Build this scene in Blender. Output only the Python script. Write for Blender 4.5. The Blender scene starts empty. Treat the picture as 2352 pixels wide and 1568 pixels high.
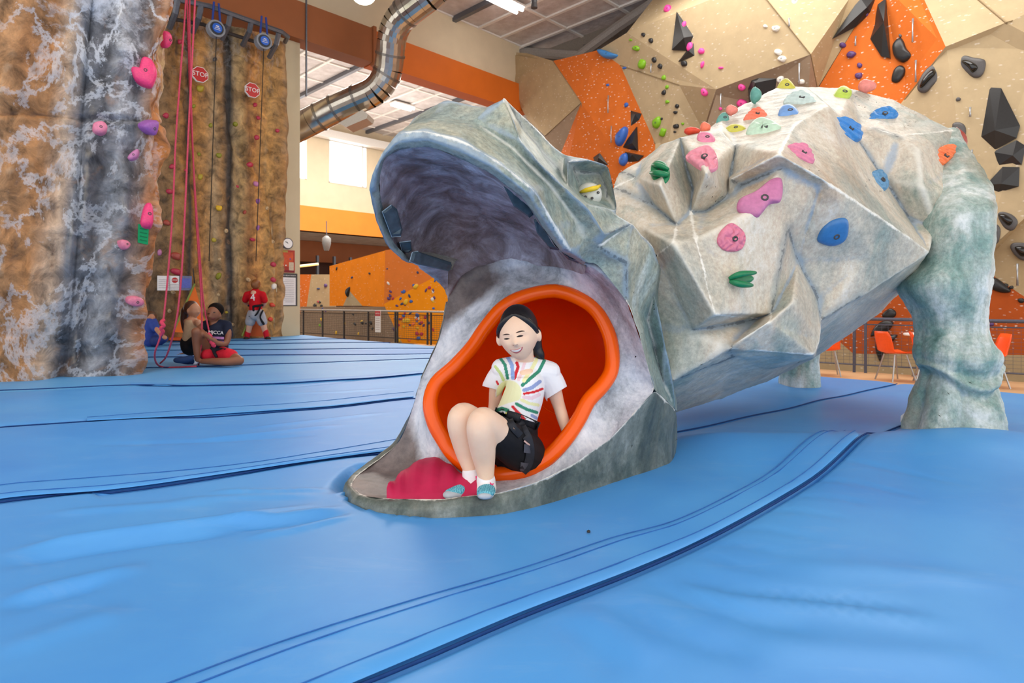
import bpy, bmesh, math, random
import numpy as np
from mathutils import Vector, Matrix, noise
from mathutils.bvhtree import BVHTree
random.seed(7)
SC = bpy.context.scene
COL = SC.collection
# ------------------------------------------------------------------ camera
H, F, CX, HY = 0.87, 1400.0, 1176.0, 690.0
cam = bpy.data.cameras.new('camera'); camo = bpy.data.objects.new('camera', cam); COL.objects.link(camo)
camo.location = (0, 0, H); camo.rotation_euler = (math.pi/2, 0, 0)
cam.sensor_width = 36; cam.lens = F/2352*36; cam.shift_y = (HY-784)/2352
cam.clip_start = 0.05; cam.clip_end = 200
cam.dof.use_dof = True; cam.dof.focus_distance = 2.9; cam.dof.aperture_fstop = 5.0
SC.camera = camo
# ------------------------------------------------------------------ light
SC.view_settings.view_transform = 'Standard'; SC.view_settings.look = 'None'
SC.view_settings.gamma = 1; SC.view_settings.use_curve_mapping = False
SC.view_settings.exposure = 0.36
w = bpy.data.worlds.new('daylight'); SC.world = w; w.use_nodes = True
w.node_tree.nodes['Background'].inputs[0].default_value = (1.0, 0.985, 0.96, 1)
w.node_tree.nodes['Background'].inputs[1].default_value = 1.42
def area(name, loc, rot, sx, sy, power, col=(1, 1, 1)):
    l = bpy.data.lights.new(name, 'AREA'); l.shape = 'RECTANGLE'; l.size = sx; l.size_y = sy; l.energy = power; l.color = col
    o = bpy.data.objects.new(name, l); COL.objects.link(o); o.location = loc; o.rotation_euler = rot
    return o
area('added_fill_over_mats', (-1.5, 3.5, 9.0), (0, 0, math.radians(45)), 7, 7, 150, (1, 0.98, 0.95))  # unseen area light added under the closed roof to brighten the mats
area('added_fill_far_hall', (-4.5, 24.0, 9.0), (0, 0, math.radians(45)), 9, 6, 1500, (1, 0.97, 0.92))  # added overhead fill for the far hall, the roof has no opening here
area('added_roof_fill_far_hall', (-5.5, 25.0, 5.2), (math.pi, 0, math.radians(45)), 9, 5, 300, (1, 0.97, 0.94))  # added upward fill without a fixture, brightens the far hall roof
area('added_fill_boulder_hall', (5.5, 11.0, 9.0), (0, 0, math.radians(45)), 4, 9, 560, (1, 0.97, 0.92))  # unseen overhead light added in front of the boulder wall
# ------------------------------------------------------------------ helpers
def P(px, py, Y): return Vector(((px-CX)/F*Y, Y, H+(HY-py)/F*Y))
def G(px, py, z=0.0):
    Y = (H-z)*F/(py-HY); return Vector(((px-CX)/F*Y, Y, z))
def R(px, py): return Vector(((px-CX)/F, 1.0, (HY-py)/F))
CAM = Vector((0, 0, H))
def on_plane(px, py, p0, n):
    d = R(px, py); t = (p0-CAM).dot(n)/d.dot(n); return CAM+d*t
def lin(c): return c/12.92 if c <= 0.04045 else ((c+0.055)/1.055)**2.4
def hx(s):
    s = s.lstrip('#'); return tuple(lin(int(s[i:i+2], 16)/255) for i in (0, 2, 4))+(1.0,)
def link_mesh(name, me, mats, parent=None, smooth=True):
    if not isinstance(mats, (list, tuple)): mats = [mats]
    for m in mats:
        if m: me.materials.append(m)
    if smooth: me.polygons.foreach_set('use_smooth', [True]*len(me.polygons))
    o = bpy.data.objects.new(name, me); COL.objects.link(o)
    if parent:
        o.parent = parent
        o.matrix_parent_inverse = parent.matrix_basis.inverted()
    return o
def mk(name, verts, faces, mats, parent=None, smooth=False, fix=True):
    me = bpy.data.meshes.new(name)
    me.from_pydata([tuple(v) for v in verts], [], [list(f) for f in faces]); 
    if fix:
        bm = bmesh.new(); bm.from_mesh(me); bmesh.ops.recalc_face_normals(bm, faces=bm.faces); bm.to_mesh(me); bm.free()
    me.update()
    return link_mesh(name, me, mats, parent, smooth)
def bm_obj(name, bm, mats, parent=None, smooth=False):
    me = bpy.data.meshes.new(name); bm.to_mesh(me); bm.free()
    return link_mesh(name, me, mats, parent, smooth)
def thing(name, label, cat, loc=(0, 0, 0), group=None):
    o = bpy.data.objects.new(name, None); COL.objects.link(o); o.location = loc; o.empty_display_size = 0.1
    return tag(o, label, cat, group)
def tag(o, label=None, cat=None, group=None, kind=None):
    if label: o['label'] = label
    if cat: o['category'] = cat
    if group: o['group'] = group
    if kind: o['kind'] = kind
    return o
def struct(o, label=None, cat=None): 
    o['kind'] = 'structure'
    if label: o['label'] = label
    if cat: o['category'] = cat
    return o
class MB:                                    # collects simple shapes into one mesh
    def __init__(s): s.v = []; s.f = []
    def add(s, vs, fs):
        n = len(s.v); s.v += [Vector(v) for v in vs]; s.f += [[i+n for i in f] for f in fs]; return s
    def box(s, c, d, rot=None):
        hx_, hy, hz = d[0]/2, d[1]/2, d[2]/2
        vs = [Vector((x, y, z)) for z in (-hz, hz) for y in (-hy, hy) for x in (-hx_, hx_)]
        if rot: vs = [rot @ v for v in vs]
        return s.add([v+Vector(c) for v in vs], [(0, 2, 3, 1), (4, 5, 7, 6), (0, 1, 5, 4), (2, 6, 7, 3), (0, 4, 6, 2), (1, 3, 7, 5)])
    def tube(s, pts, r, n=8, cap=True, closed=False):
        vs, fs = sweep(pts, r, n, cap, closed); return s.add(vs, fs)
    def quad(s, a, b, c, d): return s.add([a, b, c, d], [(0, 1, 2, 3)])
    def prism(s, poly, off):
        n = len(poly); off = Vector(off)
        return s.add([Vector(p) for p in poly]+[Vector(p)+off for p in poly],
                     [list(range(n)), list(range(2*n-1, n-1, -1))]+[(i, (i+1) % n, n+(i+1) % n, n+i) for i in range(n)])
    def make(s, name, mats, parent=None, smooth=False): return mk(name, s.v, s.f, mats, parent, smooth)
def sweep(pts, r, n=8, cap=True, closed=False, flat=None):
    pts = [Vector(p) for p in pts]; m = len(pts)
    rs = r if isinstance(r, list) else [r]*m
    vs = []; fs = []; up = None
    for i, p in enumerate(pts):
        if closed: t = (pts[(i+1) % m]-pts[i-1])
        else: t = pts[min(i+1, m-1)]-pts[max(i-1, 0)]
        t.normalize()
        if up is None:
            up = Vector((0, 0, 1)) if abs(t.z) < 0.9 else Vector((1, 0, 0))
        x = t.cross(up); x.normalize(); up = x.cross(t)
        ra = rs[i]
        ra, rb = ra if isinstance(ra, tuple) else (ra, ra)
        for k in range(n):
            a = 2*math.pi*k/n; vs.append(p+x*math.cos(a)*ra+up*math.sin(a)*rb)
    for i in range(m if closed else m-1):
        j = (i+1) % m
        for k in range(n): fs.append((i*n+k, i*n+(k+1) % n, j*n+(k+1) % n, j*n+k))
    if cap and not closed:
        fs.append(tuple(range(n-1, -1, -1))); fs.append(tuple(range((m-1)*n, m*n)))
    return vs, fs
def cr(pts, n=8, closed=False):              # catmull-rom resample
    p = [np.array(q, float) for q in pts]; m = len(p); out = []
    for i in range(m if closed else m-1):
        if closed: a, b, c, d = p[i-1], p[i], p[(i+1) % m], p[(i+2) % m]
        else: a, b, c, d = p[max(i-1, 0)], p[i], p[i+1], p[min(i+2, m-1)]
        for k in range(n):
            t = k/n; out.append(0.5*((2*b)+(-a+c)*t+(2*a-5*b+4*c-d)*t*t+(-a+3*b-3*c+d)*t**3))
    if not closed: out.append(p[-1])
    return out
def sst(a, b, x):
    t = min(1, max(0, (x-a)/(b-a))); return t*t*(3-2*t)
def lofted(rows, closed=False):
    n = len(rows[0]); vs = [v for r in rows for v in r]; fs = []
    for j in range(len(rows)-1):
        for i in range(n if closed else n-1):
            k = (i+1) % n; fs.append((j*n+i, j*n+k, (j+1)*n+k, (j+1)*n+i))
    return vs, fs
def dense(verts, faces, maxlen=0.03, iters=4, sharp=(), amp=0.004, nscale=9.0, lam=0.5, white=(), glaze=(), ww=0.02, gw=0.045):
    """facets -> fine mesh with softly rounded edges; sharp: polylines of vertex indices kept crisp"""
    bm = bmesh.new(); vs = [bm.verts.new(v) for v in verts]
    for f in faces:
        try: bm.faces.new([vs[i] for i in f])
        except ValueError: pass
    bmesh.ops.triangulate(bm, faces=bm.faces[:])
    for _ in range(9):
        es = [e for e in bm.edges if e.calc_length() > maxlen]
        if not es: break
        bmesh.ops.subdivide_edges(bm, edges=es, cuts=1)
        bmesh.ops.triangulate(bm, faces=[f for f in bm.faces if len(f.verts) > 3])
    bmesh.ops.remove_doubles(bm, verts=bm.verts[:], dist=0.0005)
    bmesh.ops.delete(bm, geom=[v for v in bm.verts if not v.link_faces], context='VERTS')
    bmesh.ops.recalc_face_normals(bm, faces=bm.faces[:])
    bm.verts.index_update(); bm.verts.ensure_lookup_table()
    X = np.array([v.co[:] for v in bm.verts]); E = np.array([(e.verts[0].index, e.verts[1].index) for e in bm.edges])
    bd = np.zeros(len(X), bool)
    for e in bm.edges:
        if e.is_boundary: bd[e.verts[0].index] = bd[e.verts[1].index] = True
    sh = np.zeros(len(X), bool)
    for pl in sharp:
        for a, b in zip(pl[:-1], pl[1:]):
            A = np.array(verts[a][:]); B = np.array(verts[b][:]); d = B-A; L = d@d
            t = np.clip(((X-A)@d)/L, 0, 1); sh |= (np.linalg.norm(X-(A+t[:, None]*d), axis=1) < 1e-4)
    def near_lines(pls, wd):
        q = np.zeros(len(X))
        for pl in pls:
            for a, b in zip(pl[:-1], pl[1:]):
                A = np.array(verts[a][:]); B = np.array(verts[b][:]); d = B-A; L = max(1e-9, d@d)
                t = np.clip(((X-A)@d)/L, 0, 1); q = np.maximum(q, np.exp(-(np.linalg.norm(X-(A+t[:, None]*d), axis=1)/wd)**2))
        return q
    WL, GL = near_lines(white, ww), near_lines(glaze, gw)
    special = sh | bd
    m = special[E[:, 0]] & special[E[:, 1]]
    Es = E[m]
    def lap(Ex, cnt_only=False):
        S = np.zeros_like(X); c = np.zeros(len(X))
        np.add.at(S, Ex[:, 0], X[Ex[:, 1]]); np.add.at(S, Ex[:, 1], X[Ex[:, 0]])
        np.add.at(c, Ex[:, 0], 1); np.add.at(c, Ex[:, 1], 1)
        return S/np.maximum(c, 1)[:, None], c
    for _ in range(iters):
        A, c = lap(E); B, cs = lap(Es) if len(Es) else (X, np.zeros(len(X)))
        Y = X+lam*(A-X)
        sp = special & (cs == 2); Y[sp] = (X+lam*(B-X))[sp]
        hold = special & (cs != 2); Y[hold] = (X+0.12*(A-X))[hold]
        X = Y
    for v, c in zip(bm.verts, X): v.co = c
    bm.normal_update()
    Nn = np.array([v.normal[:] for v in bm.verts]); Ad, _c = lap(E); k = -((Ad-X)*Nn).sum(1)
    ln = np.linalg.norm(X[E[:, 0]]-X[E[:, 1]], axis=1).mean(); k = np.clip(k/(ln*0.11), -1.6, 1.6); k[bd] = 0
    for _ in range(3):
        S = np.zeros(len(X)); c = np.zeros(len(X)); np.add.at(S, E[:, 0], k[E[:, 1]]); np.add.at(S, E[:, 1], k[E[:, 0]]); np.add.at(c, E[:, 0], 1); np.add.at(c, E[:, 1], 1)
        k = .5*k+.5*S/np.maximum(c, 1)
    lay = bm.verts.layers.float.new('edge')
    l2 = bm.verts.layers.float.new('rub'); l3 = bm.verts.layers.float.new('glaze')
    lay = bm.verts.layers.float['edge']
    for i, v in enumerate(bm.verts): v[lay] = float(k[i]); v[l2] = float(WL[i]); v[l3] = float(GL[i])
    if amp:
        for v in bm.verts:
            q = v.co*nscale
            v.co += v.normal*amp*(noise.noise(q)+0.5*noise.noise(q*2.3)+0.3*noise.noise(q*5.1))
    return bm
# ------------------------------------------------------------------ materials
class NT:
    def __init__(s, name, rough=0.5, spec=0.4):
        s.m = bpy.data.materials.new(name); s.m.use_nodes = True; s.t = s.m.node_tree; s.b = s.t.nodes['Principled BSDF']
        s.b.inputs['Roughness'].default_value = rough; s.b.inputs['Specular IOR Level'].default_value = spec
    def n(s, ty, **kw):
        x = s.t.nodes.new(ty)
        for k, v in kw.items():
            if k.startswith('i_'): x.inputs[k[2:].replace('_', ' ')].default_value = v
            else: setattr(x, k, v)
        return x
    def l(s, a, b): s.t.links.new(a, b); return s
    def coords(s, scale=(1, 1, 1), rot=(0, 0, 0), src='Object'):
        tc = s.n('ShaderNodeTexCoord'); mp = s.n('ShaderNodeMapping'); s.l(tc.outputs[src], mp.inputs[0])
        mp.inputs['Scale'].default_value = scale; mp.inputs['Rotation'].default_value = rot; return mp.outputs[0]
    def noise(s, vec, scale, detail=4, rough=0.55, dist=0.0):
        x = s.n('ShaderNodeTexNoise'); s.l(vec, x.inputs['Vector']); x.inputs['Scale'].default_value = scale
        x.inputs['Detail'].default_value = detail; x.inputs['Roughness'].default_value = rough; x.inputs['Distortion'].default_value = dist
        return x.outputs['Fac']
    def ramp(s, fac, stops, interp='LINEAR'):
        x = s.n('ShaderNodeValToRGB'); s.l(fac, x.inputs[0]); x.color_ramp.interpolation = interp; el = x.color_ramp.elements
        el[0].position, el[0].color = stops[0]; el[1].position, el[1].color = stops[-1]
        for p, c in stops[1:-1]:
            e = el.new(p); e.color = c
        return x.outputs[0]
    def mix(s, fac, a, b, mode='MIX'):
        x = s.n('ShaderNodeMix', data_type='RGBA', blend_type=mode)
        for sock, val in ((x.inputs['Factor'], fac), (x.inputs[6], a), (x.inputs[7], b)):
            if hasattr(val, 'is_linked'): s.l(val, sock)
            else: sock.default_value = val
        return x.outputs[2]
    def math(s, op, a, b=0.5, clamp=False):
        x = s.n('ShaderNodeMath', operation=op, use_clamp=clamp)
        for sock, val in zip(x.inputs, (a, b)):
            if hasattr(val, 'is_linked'): s.l(val, sock)
            else: sock.default_value = val
        return x.outputs[0]
    def bump(s, h, strength=0.3, dist=0.02):
        x = s.n('ShaderNodeBump'); s.l(h, x.inputs['Height']); x.inputs['Strength'].default_value = strength; x.inputs['Distance'].default_value = dist
        s.l(x.outputs[0], s.b.inputs['Normal']); return s
    def col(s, c):
        if hasattr(c, 'is_linked'): s.l(c, s.b.inputs['Base Color'])
        else: s.b.inputs['Base Color'].default_value = c
        return s
W4 = lambda v: (v, v, v, 1)
MATC = {}
def plain(hexcol, rough=0.5, spec=0.4, var=0.12, metal=0.0, scale=30, name=None, coat=0.0):
    key = (hexcol, rough, spec, var, metal, coat)
    if key in MATC: return MATC[key]
    t = NT(name or 'paint_'+hexcol.strip('#'), rough, spec); c = hx(hexcol)
    f = t.noise(t.coords(), scale, 3)
    lo = tuple(x*(1-var) for x in c[:3])+(1,); hi = tuple(min(1, x*(1+var)) for x in c[:3])+(1,)
    t.col(t.ramp(f, [(0.3, lo), (0.7, hi)])); t.b.inputs['Metallic'].default_value = metal; t.b.inputs['Coat Weight'].default_value = coat
    MATC[key] = t.m; return t.m
def emit(name, col, strength):
    t = NT(name); t.b.inputs['Base Color'].default_value = W4(0.8); t.b.inputs['Emission Color'].default_value = col
    t.b.inputs['Emission Strength'].default_value = strength; return t.m
def m_patina(name, cols, scale=2.6, rough=0.4, stain=0.5, teal='#6f938c', warm='#b08f70', dark='#3c4147', grain=0.3, ek=1.0):
    """painted concrete: cloudy washes, run-down streaks, rubbed pale ridges, dark and blue glaze in the hollows"""
    t = NT(name, rough, 0.45); v = t.coords((1, 1, 0.6))
    a = t.noise(v, scale, 7, 0.66, 0.5)
    c = t.ramp(a, [(0.3, cols[0]), (0.43, cols[1]), (0.54, cols[2]), (0.68, cols[3])])
    tl = t.noise(t.coords((1, 1, 0.5), (0, 0, 1)), 1.7, 6, 0.62, 0.6)
    c = t.mix(t.math('MULTIPLY', t.ramp(tl, [(0.52, W4(0)), (0.68, W4(1))]), 0.8), c, hx(teal))
    wm = t.noise(t.coords((1, 1, 0.35), (0, 0, 2)), 2.1, 6, 0.62, 0.4)
    c = t.mix(t.math('MULTIPLY', t.ramp(wm, [(0.53, W4(0)), (0.7, W4(1))]), 0.55), c, hx(warm))
    b = t.noise(t.coords((1, 1, 0.1)), 9.0, 5, 0.62)
    c = t.mix(t.math('MULTIPLY', t.ramp(b, [(0.5, W4(0)), (0.75, W4(1))]), stain), c, cols[4])
    g = t.noise(t.coords(), 42, 8, 0.78)
    c = t.mix(grain, c, t.ramp(g, [(0.36, W4(0.1)), (0.64, W4(0.9))]), 'OVERLAY')
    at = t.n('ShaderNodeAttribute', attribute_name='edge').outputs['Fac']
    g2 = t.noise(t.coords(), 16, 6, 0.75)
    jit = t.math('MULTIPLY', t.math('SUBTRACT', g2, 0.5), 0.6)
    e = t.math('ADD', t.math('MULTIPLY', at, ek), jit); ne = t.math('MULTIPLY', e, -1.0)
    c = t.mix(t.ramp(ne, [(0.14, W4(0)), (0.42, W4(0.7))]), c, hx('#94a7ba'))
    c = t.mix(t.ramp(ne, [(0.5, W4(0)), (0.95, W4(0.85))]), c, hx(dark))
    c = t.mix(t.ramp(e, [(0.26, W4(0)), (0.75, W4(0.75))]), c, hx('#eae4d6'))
    bw = t.math('ADD', t.n('ShaderNodeAttribute', attribute_name='brown').outputs['Fac'], t.math('MULTIPLY', t.math('SUBTRACT', t.noise(t.coords(), 5, 6, .65), .5), 1.1))
    c = t.mix(t.ramp(bw, [(0.35, W4(0)), (0.85, W4(0.92))]), c, t.ramp(g2, [(.3, hx('#4d403d')), (.7, hx('#7d6c66'))]))
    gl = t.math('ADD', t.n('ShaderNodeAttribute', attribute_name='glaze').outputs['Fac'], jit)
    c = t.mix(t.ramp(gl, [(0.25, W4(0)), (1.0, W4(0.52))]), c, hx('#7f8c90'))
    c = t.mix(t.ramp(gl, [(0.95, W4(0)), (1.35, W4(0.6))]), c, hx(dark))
    ru = t.math('ADD', t.n('ShaderNodeAttribute', attribute_name='rub').outputs['Fac'], t.math('ADD', t.math('MULTIPLY', t.math('SUBTRACT', g, 0.5), 1.3), t.math('MULTIPLY', t.math('SUBTRACT', t.noise(t.coords(), 7, 4, .6), 0.55), 2.2)))
    c = t.mix(t.ramp(ru, [(0.45, W4(0)), (1.0, W4(0.9))]), c, hx('#f4efe4'))
    t.col(c); t.bump(t.mix(0.5, g2, g), 0.22, 0.012)
    return t.m
M = {}
M['beast'] = m_patina('painted_concrete', [hx('#9a9d93'), hx('#bdb5a5'), hx('#d4c6b2'), hx('#e4dacc'), hx('#a5ada6')], 1.9, ek=.8)
M['beast_head'] = m_patina('painted_concrete_head', [hx('#566866'), hx('#88948c'), hx('#aba893'), hx('#c6ccc4'), hx('#6a7d7a')], grain=.42, warm='#a89a80', teal='#6f8f90', ek=.7)
M['beast_leg'] = m_patina('painted_concrete_leg', [hx('#52726a'), hx('#84a098'), hx('#bcc4bc'), hx('#e2e6e6'), hx('#5c7f77')], 3.4, stain=.7, teal='#6a8f87', ek=.25)
M['throat'] = m_patina('painted_concrete_throat', [hx('#7a8089'), hx('#b4b9c2'), hx('#d3d6df'), hx('#eeeef4'), hx('#a8a4a8')], 5.0, stain=0.3, teal='#8d939c', warm='#8d7f80', ek=.15)
M['jaw'] = m_patina('painted_concrete_jaw', [hx('#3b4340'), hx('#566059'), hx('#767d76'), hx('#9aa09b'), hx('#414a47')], 3.5, teal='#4a5f59', warm='#7a7060', ek=.22)
M['jaw_in'] = m_patina('painted_concrete_jaw_inside', [hx('#4a3d3a'), hx('#64534e'), hx('#75655f'), hx('#8a7d78'), hx('#574945')], 4, teal='#6a5c58', warm='#5c4238', ek=.12)
def m_palate():
    t = NT('dark_purple_palate', 0.42, 0.4); v = t.coords((1, 1, 1), (0.3, 0.5, 0.2))
    a = t.noise(v, 6, 9, 0.7, 0.5)
    c = t.ramp(a, [(0.33, hx('#63534f')), (0.46, hx('#918286')), (0.56, hx('#b2a7ae')), (0.7, hx('#dcd5de'))])
    tc = t.n('ShaderNodeTexCoord'); sp = t.n('ShaderNodeSeparateXYZ'); t.l(tc.outputs['Object'], sp.inputs[0])
    z = t.math('ADD', sp.outputs[2], t.math('MULTIPLY', t.noise(v, 3, 4), 0.3))
    c = t.mix(t.ramp(z, [(0.0, W4(0)), (0.9, W4(0))]), c, hx('#8a6a66'))
    c = t.mix(t.math('MULTIPLY', t.ramp(t.noise(v, 2.2, 4, 0.6, 0.8), [(0.5, W4(0)), (0.68, W4(1))]), 0.55), c, hx('#7d625c'))
    t.col(c); t.bump(t.noise(v, 14, 6, 0.65, 1.0), 0.5, 0.02); return t.m
M['palate'] = m_palate()
M['tooth'] = plain('#3d4c55', 0.5, 0.4, 0.35, scale=18)
def m_vinyl(name, c1, c2, dust=0.5):
    t = NT(name, 0.42, 0.35); v = t.coords()
    a = t.noise(v, 1.3, 5, 0.6, 0.5)
    c = t.ramp(a, [(0.3, c1), (0.7, c2)])
    d = t.noise(t.coords((1.0, 3.0, 1)), 2.2, 6, 0.7, 0.8)
    c = t.mix(t.math('MULTIPLY', t.ramp(d, [(0.55, W4(0)), (0.8, W4(1))]), dust), c, hx('#9fc4ea'))
    t.col(c); t.bump(t.noise(v, 320, 2, 0.5), 0.06, 0.002); return t.m
M['mat'] = m_vinyl('blue_vinyl', hx('#4896e0'), hx('#56a4e6'), 0.22)
M['mat_b'] = m_vinyl('blue_vinyl_pale', hx('#569fe0'), hx('#64ade4'), 0.25)
M['mat_c'] = m_vinyl('blue_vinyl_deep', hx('#4291de'), hx('#509ee4'), 0.2)
M['stitch'] = plain('#2f64ab', 0.6, 0.2)
M['slide'] = plain('#ff5e00', 0.22, 0.35, 0.05, coat=0.0, scale=8)
M['slide_in'] = plain('#ff5206', 0.2, 0.5, 0.05, coat=0.2, scale=8)
M['cushion'] = plain('#c02450', 0.6, 0.25, 0.1, scale=12)
def m_wall(name, hexa, chalk=0.5, marks=9.0, var=0.1, ang=0.5):
    t = NT(name, 0.75, 0.2); c = hx(hexa); v = t.coords()
    f = t.noise(v, 3.0, 6, 0.65)
    cc = t.ramp(f, [(0.3, tuple(x*(1-var) for x in c[:3])+(1,)), (0.7, tuple(min(1, x*(1+var)) for x in c[:3])+(1,))])
    vo = t.n('ShaderNodeTexVoronoi', feature='F1'); t.l(t.coords((0.8, 0.8, 1.7), (0, ang, 0)), vo.inputs['Vector']); vo.inputs['Scale'].default_value = marks*0.8
    nn = t.noise(v, 22, 3, 0.6)
    dd = t.math('ADD', vo.outputs['Distance'], t.math('MULTIPLY', t.math('SUBTRACT', nn, 0.5), 0.5))
    k = t.ramp(dd, [(0.06, W4(1)), (0.22, W4(0))])
    cc = t.mix(t.math('MULTIPLY', k, chalk), cc, hx('#f2e9dd'))
    t.col(cc); return t.m
M['ply'] = m_wall('tan_ply', '#bba582', 0.42, 9, 0.07)
M['ply_b'] = m_wall('tan_ply_warm', '#b39a75', 0.35, 10, 0.08)
M['ply_d'] = m_wall('brown_ply', '#98816a', 0.3, 10, 0.08)
M['orange_wall'] = m_wall('orange_ply', '#cf6a27', 0.75, 11, 0.07)
M['orange_low'] = m_wall('rust_orange_ply', '#b4531f', 0.7, 13, 0.08, 0.15)
M['orange_far'] = m_wall('bright_orange_ply', '#f98d1c', 0.35, 9, 0.06)
M['orange_far2'] = m_wall('amber_orange_ply', '#fd9a12', 0.2, 9, 0.05)
M['orange_far3'] = m_wall('burnt_orange_ply', '#e07d35', 0.2, 9, 0.05)
M['plaster'] = plain('#d8c6a8', 0.85, 0.15, 0.04, scale=2)
M['plaster_b'] = plain('#c9b899', 0.85, 0.15, 0.04, scale=2)
M['beam_o'] = plain('#d2691d', 0.6, 0.3, 0.05, scale=1.5)
M['beam_b'] = plain('#9a5b35', 0.65, 0.3, 0.06, scale=1.5)
M['band_o'] = plain('#f08a32', 0.6, 0.3, 0.05, scale=1.5)
M['dark_soffit'] = plain('#5c3a26', 0.8, 0.2, 0.1)
M['steel'] = plain('#6d7078', 0.4, 0.5, 0.1, metal=0.6)
M['rail_dark'] = plain('#565968', 0.45, 0.4, 0.1, metal=0.3)
M['rail_black'] = plain('#3b3532', 0.5, 0.4, 0.1, metal=0.2)
M['galv'] = plain('#c4bcb0', 0.25, 0.5, 0.12, metal=0.95, scale=5)
M['black'] = plain('#232121', 0.35, 0.4, 0.15)
M['black_gloss'] = plain('#191716', 0.12, 0.6, 0.1)
M['grey_hold'] = plain('#4d4a4a', 0.6, 0.3, 0.1)
M['white'] = plain('#ece7df', 0.5, 0.3, 0.04)
M['floor_tan'] = plain('#d3a97d', 0.5, 0.4, 0.06, scale=4)
def m_roof():
    t = NT('white_roof_insulation', 0.6, 0.3); v = t.coords()
    f = t.noise(v, 2.5, 5, 0.6); t.col(t.ramp(f, [(0.3, hx('#bdb3ad')), (0.7, hx('#dcd6d2'))])); t.bump(t.noise(v, 5, 4), 0.6, 0.05); return t.m
M['roof'] = m_roof()
# ------------------------------------------------------------------ blue floor mats
def hump(x, y):
    wx = sst(0.75, 1.3, x)*(1-sst(2.7, 3.6, x))
    d = y-(3.62+0.02*math.sin(x*3)); s = 0.42 if d < 0 else 0.22
    z = 0.085*wx*math.exp(-(d/s)**2)
    d2 = math.hypot(x-3.0, y-4.0); z += 0.03*math.exp(-(d2/0.7)**2)
    return z
WR = []      # wrinkles: (polyline of ground points, amplitude, half width)
def wr(pts, amp, wd): WR.append((np.array([G(*p)[:2] for p in pts]), amp*1.15, wd*.85))
for pts, a, s in [([(0, 1275), (180, 1240), (360, 1215), (560, 1190), (740, 1160)], .022, .045), ([(0, 1300), (200, 1262), (380, 1236), (560, 1216)], -.02, .05),
        ([(0, 1385), (120, 1350), (240, 1322), (340, 1300)], .014, .05), ([(0, 1400), (140, 1364), (240, 1340)], -.012, .05),
        ([(480, 1128), (620, 1130), (760, 1125)], .012, .03), ([(500, 1200), (640, 1188), (790, 1165)], .014, .03), ([(520, 1215), (660, 1200), (800, 1178)], -.014, .03),
        ([(560, 1235), (680, 1215), (820, 1180)], .01, .03), ([(380, 1150), (560, 1142), (760, 1138)], .008, .04), ([(100, 1180), (300, 1165), (520, 1150)], .009, .05),
        ([(1530, 1310), (1660, 1350), (1900, 1375), (2150, 1410)], -.014, .045), ([(1540, 1330), (1700, 1375), (1950, 1402), (2200, 1440)], .012, .05),
        ([(1480, 1320), (1570, 1370), (1720, 1420), (1900, 1460)], -.011, .04), ([(1390, 1360), (1480, 1420), (1600, 1475), (1760, 1520)], -.01, .045),
        ([(1640, 1240), (1720, 1250), (1840, 1280)], -.007, .02), ([(1690, 1205), (1780, 1215), (1900, 1240)], -.007, .02), ([(1760, 1168), (1840, 1172), (1960, 1190)], -.007, .02),
        ([(1810, 1135), (1900, 1140), (2020, 1160)], -.007, .02), ([(1860, 1100), (1950, 1108), (2150, 1150)], -.007, .025), ([(1920, 1065), (2050, 1085), (2250, 1120)], -.007, .03),
        ([(1600, 1265), (1680, 1290), (1790, 1310)], -.007, .022), ([(1280, 1415), (1350, 1480), (1420, 1560)], -.009, .04), ([(1560, 1292), (1640, 1322), (1740, 1340)], -.008, .022),
        ([(1330, 1390), (1420, 1450), (1520, 1530)], .008, .04), ([(440, 1010), (620, 995), (800, 975)], .01, .05), ([(200, 1020), (500, 1012), (740, 1000)], -.008, .05),
        ([(560, 985), (700, 970), (900, 945)], .008, .04), ([(600, 905), (760, 900), (920, 890)], .006, .05), ([(640, 890), (760, 880), (900, 862)], -.006, .05),
        ([(0, 1500), (160, 1440), (300, 1400)], .01, .06), ([(1800, 1300), (2000, 1310), (2352, 1350)], .008, .07), ([(1700, 1480), (1950, 1500), (2352, 1530)], .008, .07)]: wr(pts, a, s)
def seg_dist(X, Y, pl):
    best = np.full(X.shape, 9.0); tpar = np.zeros(X.shape); n = len(pl)-1
    for i in range(n):
        a = pl[i]; d = pl[i+1]-a; L = d@d
        t = np.clip(((X-a[0])*d[0]+(Y-a[1])*d[1])/L, 0, 1); q = np.hypot(X-a[0]-t*d[0], Y-a[1]-t*d[1])
        m = q < best; best = np.where(m, q, best); tpar = np.where(m, (i+t)/n, tpar)
    return best, tpar
def zmat(x, y): return hump(x, y)+0.010*noise.noise(Vector((x*1.1, y*1.6, 3.0)))
HOLE = [tuple(P(*p)[:2]) for p in [(930, 1000, 3.25), (862, 1052, 3.18), (806, 1093, 3.0), (794, 1114, 2.82), (812, 1138, 2.64), (876, 1160, 2.53), (1000, 1164, 2.47), (1150, 1150, 2.51), (1236, 1140, 2.61), (1343, 1096, 2.82), (1432, 1062, 3.03), (1490, 1036, 3.2), (1525, 1000, 3.36), (1500, 960, 3.75), (1300, 940, 3.9), (1050, 940, 3.6)]]
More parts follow.
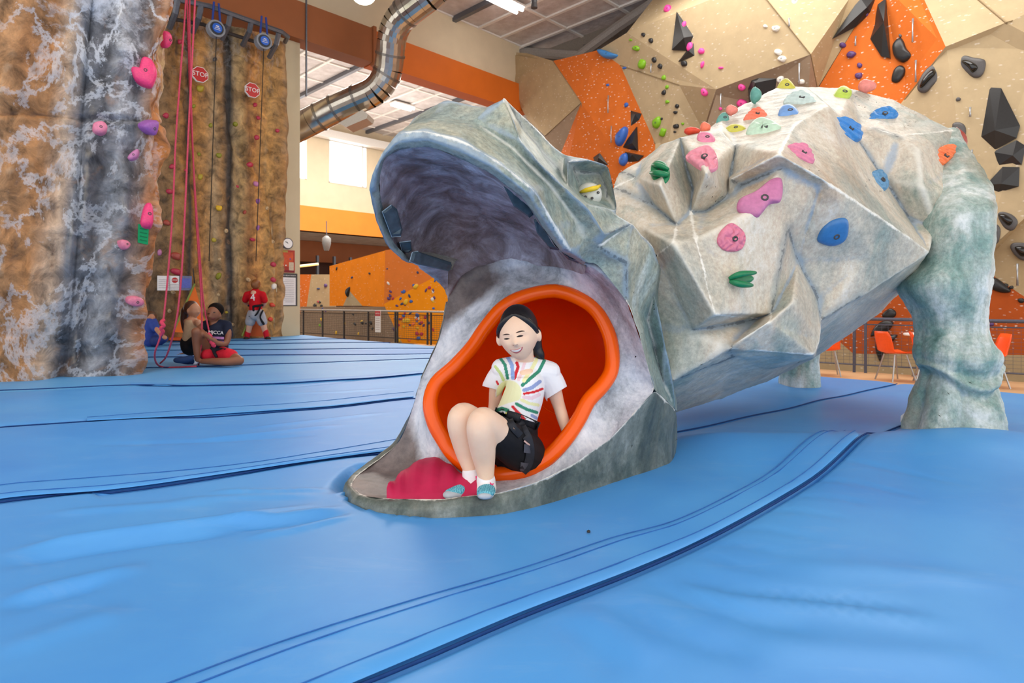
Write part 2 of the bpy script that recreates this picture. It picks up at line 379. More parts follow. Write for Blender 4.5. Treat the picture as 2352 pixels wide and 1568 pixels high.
SEAM_PX = {0: [(814, 1568), (1176, 1418), (1466, 1300), (1726, 1180), (1926, 1065), (2026, 1000), (2091, 971)],
           1: [(-300, 1210), (0, 1147), (240, 1127), (472, 1097), (885, 1036)],
           2: [(-300, 1005), (0, 977), (281, 958), (472, 955), (700, 938), (950, 913)],
           3: [(-200, 908), (0, 897), (326, 885), (472, 886), (740, 876), (975, 859)],
           4: [(330, 846), (557, 839), (990, 824)], 5: [(400, 820), (553, 817), (995, 813)], 6: [(400, 804), (560, 803), (995, 800)], 7: [(430, 792), (700, 788), (990, 786)], 8: [(500, 783), (760, 779), (960, 778)]}
EDGE = [(-5.3, 15.2), (-1.46, 11.6), (3.5, 7.08), (4.76, 5.67), (7.2, 3.0), (9.5, 0.4)]
def seam_curve(i):
    pts = [tuple(G(*p)[:2]) for p in SEAM_PX[i]]
    if i == 0: pts = [(-4.5, -1.6), (-2.2, 0.1), (-1.0, 0.93)]+pts[:-1]+[(2.83, 4.3), (3.05, 4.45), (3.5, 5.05), (4.0, 5.75), (4.7, 6.5)]
    elif i == 1: pts = [(-6.5, 0.6), (-4.5, 1.1)]+pts[1:]+[(0.6, 3.75), (2.09, 4.86), (3.0, 5.6), (4.4, 6.7)]
    elif i == 2: pts = [(-8, 2.2)]+pts+[(0.5, 6.15), (2.2, 7.2), (3.4, 8.2)]
    elif i == 3: pts = [(-9, 4.6)]+pts+[(0.3, 7.9), (2, 8.8), (3, 9.4)]
    else:
        a = Vector(pts[0]); b = Vector(pts[-1]); d = (b-a).normalized()
        pts = [tuple(a-d*7)]+pts+[tuple(b+d*6)]
    return np.array(cr(pts, 10))
def clip_edge(c):                       # keep the part of a seam on the mat side of the pad edge
    ex = np.array(EDGE); out = []
    for k in range(len(c)):
        lim = np.interp(c[k][0], ex[:, 0], ex[:, 1], left=99)
        if c[k][1] > lim and k > 3:
            p, q = c[k-1], c[k]; l0 = np.interp(p[0], ex[:, 0], ex[:, 1], left=99)
            t = (l0-p[1])/max(1e-6, (l0-p[1])+(q[1]-lim)); out.append(p+(q-p)*t); break
        out.append(c[k])
    return np.array(out)
def resample(c, us):
    s = np.r_[0, np.cumsum(np.hypot(*np.diff(c, axis=0).T))]; s /= s[-1]
    return np.c_[np.interp(us, s, c[:, 0]), np.interp(us, s, c[:, 1])]
SEAMS = [clip_edge(seam_curve(i)) for i in range(9)]
near = np.array(cr([(-4.4, -1.9), (0, -1.9), (4, -1.9), (9.5, 0.4)], 10))
far = np.array(cr([(-14, 6.0), (-10, 10.0), (-7.2, 14.2), (-5.4, 15.5)], 10))
SEAMS = [near]+SEAMS+[far]
MATLAB = ['nearest blue floor mat filling the right foreground in front of the long seam', 'wide blue floor mat around the open lower jaw, between the two wide seam flaps',
          'blue floor mat just beyond the flap left of the open jaw', 'blue floor mat at the foot of the big rock pillar on the left', 'blue floor mat the two seated children sit on',
          'narrow blue floor mat strip right behind the seated children', 'second blue floor mat strip behind the seated children', 'third blue floor mat strip behind the seated children',
          'blue floor mat strip just in front of the standing boy in red', 'farthest blue floor mat, under the standing boy in red']
def make_mat(k):
    lo, hi = SEAMS[k], SEAMS[k+1]
    nu = [300, 420, 260, 200, 150, 100, 90, 80, 70, 60][k]; nv = [150, 130, 80, 60, 40, 20, 16, 14, 12, 14][k]
    us = np.linspace(0, 1, nu); 
    if k == 0: us = us**0.8
    A, B = resample(lo, us), resample(hi, us)
    vv = np.linspace(0, 1, nv); vv = np.r_[0.0, 0.004, 0.012, vv[1:-1], 0.988, 0.996, 1.0]; vv.sort(); nv = len(vv)
    X = A[None, :, 0]*(1-vv[:, None])+B[None, :, 0]*vv[:, None]; Y = A[None, :, 1]*(1-vv[:, None])+B[None, :, 1]*vv[:, None]
    wid = np.hypot(*(B-A).T)
    d0 = vv[:, None]*wid[None, :]; d1 = (1-vv[:, None])*wid[None, :]
    Z = np.zeros_like(X)
    for j in range(nv):
        for i in range(nu): Z[j, i] = zmat(X[j, i], Y[j, i])
    if k < 4:
        for pl, amp, wd in WR:
            q, t = seg_dist(X, Y, pl); tap = np.clip(np.minimum(t, 1-t)*5, 0, 1)
            Z += amp*np.exp(-(q/wd)**2)*tap
    Z += -0.022*np.exp(-(d0/0.05))-0.022*np.exp(-(d1/0.05))-0.05*(d0 < 1e-4)-0.05*(d1 < 1e-4)
    if k == 1:      # opening the jaw sits in
        hp = np.array(cr(HOLE, 4, True)); q, _t = seg_dist(X, Y, np.vstack([hp, hp[:1]]))
        inside = np.zeros(X.shape, bool); m_ = len(hp)
        for a in range(m_):
            x0, y0 = hp[a]; x1, y1 = hp[(a+1) % m_]
            c_ = ((y0 > Y) != (y1 > Y)); inside ^= c_ & (X < (x1-x0)*(Y-y0)/(y1-y0+1e-12)+x0)
        Z -= np.where(inside, 0.03+0.13*np.clip(q/0.06, 0, 1), 0)
        q2 = np.hypot((X+0.80)/0.05, (Y-3.02)/0.22); Z -= 0.08*np.clip(1.2-q2, 0, 1)
    gap = 0.004
    vs = [(X[j, i], Y[j, i], Z[j, i]) for j in range(nv) for i in range(nu)]
    fs = [(j*nu+i, j*nu+i+1, (j+1)*nu+i+1, (j+1)*nu+i) for j in range(nv-1) for i in range(nu-1)]
    n = len(vs); rim = [i for i in range(nu)]+[j*nu+nu-1 for j in range(1, nv)]+[(nv-1)*nu+i for i in range(nu-2, -1, -1)]+[j*nu for j in range(nv-2, 0, -1)]
    vs += [(vs[r][0], vs[r][1], -0.43) for r in rim]; m = len(rim)
    fs += [(rim[a], n+a, n+(a+1) % m, rim[(a+1) % m]) for a in range(m)]
    o = mk('floor_mat', vs, fs, [M['mat'], M['mat'], M['mat_c'], M['mat'], M['mat_b'], M['mat_b'], M['mat_c'], M['mat_b'], M['mat_b'], M['mat_b']][k], None, True)
    tag(o, MATLAB[k], 'floor mat', 'blue floor mats'); return o
MATS = [make_mat(k) for k in range(10)]
def zm_full(x, y):
    z = zmat(x, y)
    for pl, amp, wd in WR:
        q, t = seg_dist(np.array([x]), np.array([y]), pl); z += float(amp*np.exp(-(q[0]/wd)**2)*min(1, min(t[0], 1-t[0])*5))
    return z
def flap(parent, up, lowp, n, fr, lift=0.007):
    a = resample(np.array(cr([tuple(G(*p)[:2]) for p in up], 8)), np.linspace(0, 1, n)); b = resample(np.array(cr([tuple(G(*p)[:2]) for p in lowp], 8)), np.linspace(0, 1, n))
    rows = []
    ts = [0, .04, .2, .5, .8, .96, 1.0]
    for t in ts:
        row = []
        for i in range(n):
            x, y = a[i]*(1-t)+b[i]*t; z = zm_full(x, y)+lift*(1 if 0 < t < 1 else 0.2)+0.004*noise.noise(Vector((i*0.35, t*1.5, 1)))*(4*t*(1-t))
            row.append(Vector((x, y, z)))
        rows.append(row)
    vs, fs = lofted(rows); f = mk('seam_flap', vs, fs, M['mat_b'] if False else M['mat'], parent, True)
    for t in fr:
        pts = [Vector((*(a[i]*(1-t)+b[i]*t), 0)) for i in range(n)]
        for p in pts: p.z = zm_full(p.x, p.y)+lift+0.001
        s, q = sweep(pts, (0.0022), 4); mk('stitch_line', s, q, M['stitch'], f)
def seam_cord(k, r):
    c = resample(SEAMS[k+1], np.linspace(0, 1, 90)); pts = []
    for x, y in c:
        if y > .9: pts.append(Vector((x, y, zmat(x, y)+(.006 if k >= 3 else -.010))))
    mk('seam_cord', *sweep(pts, r, 6), plain('#1d3f78', .7, .15), MATS[k], True)
for k_, r_ in ((0, .005), (1, .005), (2, .005), (3, .0055), (4, .007), (5, .0075), (6, .008), (7, .009), (8, .009)): seam_cord(k_, r_)
flap(MATS[1], [(330, 1590), (640, 1475), (900, 1392), (1176, 1310), (1391, 1235), (1560, 1190), (1726, 1112), (1851, 1040), (1940, 992)],
     [(760, 1590), (960, 1505), (1176, 1415), (1320, 1358), (1466, 1298), (1600, 1240), (1726, 1178), (1850, 1108), (1930, 1060), (1972, 1033)], 90, (0.06, 0.22, 0.78))
flap(MATS[2], [(-300, 1160), (0, 1114), (176, 1100), (590, 1064), (912, 1008)], [(-300, 1208), (0, 1145), (240, 1125), (472, 1095), (900, 1033)], 60, (0.08, 0.75))
flap(MATS[3], [(200, 958), (472, 940), (700, 924), (950, 899)], [(200, 965), (472, 953), (700, 937), (950, 912)], 40, (0.1,))
flap(MATS[4], [(300, 880), (472, 879), (740, 869), (975, 852)], [(300, 884), (472, 885), (740, 875), (975, 858)], 40, ())
# ------------------------------------------------------------------ setting
ZF, ZL, ZC = -0.43, -3.2, 9.6
A2 = Vector((0.70, 0.715, 0)).normalized(); B2 = Vector((-0.715, 0.70, 0))
WP = Vector((-5.28, 15.2, 0))            # foot of the column, on the wall line
def wl(t, z, off=0.0): q = WP+A2*t+Vector((A2.y, -A2.x, 0))*off; return Vector((q.x, q.y, z))   # off>0: towards the camera
def tw(px): k = (px-CX)/F; return (k*WP.y-WP.x)/(A2.x-k*A2.y)
def railp(s, off=0.0): d = Vector((8.08+7.64, 9.6-22.0, 0)).normalized(); q = Vector((-7.64, 22.0, 0))+d*s+Vector((d.y, -d.x, 0))*off; return q
RD = (railp(1)-railp(0)).normalized()
# walkway floor, lower hall floor
ex = [Vector((x, y, ZF)) for x, y in EDGE]
mk_f = MB()
for i in range(len(EDGE)-1):
    a = Vector((*EDGE[i], 0)); b = Vector((*EDGE[i+1], 0))
    sa = (a-railp(0)).dot(RD); sb = (b-railp(0)).dot(RD)
    mk_f.quad(Vector((a.x-.2, a.y-.2, ZF)), Vector((b.x-.2, b.y-.2, ZF)), Vector((*railp(sb, -0.12)[:2], ZF)), Vector((*railp(sa, -0.12)[:2], ZF)))
o = mk_f.make('floor', M['floor_tan']); struct(o)
o = MB().quad((-40, -6, ZL), (40, -6, ZL), (40, 60, ZL), (-40, 60, ZL)).make('floor_lower_hall', M['ply_d']); struct(o)
o = MB().quad(Vector((*railp(0, -0.12)[:2], ZF)), Vector((*railp(30, -0.12)[:2], ZF)), Vector((*railp(30, -0.12)[:2], ZL)), Vector((*railp(0, -0.12)[:2], ZL))).make('trim_walkway_edge', M['ply_d']); struct(o)
# column and front wall with its orange beam
col = MB(); p = [wl(-0.02, -0.5, 0), wl(0.02, -0.5, 0)]
cx0, cx1 = tw(640), tw(689)
col.prism([wl(cx0-0.4, -0.5, 0), wl(cx1, -0.5, 0), wl(cx1, -0.5, -0.5), wl(cx0-0.4, -0.5, -0.5)], (0, 0, 8.0))
o = col.make('wall_column', M['plaster_b']); struct(o)
up = MB(); up.prism([wl(-14, 8.15, 0), wl(7.9, 8.15, 0), wl(7.9, 8.15, -0.3), wl(-14, 8.15, -0.3)], (0, 0, 1.6)); o = up.make('wall_upper', M['plaster']); struct(o)
beam = MB(); beam.prism([wl(-14, 7.28, .25), wl(tw(845), 7.28, .25), wl(tw(845), 7.28, -.3), wl(-14, 7.28, -.3)], (0, 0, .92)); o = beam.make('trim_brown_beam', M['beam_b']); struct(o)
beam = MB(); beam.prism([wl(tw(849), 7.28, .2), wl(8.2, 7.28, .2), wl(8.2, 7.28, -.3), wl(tw(849), 7.28, -.3)], (0, 0, .9)); o = beam.make('trim_orange_beam', M['beam_o']); struct(o)
o = MB().prism([wl(tw(844), 7.2, .3), wl(tw(851), 7.2, .3), wl(tw(851), 7.2, .15), wl(tw(844), 7.2, .15)], (0, 0, 1.05)).make('trim_beam_joint', M['beam_b']); struct(o)
o = MB().prism([wl(tw(690), 5.9, .3), wl(tw(692.5), 5.9, .3), wl(tw(692.5), 5.9, .25), wl(tw(690), 5.9, .25)], (0, 0, 4)).make('trim_conduit', M['steel']); struct(o)
# roof
o = MB().quad((-40, -3, ZC), (40, -3, ZC), (40, 62, ZC), (-40, 62, ZC)).make('ceiling', M['roof'])
struct(o)
def roof_grid():
    i = 0
    for t in range(-12, 44, 1):                    # seams across: slim white ribs and dark purlins
        a = WP+A2*t-B2*16; b = WP+A2*t+B2*26
        dark = t % 5 == 0; mb = MB(); d = (b-a).normalized(); nrm = A2
        wv, hv = (0.07, 0.16) if dark else (0.05, 0.06)
        mb.prism([Vector((*(a+nrm*s*wv)[:2], ZC-hv)) for s in (-1, 1)]+[Vector((*(b+nrm*s*wv)[:2], ZC-hv)) for s in (1, -1)], (0, 0, hv-0.005))
        o = mb.make('trim_purlin' if dark else 'trim_roof_rib', M['steel'] if dark else M['white']); struct(o)
    for t in range(-14, 26, 2):
        a = WP+B2*t-A2*14; b = WP+B2*t+A2*42
        mb = MB(); mb.prism([Vector((*(a+B2*s*0.05)[:2], ZC-0.05)) for s in (-1, 1)]+[Vector((*(b+B2*s*0.05)[:2], ZC-0.05)) for s in (1, -1)], (0, 0, 0.045))
        o = mb.make('trim_roof_seam', M['white']); struct(o)
roof_grid()
# far hall: window wall
FW = Vector((-8.9, 29.9, 0))
def fw(t, z, off=0.0): q = FW+A2*t+Vector((A2.y, -A2.x, 0))*off; return Vector((q.x, q.y, z))
def tf(px): k = (px-CX)/F; return (k*FW.y-FW.x)/(A2.x-k*A2.y)
def zf(px, py): t = tf(px); return H+(HY-py)/F*(FW+A2*t).y
w0, w1 = tf(755), tf(842); wz0, wz1 = zf(755, 419), zf(755, 320)
fwm = MB()
for ta, tb, za, zb in [(-14, w0, 5.3, ZC), (w1, 14, 5.3, ZC), (w0, w1, 5.3, wz0), (w0, w1, wz1, ZC)]:
    fwm.quad(fw(ta, za), fw(tb, za), fw(tb, zb), fw(ta, zb))
o = fwm.make('wall_far_hall', M['plaster']); struct(o)
win = struct(thing('window_1', None, None, fw((w0+w1)/2, wz0)))
M['pane'] = emit('bright_daylight_glass', (0.97, 0.99, 1, 1), 2.2)
mk('pane', [fw(w0, wz0, -.1), fw(w1, wz0, -.1), fw(w1, wz1, -.1), fw(w0, wz1, -.1)], [(0, 1, 2, 3)], M['pane'], win)
fr = MB()
for ta, tb, za, zb in [(w0, w0+.06, wz0, wz1), (w1-.28, w1-.2, wz0, wz1), (w1-.05, w1, wz0, wz1), (w0, w1, wz0, wz0+.07), (w0, w1, wz1-.07, wz1)]:
    fr.prism([fw(ta, za, .03), fw(tb, za, .03), fw(tb, zb, .03), fw(ta, zb, .03)], Vector((-A2.y, A2.x, 0))*.12)
fr.make('window_frame', M['white'], win)
w0b = tf(704)
win2 = struct(thing('window_2', None, None, fw(w0b-1.2, wz0)))
mk('pane', [fw(w0b-2, wz0, .02), fw(w0b, wz0, .02), fw(w0b, wz1, .02), fw(w0b-2, wz1, .02)], [(0, 1, 2, 3)], M['pane'], win2)
MB().prism([fw(w0b-.1, wz0, .05), fw(w0b, wz0, .05), fw(w0b, wz1, .05), fw(w0b-.1, wz1, .05)], Vector((-A2.y, A2.x, 0))*.06).make('window_frame', M['white'], win2)
MB().prism([fw(-14, 8.65, .3), fw(14, 8.65, .3), fw(14, 8.95, .3), fw(-14, 8.95, .3)], Vector((-A2.y, A2.x, 0))*.3)
o = MB().prism([fw(-14, 8.72, .5), fw(14, 8.72, .5), fw(14, 9.1, .5), fw(-14, 9.1, .5)], Vector((-A2.y, A2.x, 0))*.4).make('trim_eave_girder', M['white']); struct(o)
o = MB().prism([fw(-14, 4.15, .35), fw(14, 4.15, .35), fw(14, 5.32, .35), fw(-14, 5.32, .35)], Vector((-A2.y, A2.x, 0))*.5).make('trim_orange_band', M['band_o']); struct(o)
o = MB().quad(fw(-14, 4.15, .3), fw(14, 4.15, .3), fw(14, 4.15, -14), fw(-14, 4.15, -14)).make('ceiling_low_hall', M['roof']); struct(o)
for off, z0, z1, mm, nm in [(-4.0, 3.0, 4.14, 'beam_b', 'trim_low_beam'), (-8.0, ZL, 4.14, 'dark_soffit', 'wall_dark_back')]:
    o = MB().prism([fw(-14, z0, off), fw(16, z0, off), fw(16, z1, off), fw(-14, z1, off)], Vector((-A2.y, A2.x, 0))*.3).make(nm, M[mm]); struct(o)
for k in range(7):
    t = tf(800)+k*1.0
    o = MB().prism([fw(t, 1.2, -3.2), fw(t+.12, 1.2, -3.2), fw(t+.12, 3.3, -3.2), fw(t, 3.3, -3.2)], Vector((-A2.y, A2.x, 0))*.15).make('trim_steel_stud', M['steel']); struct(o)
o = MB().prism([fw(-3, 0, -5), fw(14, 0, -5), fw(14, 3.4, -5), fw(-3, 3.4, -5)], Vector((-A2.y, A2.x, 0))*.1).make('wall_dark_stair', plain('#4a2c22', .8)); struct(o)
# ------------------------------------------------------------------ the concrete beast
BEAST = thing('beast_sculpture', 'huge grey and green painted concrete beast with wide open mouth, bolted with climbing holds', 'climbing sculpture', (1.0, 3.6, 0))
def wy(px, Y): return Y+0.26*(1-sst(1480, 2140, px))
bd = {}
for ln in '''b0 1408 431 3.45|b1 1424 391 3.5|b2 1477 364 3.55|b3 1461 407 3.38|bl 1515 425 2.98|b4 1521 326 3.55|b5 1562 314 3.45|b6 1575 380 3.38|b7 1592 435 3.34|b8 1586 488 3.22|b9 1554 516 3.12|b10 1500 470 3.25
b11 1655 302 3.5|b12 1690 334 3.42|b13 1677 403 3.36|b14 1671 451 3.28|b15 1620 486 3.26|b16 1622 395 2.95|b17 1675 413 3.2|b18 1789 354 3.04|b19 1902 419 3.2|T 2137 579 3.78|b21 1825 285 3.55|b22 1902 241 3.8|b23 1930 269 4.0|b24 1975 330 4.02|b25 2032 411 4.05|b26 2088 504 4.05
b27 1627 294 3.95|b28 1659 269 4.05|b29 1708 237 4.25|b30 1780 200 4.5|b31 1850 198 4.6|b32 1955 200 4.7|b33 2056 229 4.7|b34 2129 265 4.6|b35 2193 298 4.4|b36 2199 379 4.3|b37 2007 294 4.15|b38 2064 312 4.12|b39 1975 288 4.2|cf 1945 395 3.5
b40 1598 549 2.9|b41 1643 723 2.8|b42 1740 731 3.24|b43 1590 757 3.0|b44 1809 524 3.2|b45 1772 719 3.15|b46 1834 600 3.44|b47 1878 686 3.52|b48 1886 735 3.5|b49 1882 783 3.42|b50 1870 815 3.3|b51 1675 799 3.0|b52 1766 738 2.98|b53 1975 682 3.6|b54 2076 660 4.2
b55 2007 730 4.5|b56 1870 824 4.35|b57 1764 876 4.2|b58 1659 916 4.05|b59 1554 949 3.8|b60 1546 557 2.8|b61 1510 585 2.98|jl 1478 750 3.16|b63 1540 878 3.0|b64 1683 819 3.15|fl1 1740 478 3.03|ua 1705 425 3.25|ub 1795 385 3.13|uc 1880 432 3.24|fr 2000 590 3.55|lg 1822 690 3.12|n1 1385 520 3.3|lp 1700 640 2.98
b65 1488 905 3.15|b66 1490 965 3.6
h1 2120 430 3.9|h2 2110 345 4.0|h3 2150 520 3.95|h4 2205 500 4.25|h5 2236 445 4.12|u1 1764 850 3.65|nk 1470 520 3.12'''.replace('\n', '|').split('|'):
    k, a, b, c = ln.split(); a, b, c = float(a), float(b), float(c); bd[k] = P(a, b, wy(a, c))
for k, v in {'F0': (1.0, 5.0, 1.5), 'F1': (1.9, 5.6, 1.75), 'F2': (2.7, 6.3, 1.9), 'F3': (3.5, 6.3, 1.7), 'F4': (3.75, 5.3, 1.3), 'E0': (1.0, 4.9, .55), 'E1': (1.8, 5.5, .65), 'E2': (2.6, 6.0, .9), 'E3': (3.3, 6.1, 1.1)}.items(): bd[k] = Vector(v)
BF = '''b0 b1 b2 b3|bl b3 b2|bl b2 b4|bl b4 b5|bl b5 b6|bl b6 b7|bl b7 b8|bl b8 b9|bl b9 b10|bl b10 b3|b0 b3 b10|b0 b10 nk|b10 b9 nk|b9 b60 nk|nk b60 b61|nk b61 n1|b0 nk n1
b16 b5 b11|b16 b11 b12|b16 b12 b13|b16 b13 b14|b16 b14 b15|b16 b15 b8|b16 b8 b7|b16 b7 b6|b16 b6 b5|b5 b27 b11|b11 b27 b28|b11 b28 b29 b12|b12 b29 b30 b21|b12 b21 b18 b17 b13|b21 b30 b31 b22|b22 b31 b32 b23|b23 b32 b39|b39 b32 b33 b37|b37 b33 b34 b38|b38 b34 b35|b38 b35 h2|b35 b36 h1 h2
cf b18 b21|cf b21 b22|cf b22 b23|cf b23 b24|cf b24 b25|cf b25 b26|cf b26 T|cf T b19|cf b19 b18|b23 b39 b24|b39 b37 b24|b24 b37 b38 b25|b25 b38 h2 h1|b25 h1 h3 b26|b26 h3 T|h1 b36 h5|h1 h5 h4 h3
b13 b17 b14|b14 b17 ua fl1|b17 b18 ub ua|ua ub fl1|b18 b19 uc ub|ub uc b44 fl1|b19 b46 b44 uc|b15 b14 fl1|b8 b15 b40|b15 fl1 b40|b40 fl1 lp|fl1 b44 lp|lp b44 b45|lp b45 b42 b41|lp b41 b40|b46 b19 fr|b46 fr b47|b19 T fr|T b53 fr|b53 b48 fr|b48 b47 fr
b44 b46 b45|b45 b46 lg|b46 b47 lg|b45 lg b52|lg b47 b48 b49|b52 lg b49|b52 b49 b50|b52 b50 b51|b41 b42 b43|b42 b45 b52|b42 b52 b51 b43|b9 b8 b40|b9 b40 b60|b60 b40 b41 b43|b61 b60 b43 jl|jl b43 b51 b63|jl b63 b65|b63 b59 b66 b65|b63 b51 b64|b51 b50 b64|b63 b64 b58 b59|b64 b50 u1 b58|u1 b57 b58|b50 b56 b57 u1|b50 b49 b48 b56|b48 b53 b55 b56|b53 T b54 b55
b5 b4 F0|b27 b5 F0|b27 F0 b28|b28 F0 F1 b29|b29 F1 b30|b30 F1 b31|b31 F1 F2 b32|b32 F2 b33|b33 F2 F3 b34|b34 F3 F4 b35|b35 F4 b36|F0 E0 E1 F1|F1 E1 E2 F2|F2 E2 E3 F3|F3 E3 F4|E0 b59 b58 E1|E1 b58 b57|E1 b57 b56 E2|E2 b56 b55 E3|E3 b55 b54 F4|F4 b54 h4 h5 b36|T h3 b54|h3 h4 b54|b4 b2 F0|b2 b1 F0|F0 b1 n1 E0|b59 E0 n1'''.replace('\n', '|').split('|')
names = list(bd); ix = {n: i for i, n in enumerate(names)}
def faces_of(spec, ix): return [[ix[a] for a in f.split()] for f in spec]
def lines(spec, ix): return [[ix[a] for a in f.split()] for f in spec.split('|')]
BV = [bd[n] for n in names]
BS = lines('b22 b21 b18 b17|b18 b19 T|b22 b23 b24 b25 b26 T|T b53 b48|b40 b41|b41 b42|b41 b43|b50 b51|b50 b49 b48|b44 b45 b42|b44 b46 b47 b48|b0 b3|b60 b61|b38 b35|b11 b12|b8 b40|b63 b64 b50|b9 b60|b5 b6 b7 b8 b9|b12 b13 b14 b15 b8|b10 b9|b3 b2|b13 b17|b45 b52|b52 b51|b26 h3', ix)
BWH = lines('b22 b21 b18 b17|b18 b19 T|b40 b41|b41 b42|b60 b61|b51 b50|b50 b49 b48|b22 b23|b38 b35|b39 b37 b38|b8 b40|b0 b3|b9 b60|b45 b52 b51|b11 b12', ix)
BGL = lines('b17 ua ub|b5 b6 b7 b8|b12 b13 b14 b15 b8|b43 b42|b44 b46 b47 b48|b48 b53|b23 b24 b25 b26|b0 b10 b9|b44 b45|b63 b64|b37 b38|b1 b3|b51 b64', ix)
bm = dense(BV, faces_of(BF, ix), 0.024, 7, BS, 0.006, 7.0, white=BWH, glaze=BGL, ww=.012, gw=.048)
BODY = bm_obj('body', bm, M['beast'], BEAST, True)
# hind legs
def leg_mesh(rows, n=56, flute=0.075, off=Vector((0, 0, 0)), shift=0.0):
    ctl = np.array(cr(rows, 9)); out = []
    for py, xl, xr, yc, ry in ctl:
        c = P((xl+xr)/2, py, yc); rx = (xr-xl)/2/F*yc; row = []
        for k in range(n):
            a = 2*math.pi*k/n; ca, sa = math.cos(a), math.sin(a)
            e = 0.78; x = math.copysign(abs(ca)**e, ca)*rx; y = math.copysign(abs(sa)**e, sa)*ry
            kv = 884-46*(abs(ca)**1.5); kd = (.16*math.exp(-((py-kv)/9)**2)-.10*math.exp(-((py-kv-22)/12)**2)) if sa < .3 else 0
            fl = 1+kd+(flute*sst(600, 800, py)+.11*sst(880, 930, py))*(abs(math.cos(2.5*a+.3))**.6*2-1.2)*.8+.03*math.cos(3*a+2)*sst(640, 430, py)*(py < 640)+0.03*noise.noise(Vector((ca*2, sa*2, py*0.012)))
            row.append(Vector((c.x+x*fl, c.y+y*fl, c.z))+off)
        out.append(row)
    vs, fs = lofted(out, True); fs.append(tuple(range(n))); fs.append(tuple(range(len(vs)-n, len(vs)))); return vs, fs
LEG = [(312, 2100, 2166, 4.66, .24), (345, 2096, 2178, 4.56, .27), (390, 2098, 2200, 4.44, .3), (440, 2106, 2233, 4.24, .3), (496, 2122, 2249, 4.0, .26), (600, 2118, 2249, 3.96, .24), (655, 2082, 2248, 3.96, .25), (715, 2112, 2247, 3.95, .21), (755, 2124, 2246, 3.94, .19),
       (785, 2124, 2258, 3.92, .2), (815, 2120, 2276, 3.91, .22), (838, 2127, 2271, 3.91, .21), (862, 2134, 2266, 3.91, .19), (920, 2120, 2276, 3.91, .21), (985, 2104, 2285, 3.91, .23), (1060, 2096, 2290, 3.91, .24)]
vs, fs = leg_mesh(LEG); bm = dense(vs, fs, 0.026, 2, (), 0.009, 9.0); LEGO = bm_obj('hind_leg', bm, M['beast_leg'], BEAST, True)
far = [(p[0], p[1]) for p in []]
vs = []; n = 24; rows = []
for z, w_, d_ in [(1.3, .34, .4), (.9, .2, .26), (.5, .17, .22), (.25, .155, .2), (-.1, .17, .22)]:
    rows.append([Vector((2.96+math.copysign(abs(math.cos(a))**.6, math.cos(a))*w_, 6.28+math.copysign(abs(math.sin(a))**.6, math.sin(a))*d_, z)) for a in [2*math.pi*k/n for k in range(n)]])
v, f = lofted(rows, True); bm = dense(v, f, 0.06, 2, (), 0.006); bm_obj('hind_leg', bm, M['beast_leg'], BEAST, True)
# upper head
hd = {}
def addrow(pre, s):
    for i, t in enumerate(s.split('|')):
        a, b, c = map(float, t.split()); hd[pre+str(i)] = P(a, b, c)
addrow('c', '1038 622 3.2|929 603 2.9|888 568 2.75|861 507 2.6|846 438 2.5|857 391 2.42|878 350 2.37|912 305 2.33|973 299 2.3|1058 323 2.3|1144 370 2.33|1229 438 2.4|1276 520 2.52|1310 577 2.66|1345 603 2.82')
addrow('i', '1030 615 3.2|945 600 2.95|905 560 2.8|884 500 2.68|872 440 2.6|872 400 2.52|885 362 2.48|915 343 2.45|985 336 2.42|1058 363 2.42|1127 398 2.44|1200 455 2.5|1245 520 2.6|1290 580 2.74|1338 607 2.9')
addrow('m', '1045 600 3.35|950 580 3.15|910 545 3.0|880 490 2.9|862 435 2.75|872 385 2.62|893 345 2.52|936 289 2.49|1000 262 2.45|1085 278 2.43|1175 340 2.44|1262 425 2.5|1325 510 2.6|1348 560 2.72|1368 602 2.84')
addrow('n', '1060 590 3.5|980 570 3.4|940 535 3.3|910 480 3.2|890 425 3.0|895 375 2.85|915 330 2.7|950 268 2.64|1024 226 2.6|1116 244 2.57|1195 322 2.46|1300 434 2.54|1351 479 2.6|1390 540 2.7|1374 566 2.76')
for ln in '''h 1155 222 2.52|hm 1178 275 2.46|k1 1250 385 2.48|t1 1167 233 2.7|t2 1212 275 2.78|t3 1253 319 2.84|t4 1297 357 2.88|q1 1196 290 2.76|q2 1243 348 2.78|q3 1292 402 2.78|e1 1304 370 2.7|e2 1351 366 2.84|e3 1397 380 2.9|e4 1406 418 2.94|e5 1419 486 2.9|e6 1344 466 2.68|e7 1304 425 2.66|r1 1318 392 2.95|r2 1388 398 3.02|r3 1396 455 3.0|r4 1332 442 2.92
ck1 1419 496 2.86|ck2 1453 513 2.86|jc 1440 605 2.84|j1 1459 524 2.92|j2 1501 568 3.05|j3 1514 605 3.12|j4 1502 677 3.16|j5 1487 740 3.2|j6 1441 693 2.9|j7 1399 639 2.87|jr1 1467 766 2.94|jr2 1490 850 3.0|jr3 1503 895 3.03|o2 1503 800 3.24|o3 1522 876 3.22|L1 1509 700 3.1|L2 1526 785 3.13|L3 1546 880 3.22|o4 1551 939 3.32|w1 1525 640 3.45|w2 1520 760 3.5|w3 1548 870 3.5|w4 1556 945 3.6'''.replace('\n', '|').split('|'):
    k, a, b, c = ln.split(); hd[k] = P(float(a), float(b), float(c))
HFc = []
for i in range(14):
    HFc += [f'i{i} i{i+1} c{i+1} c{i}', f'c{i} c{i+1} m{i+1} m{i}']
    if i not in (9, 10, 11, 12, 13): HFc.append(f'm{i} m{i+1} n{i+1} n{i}')
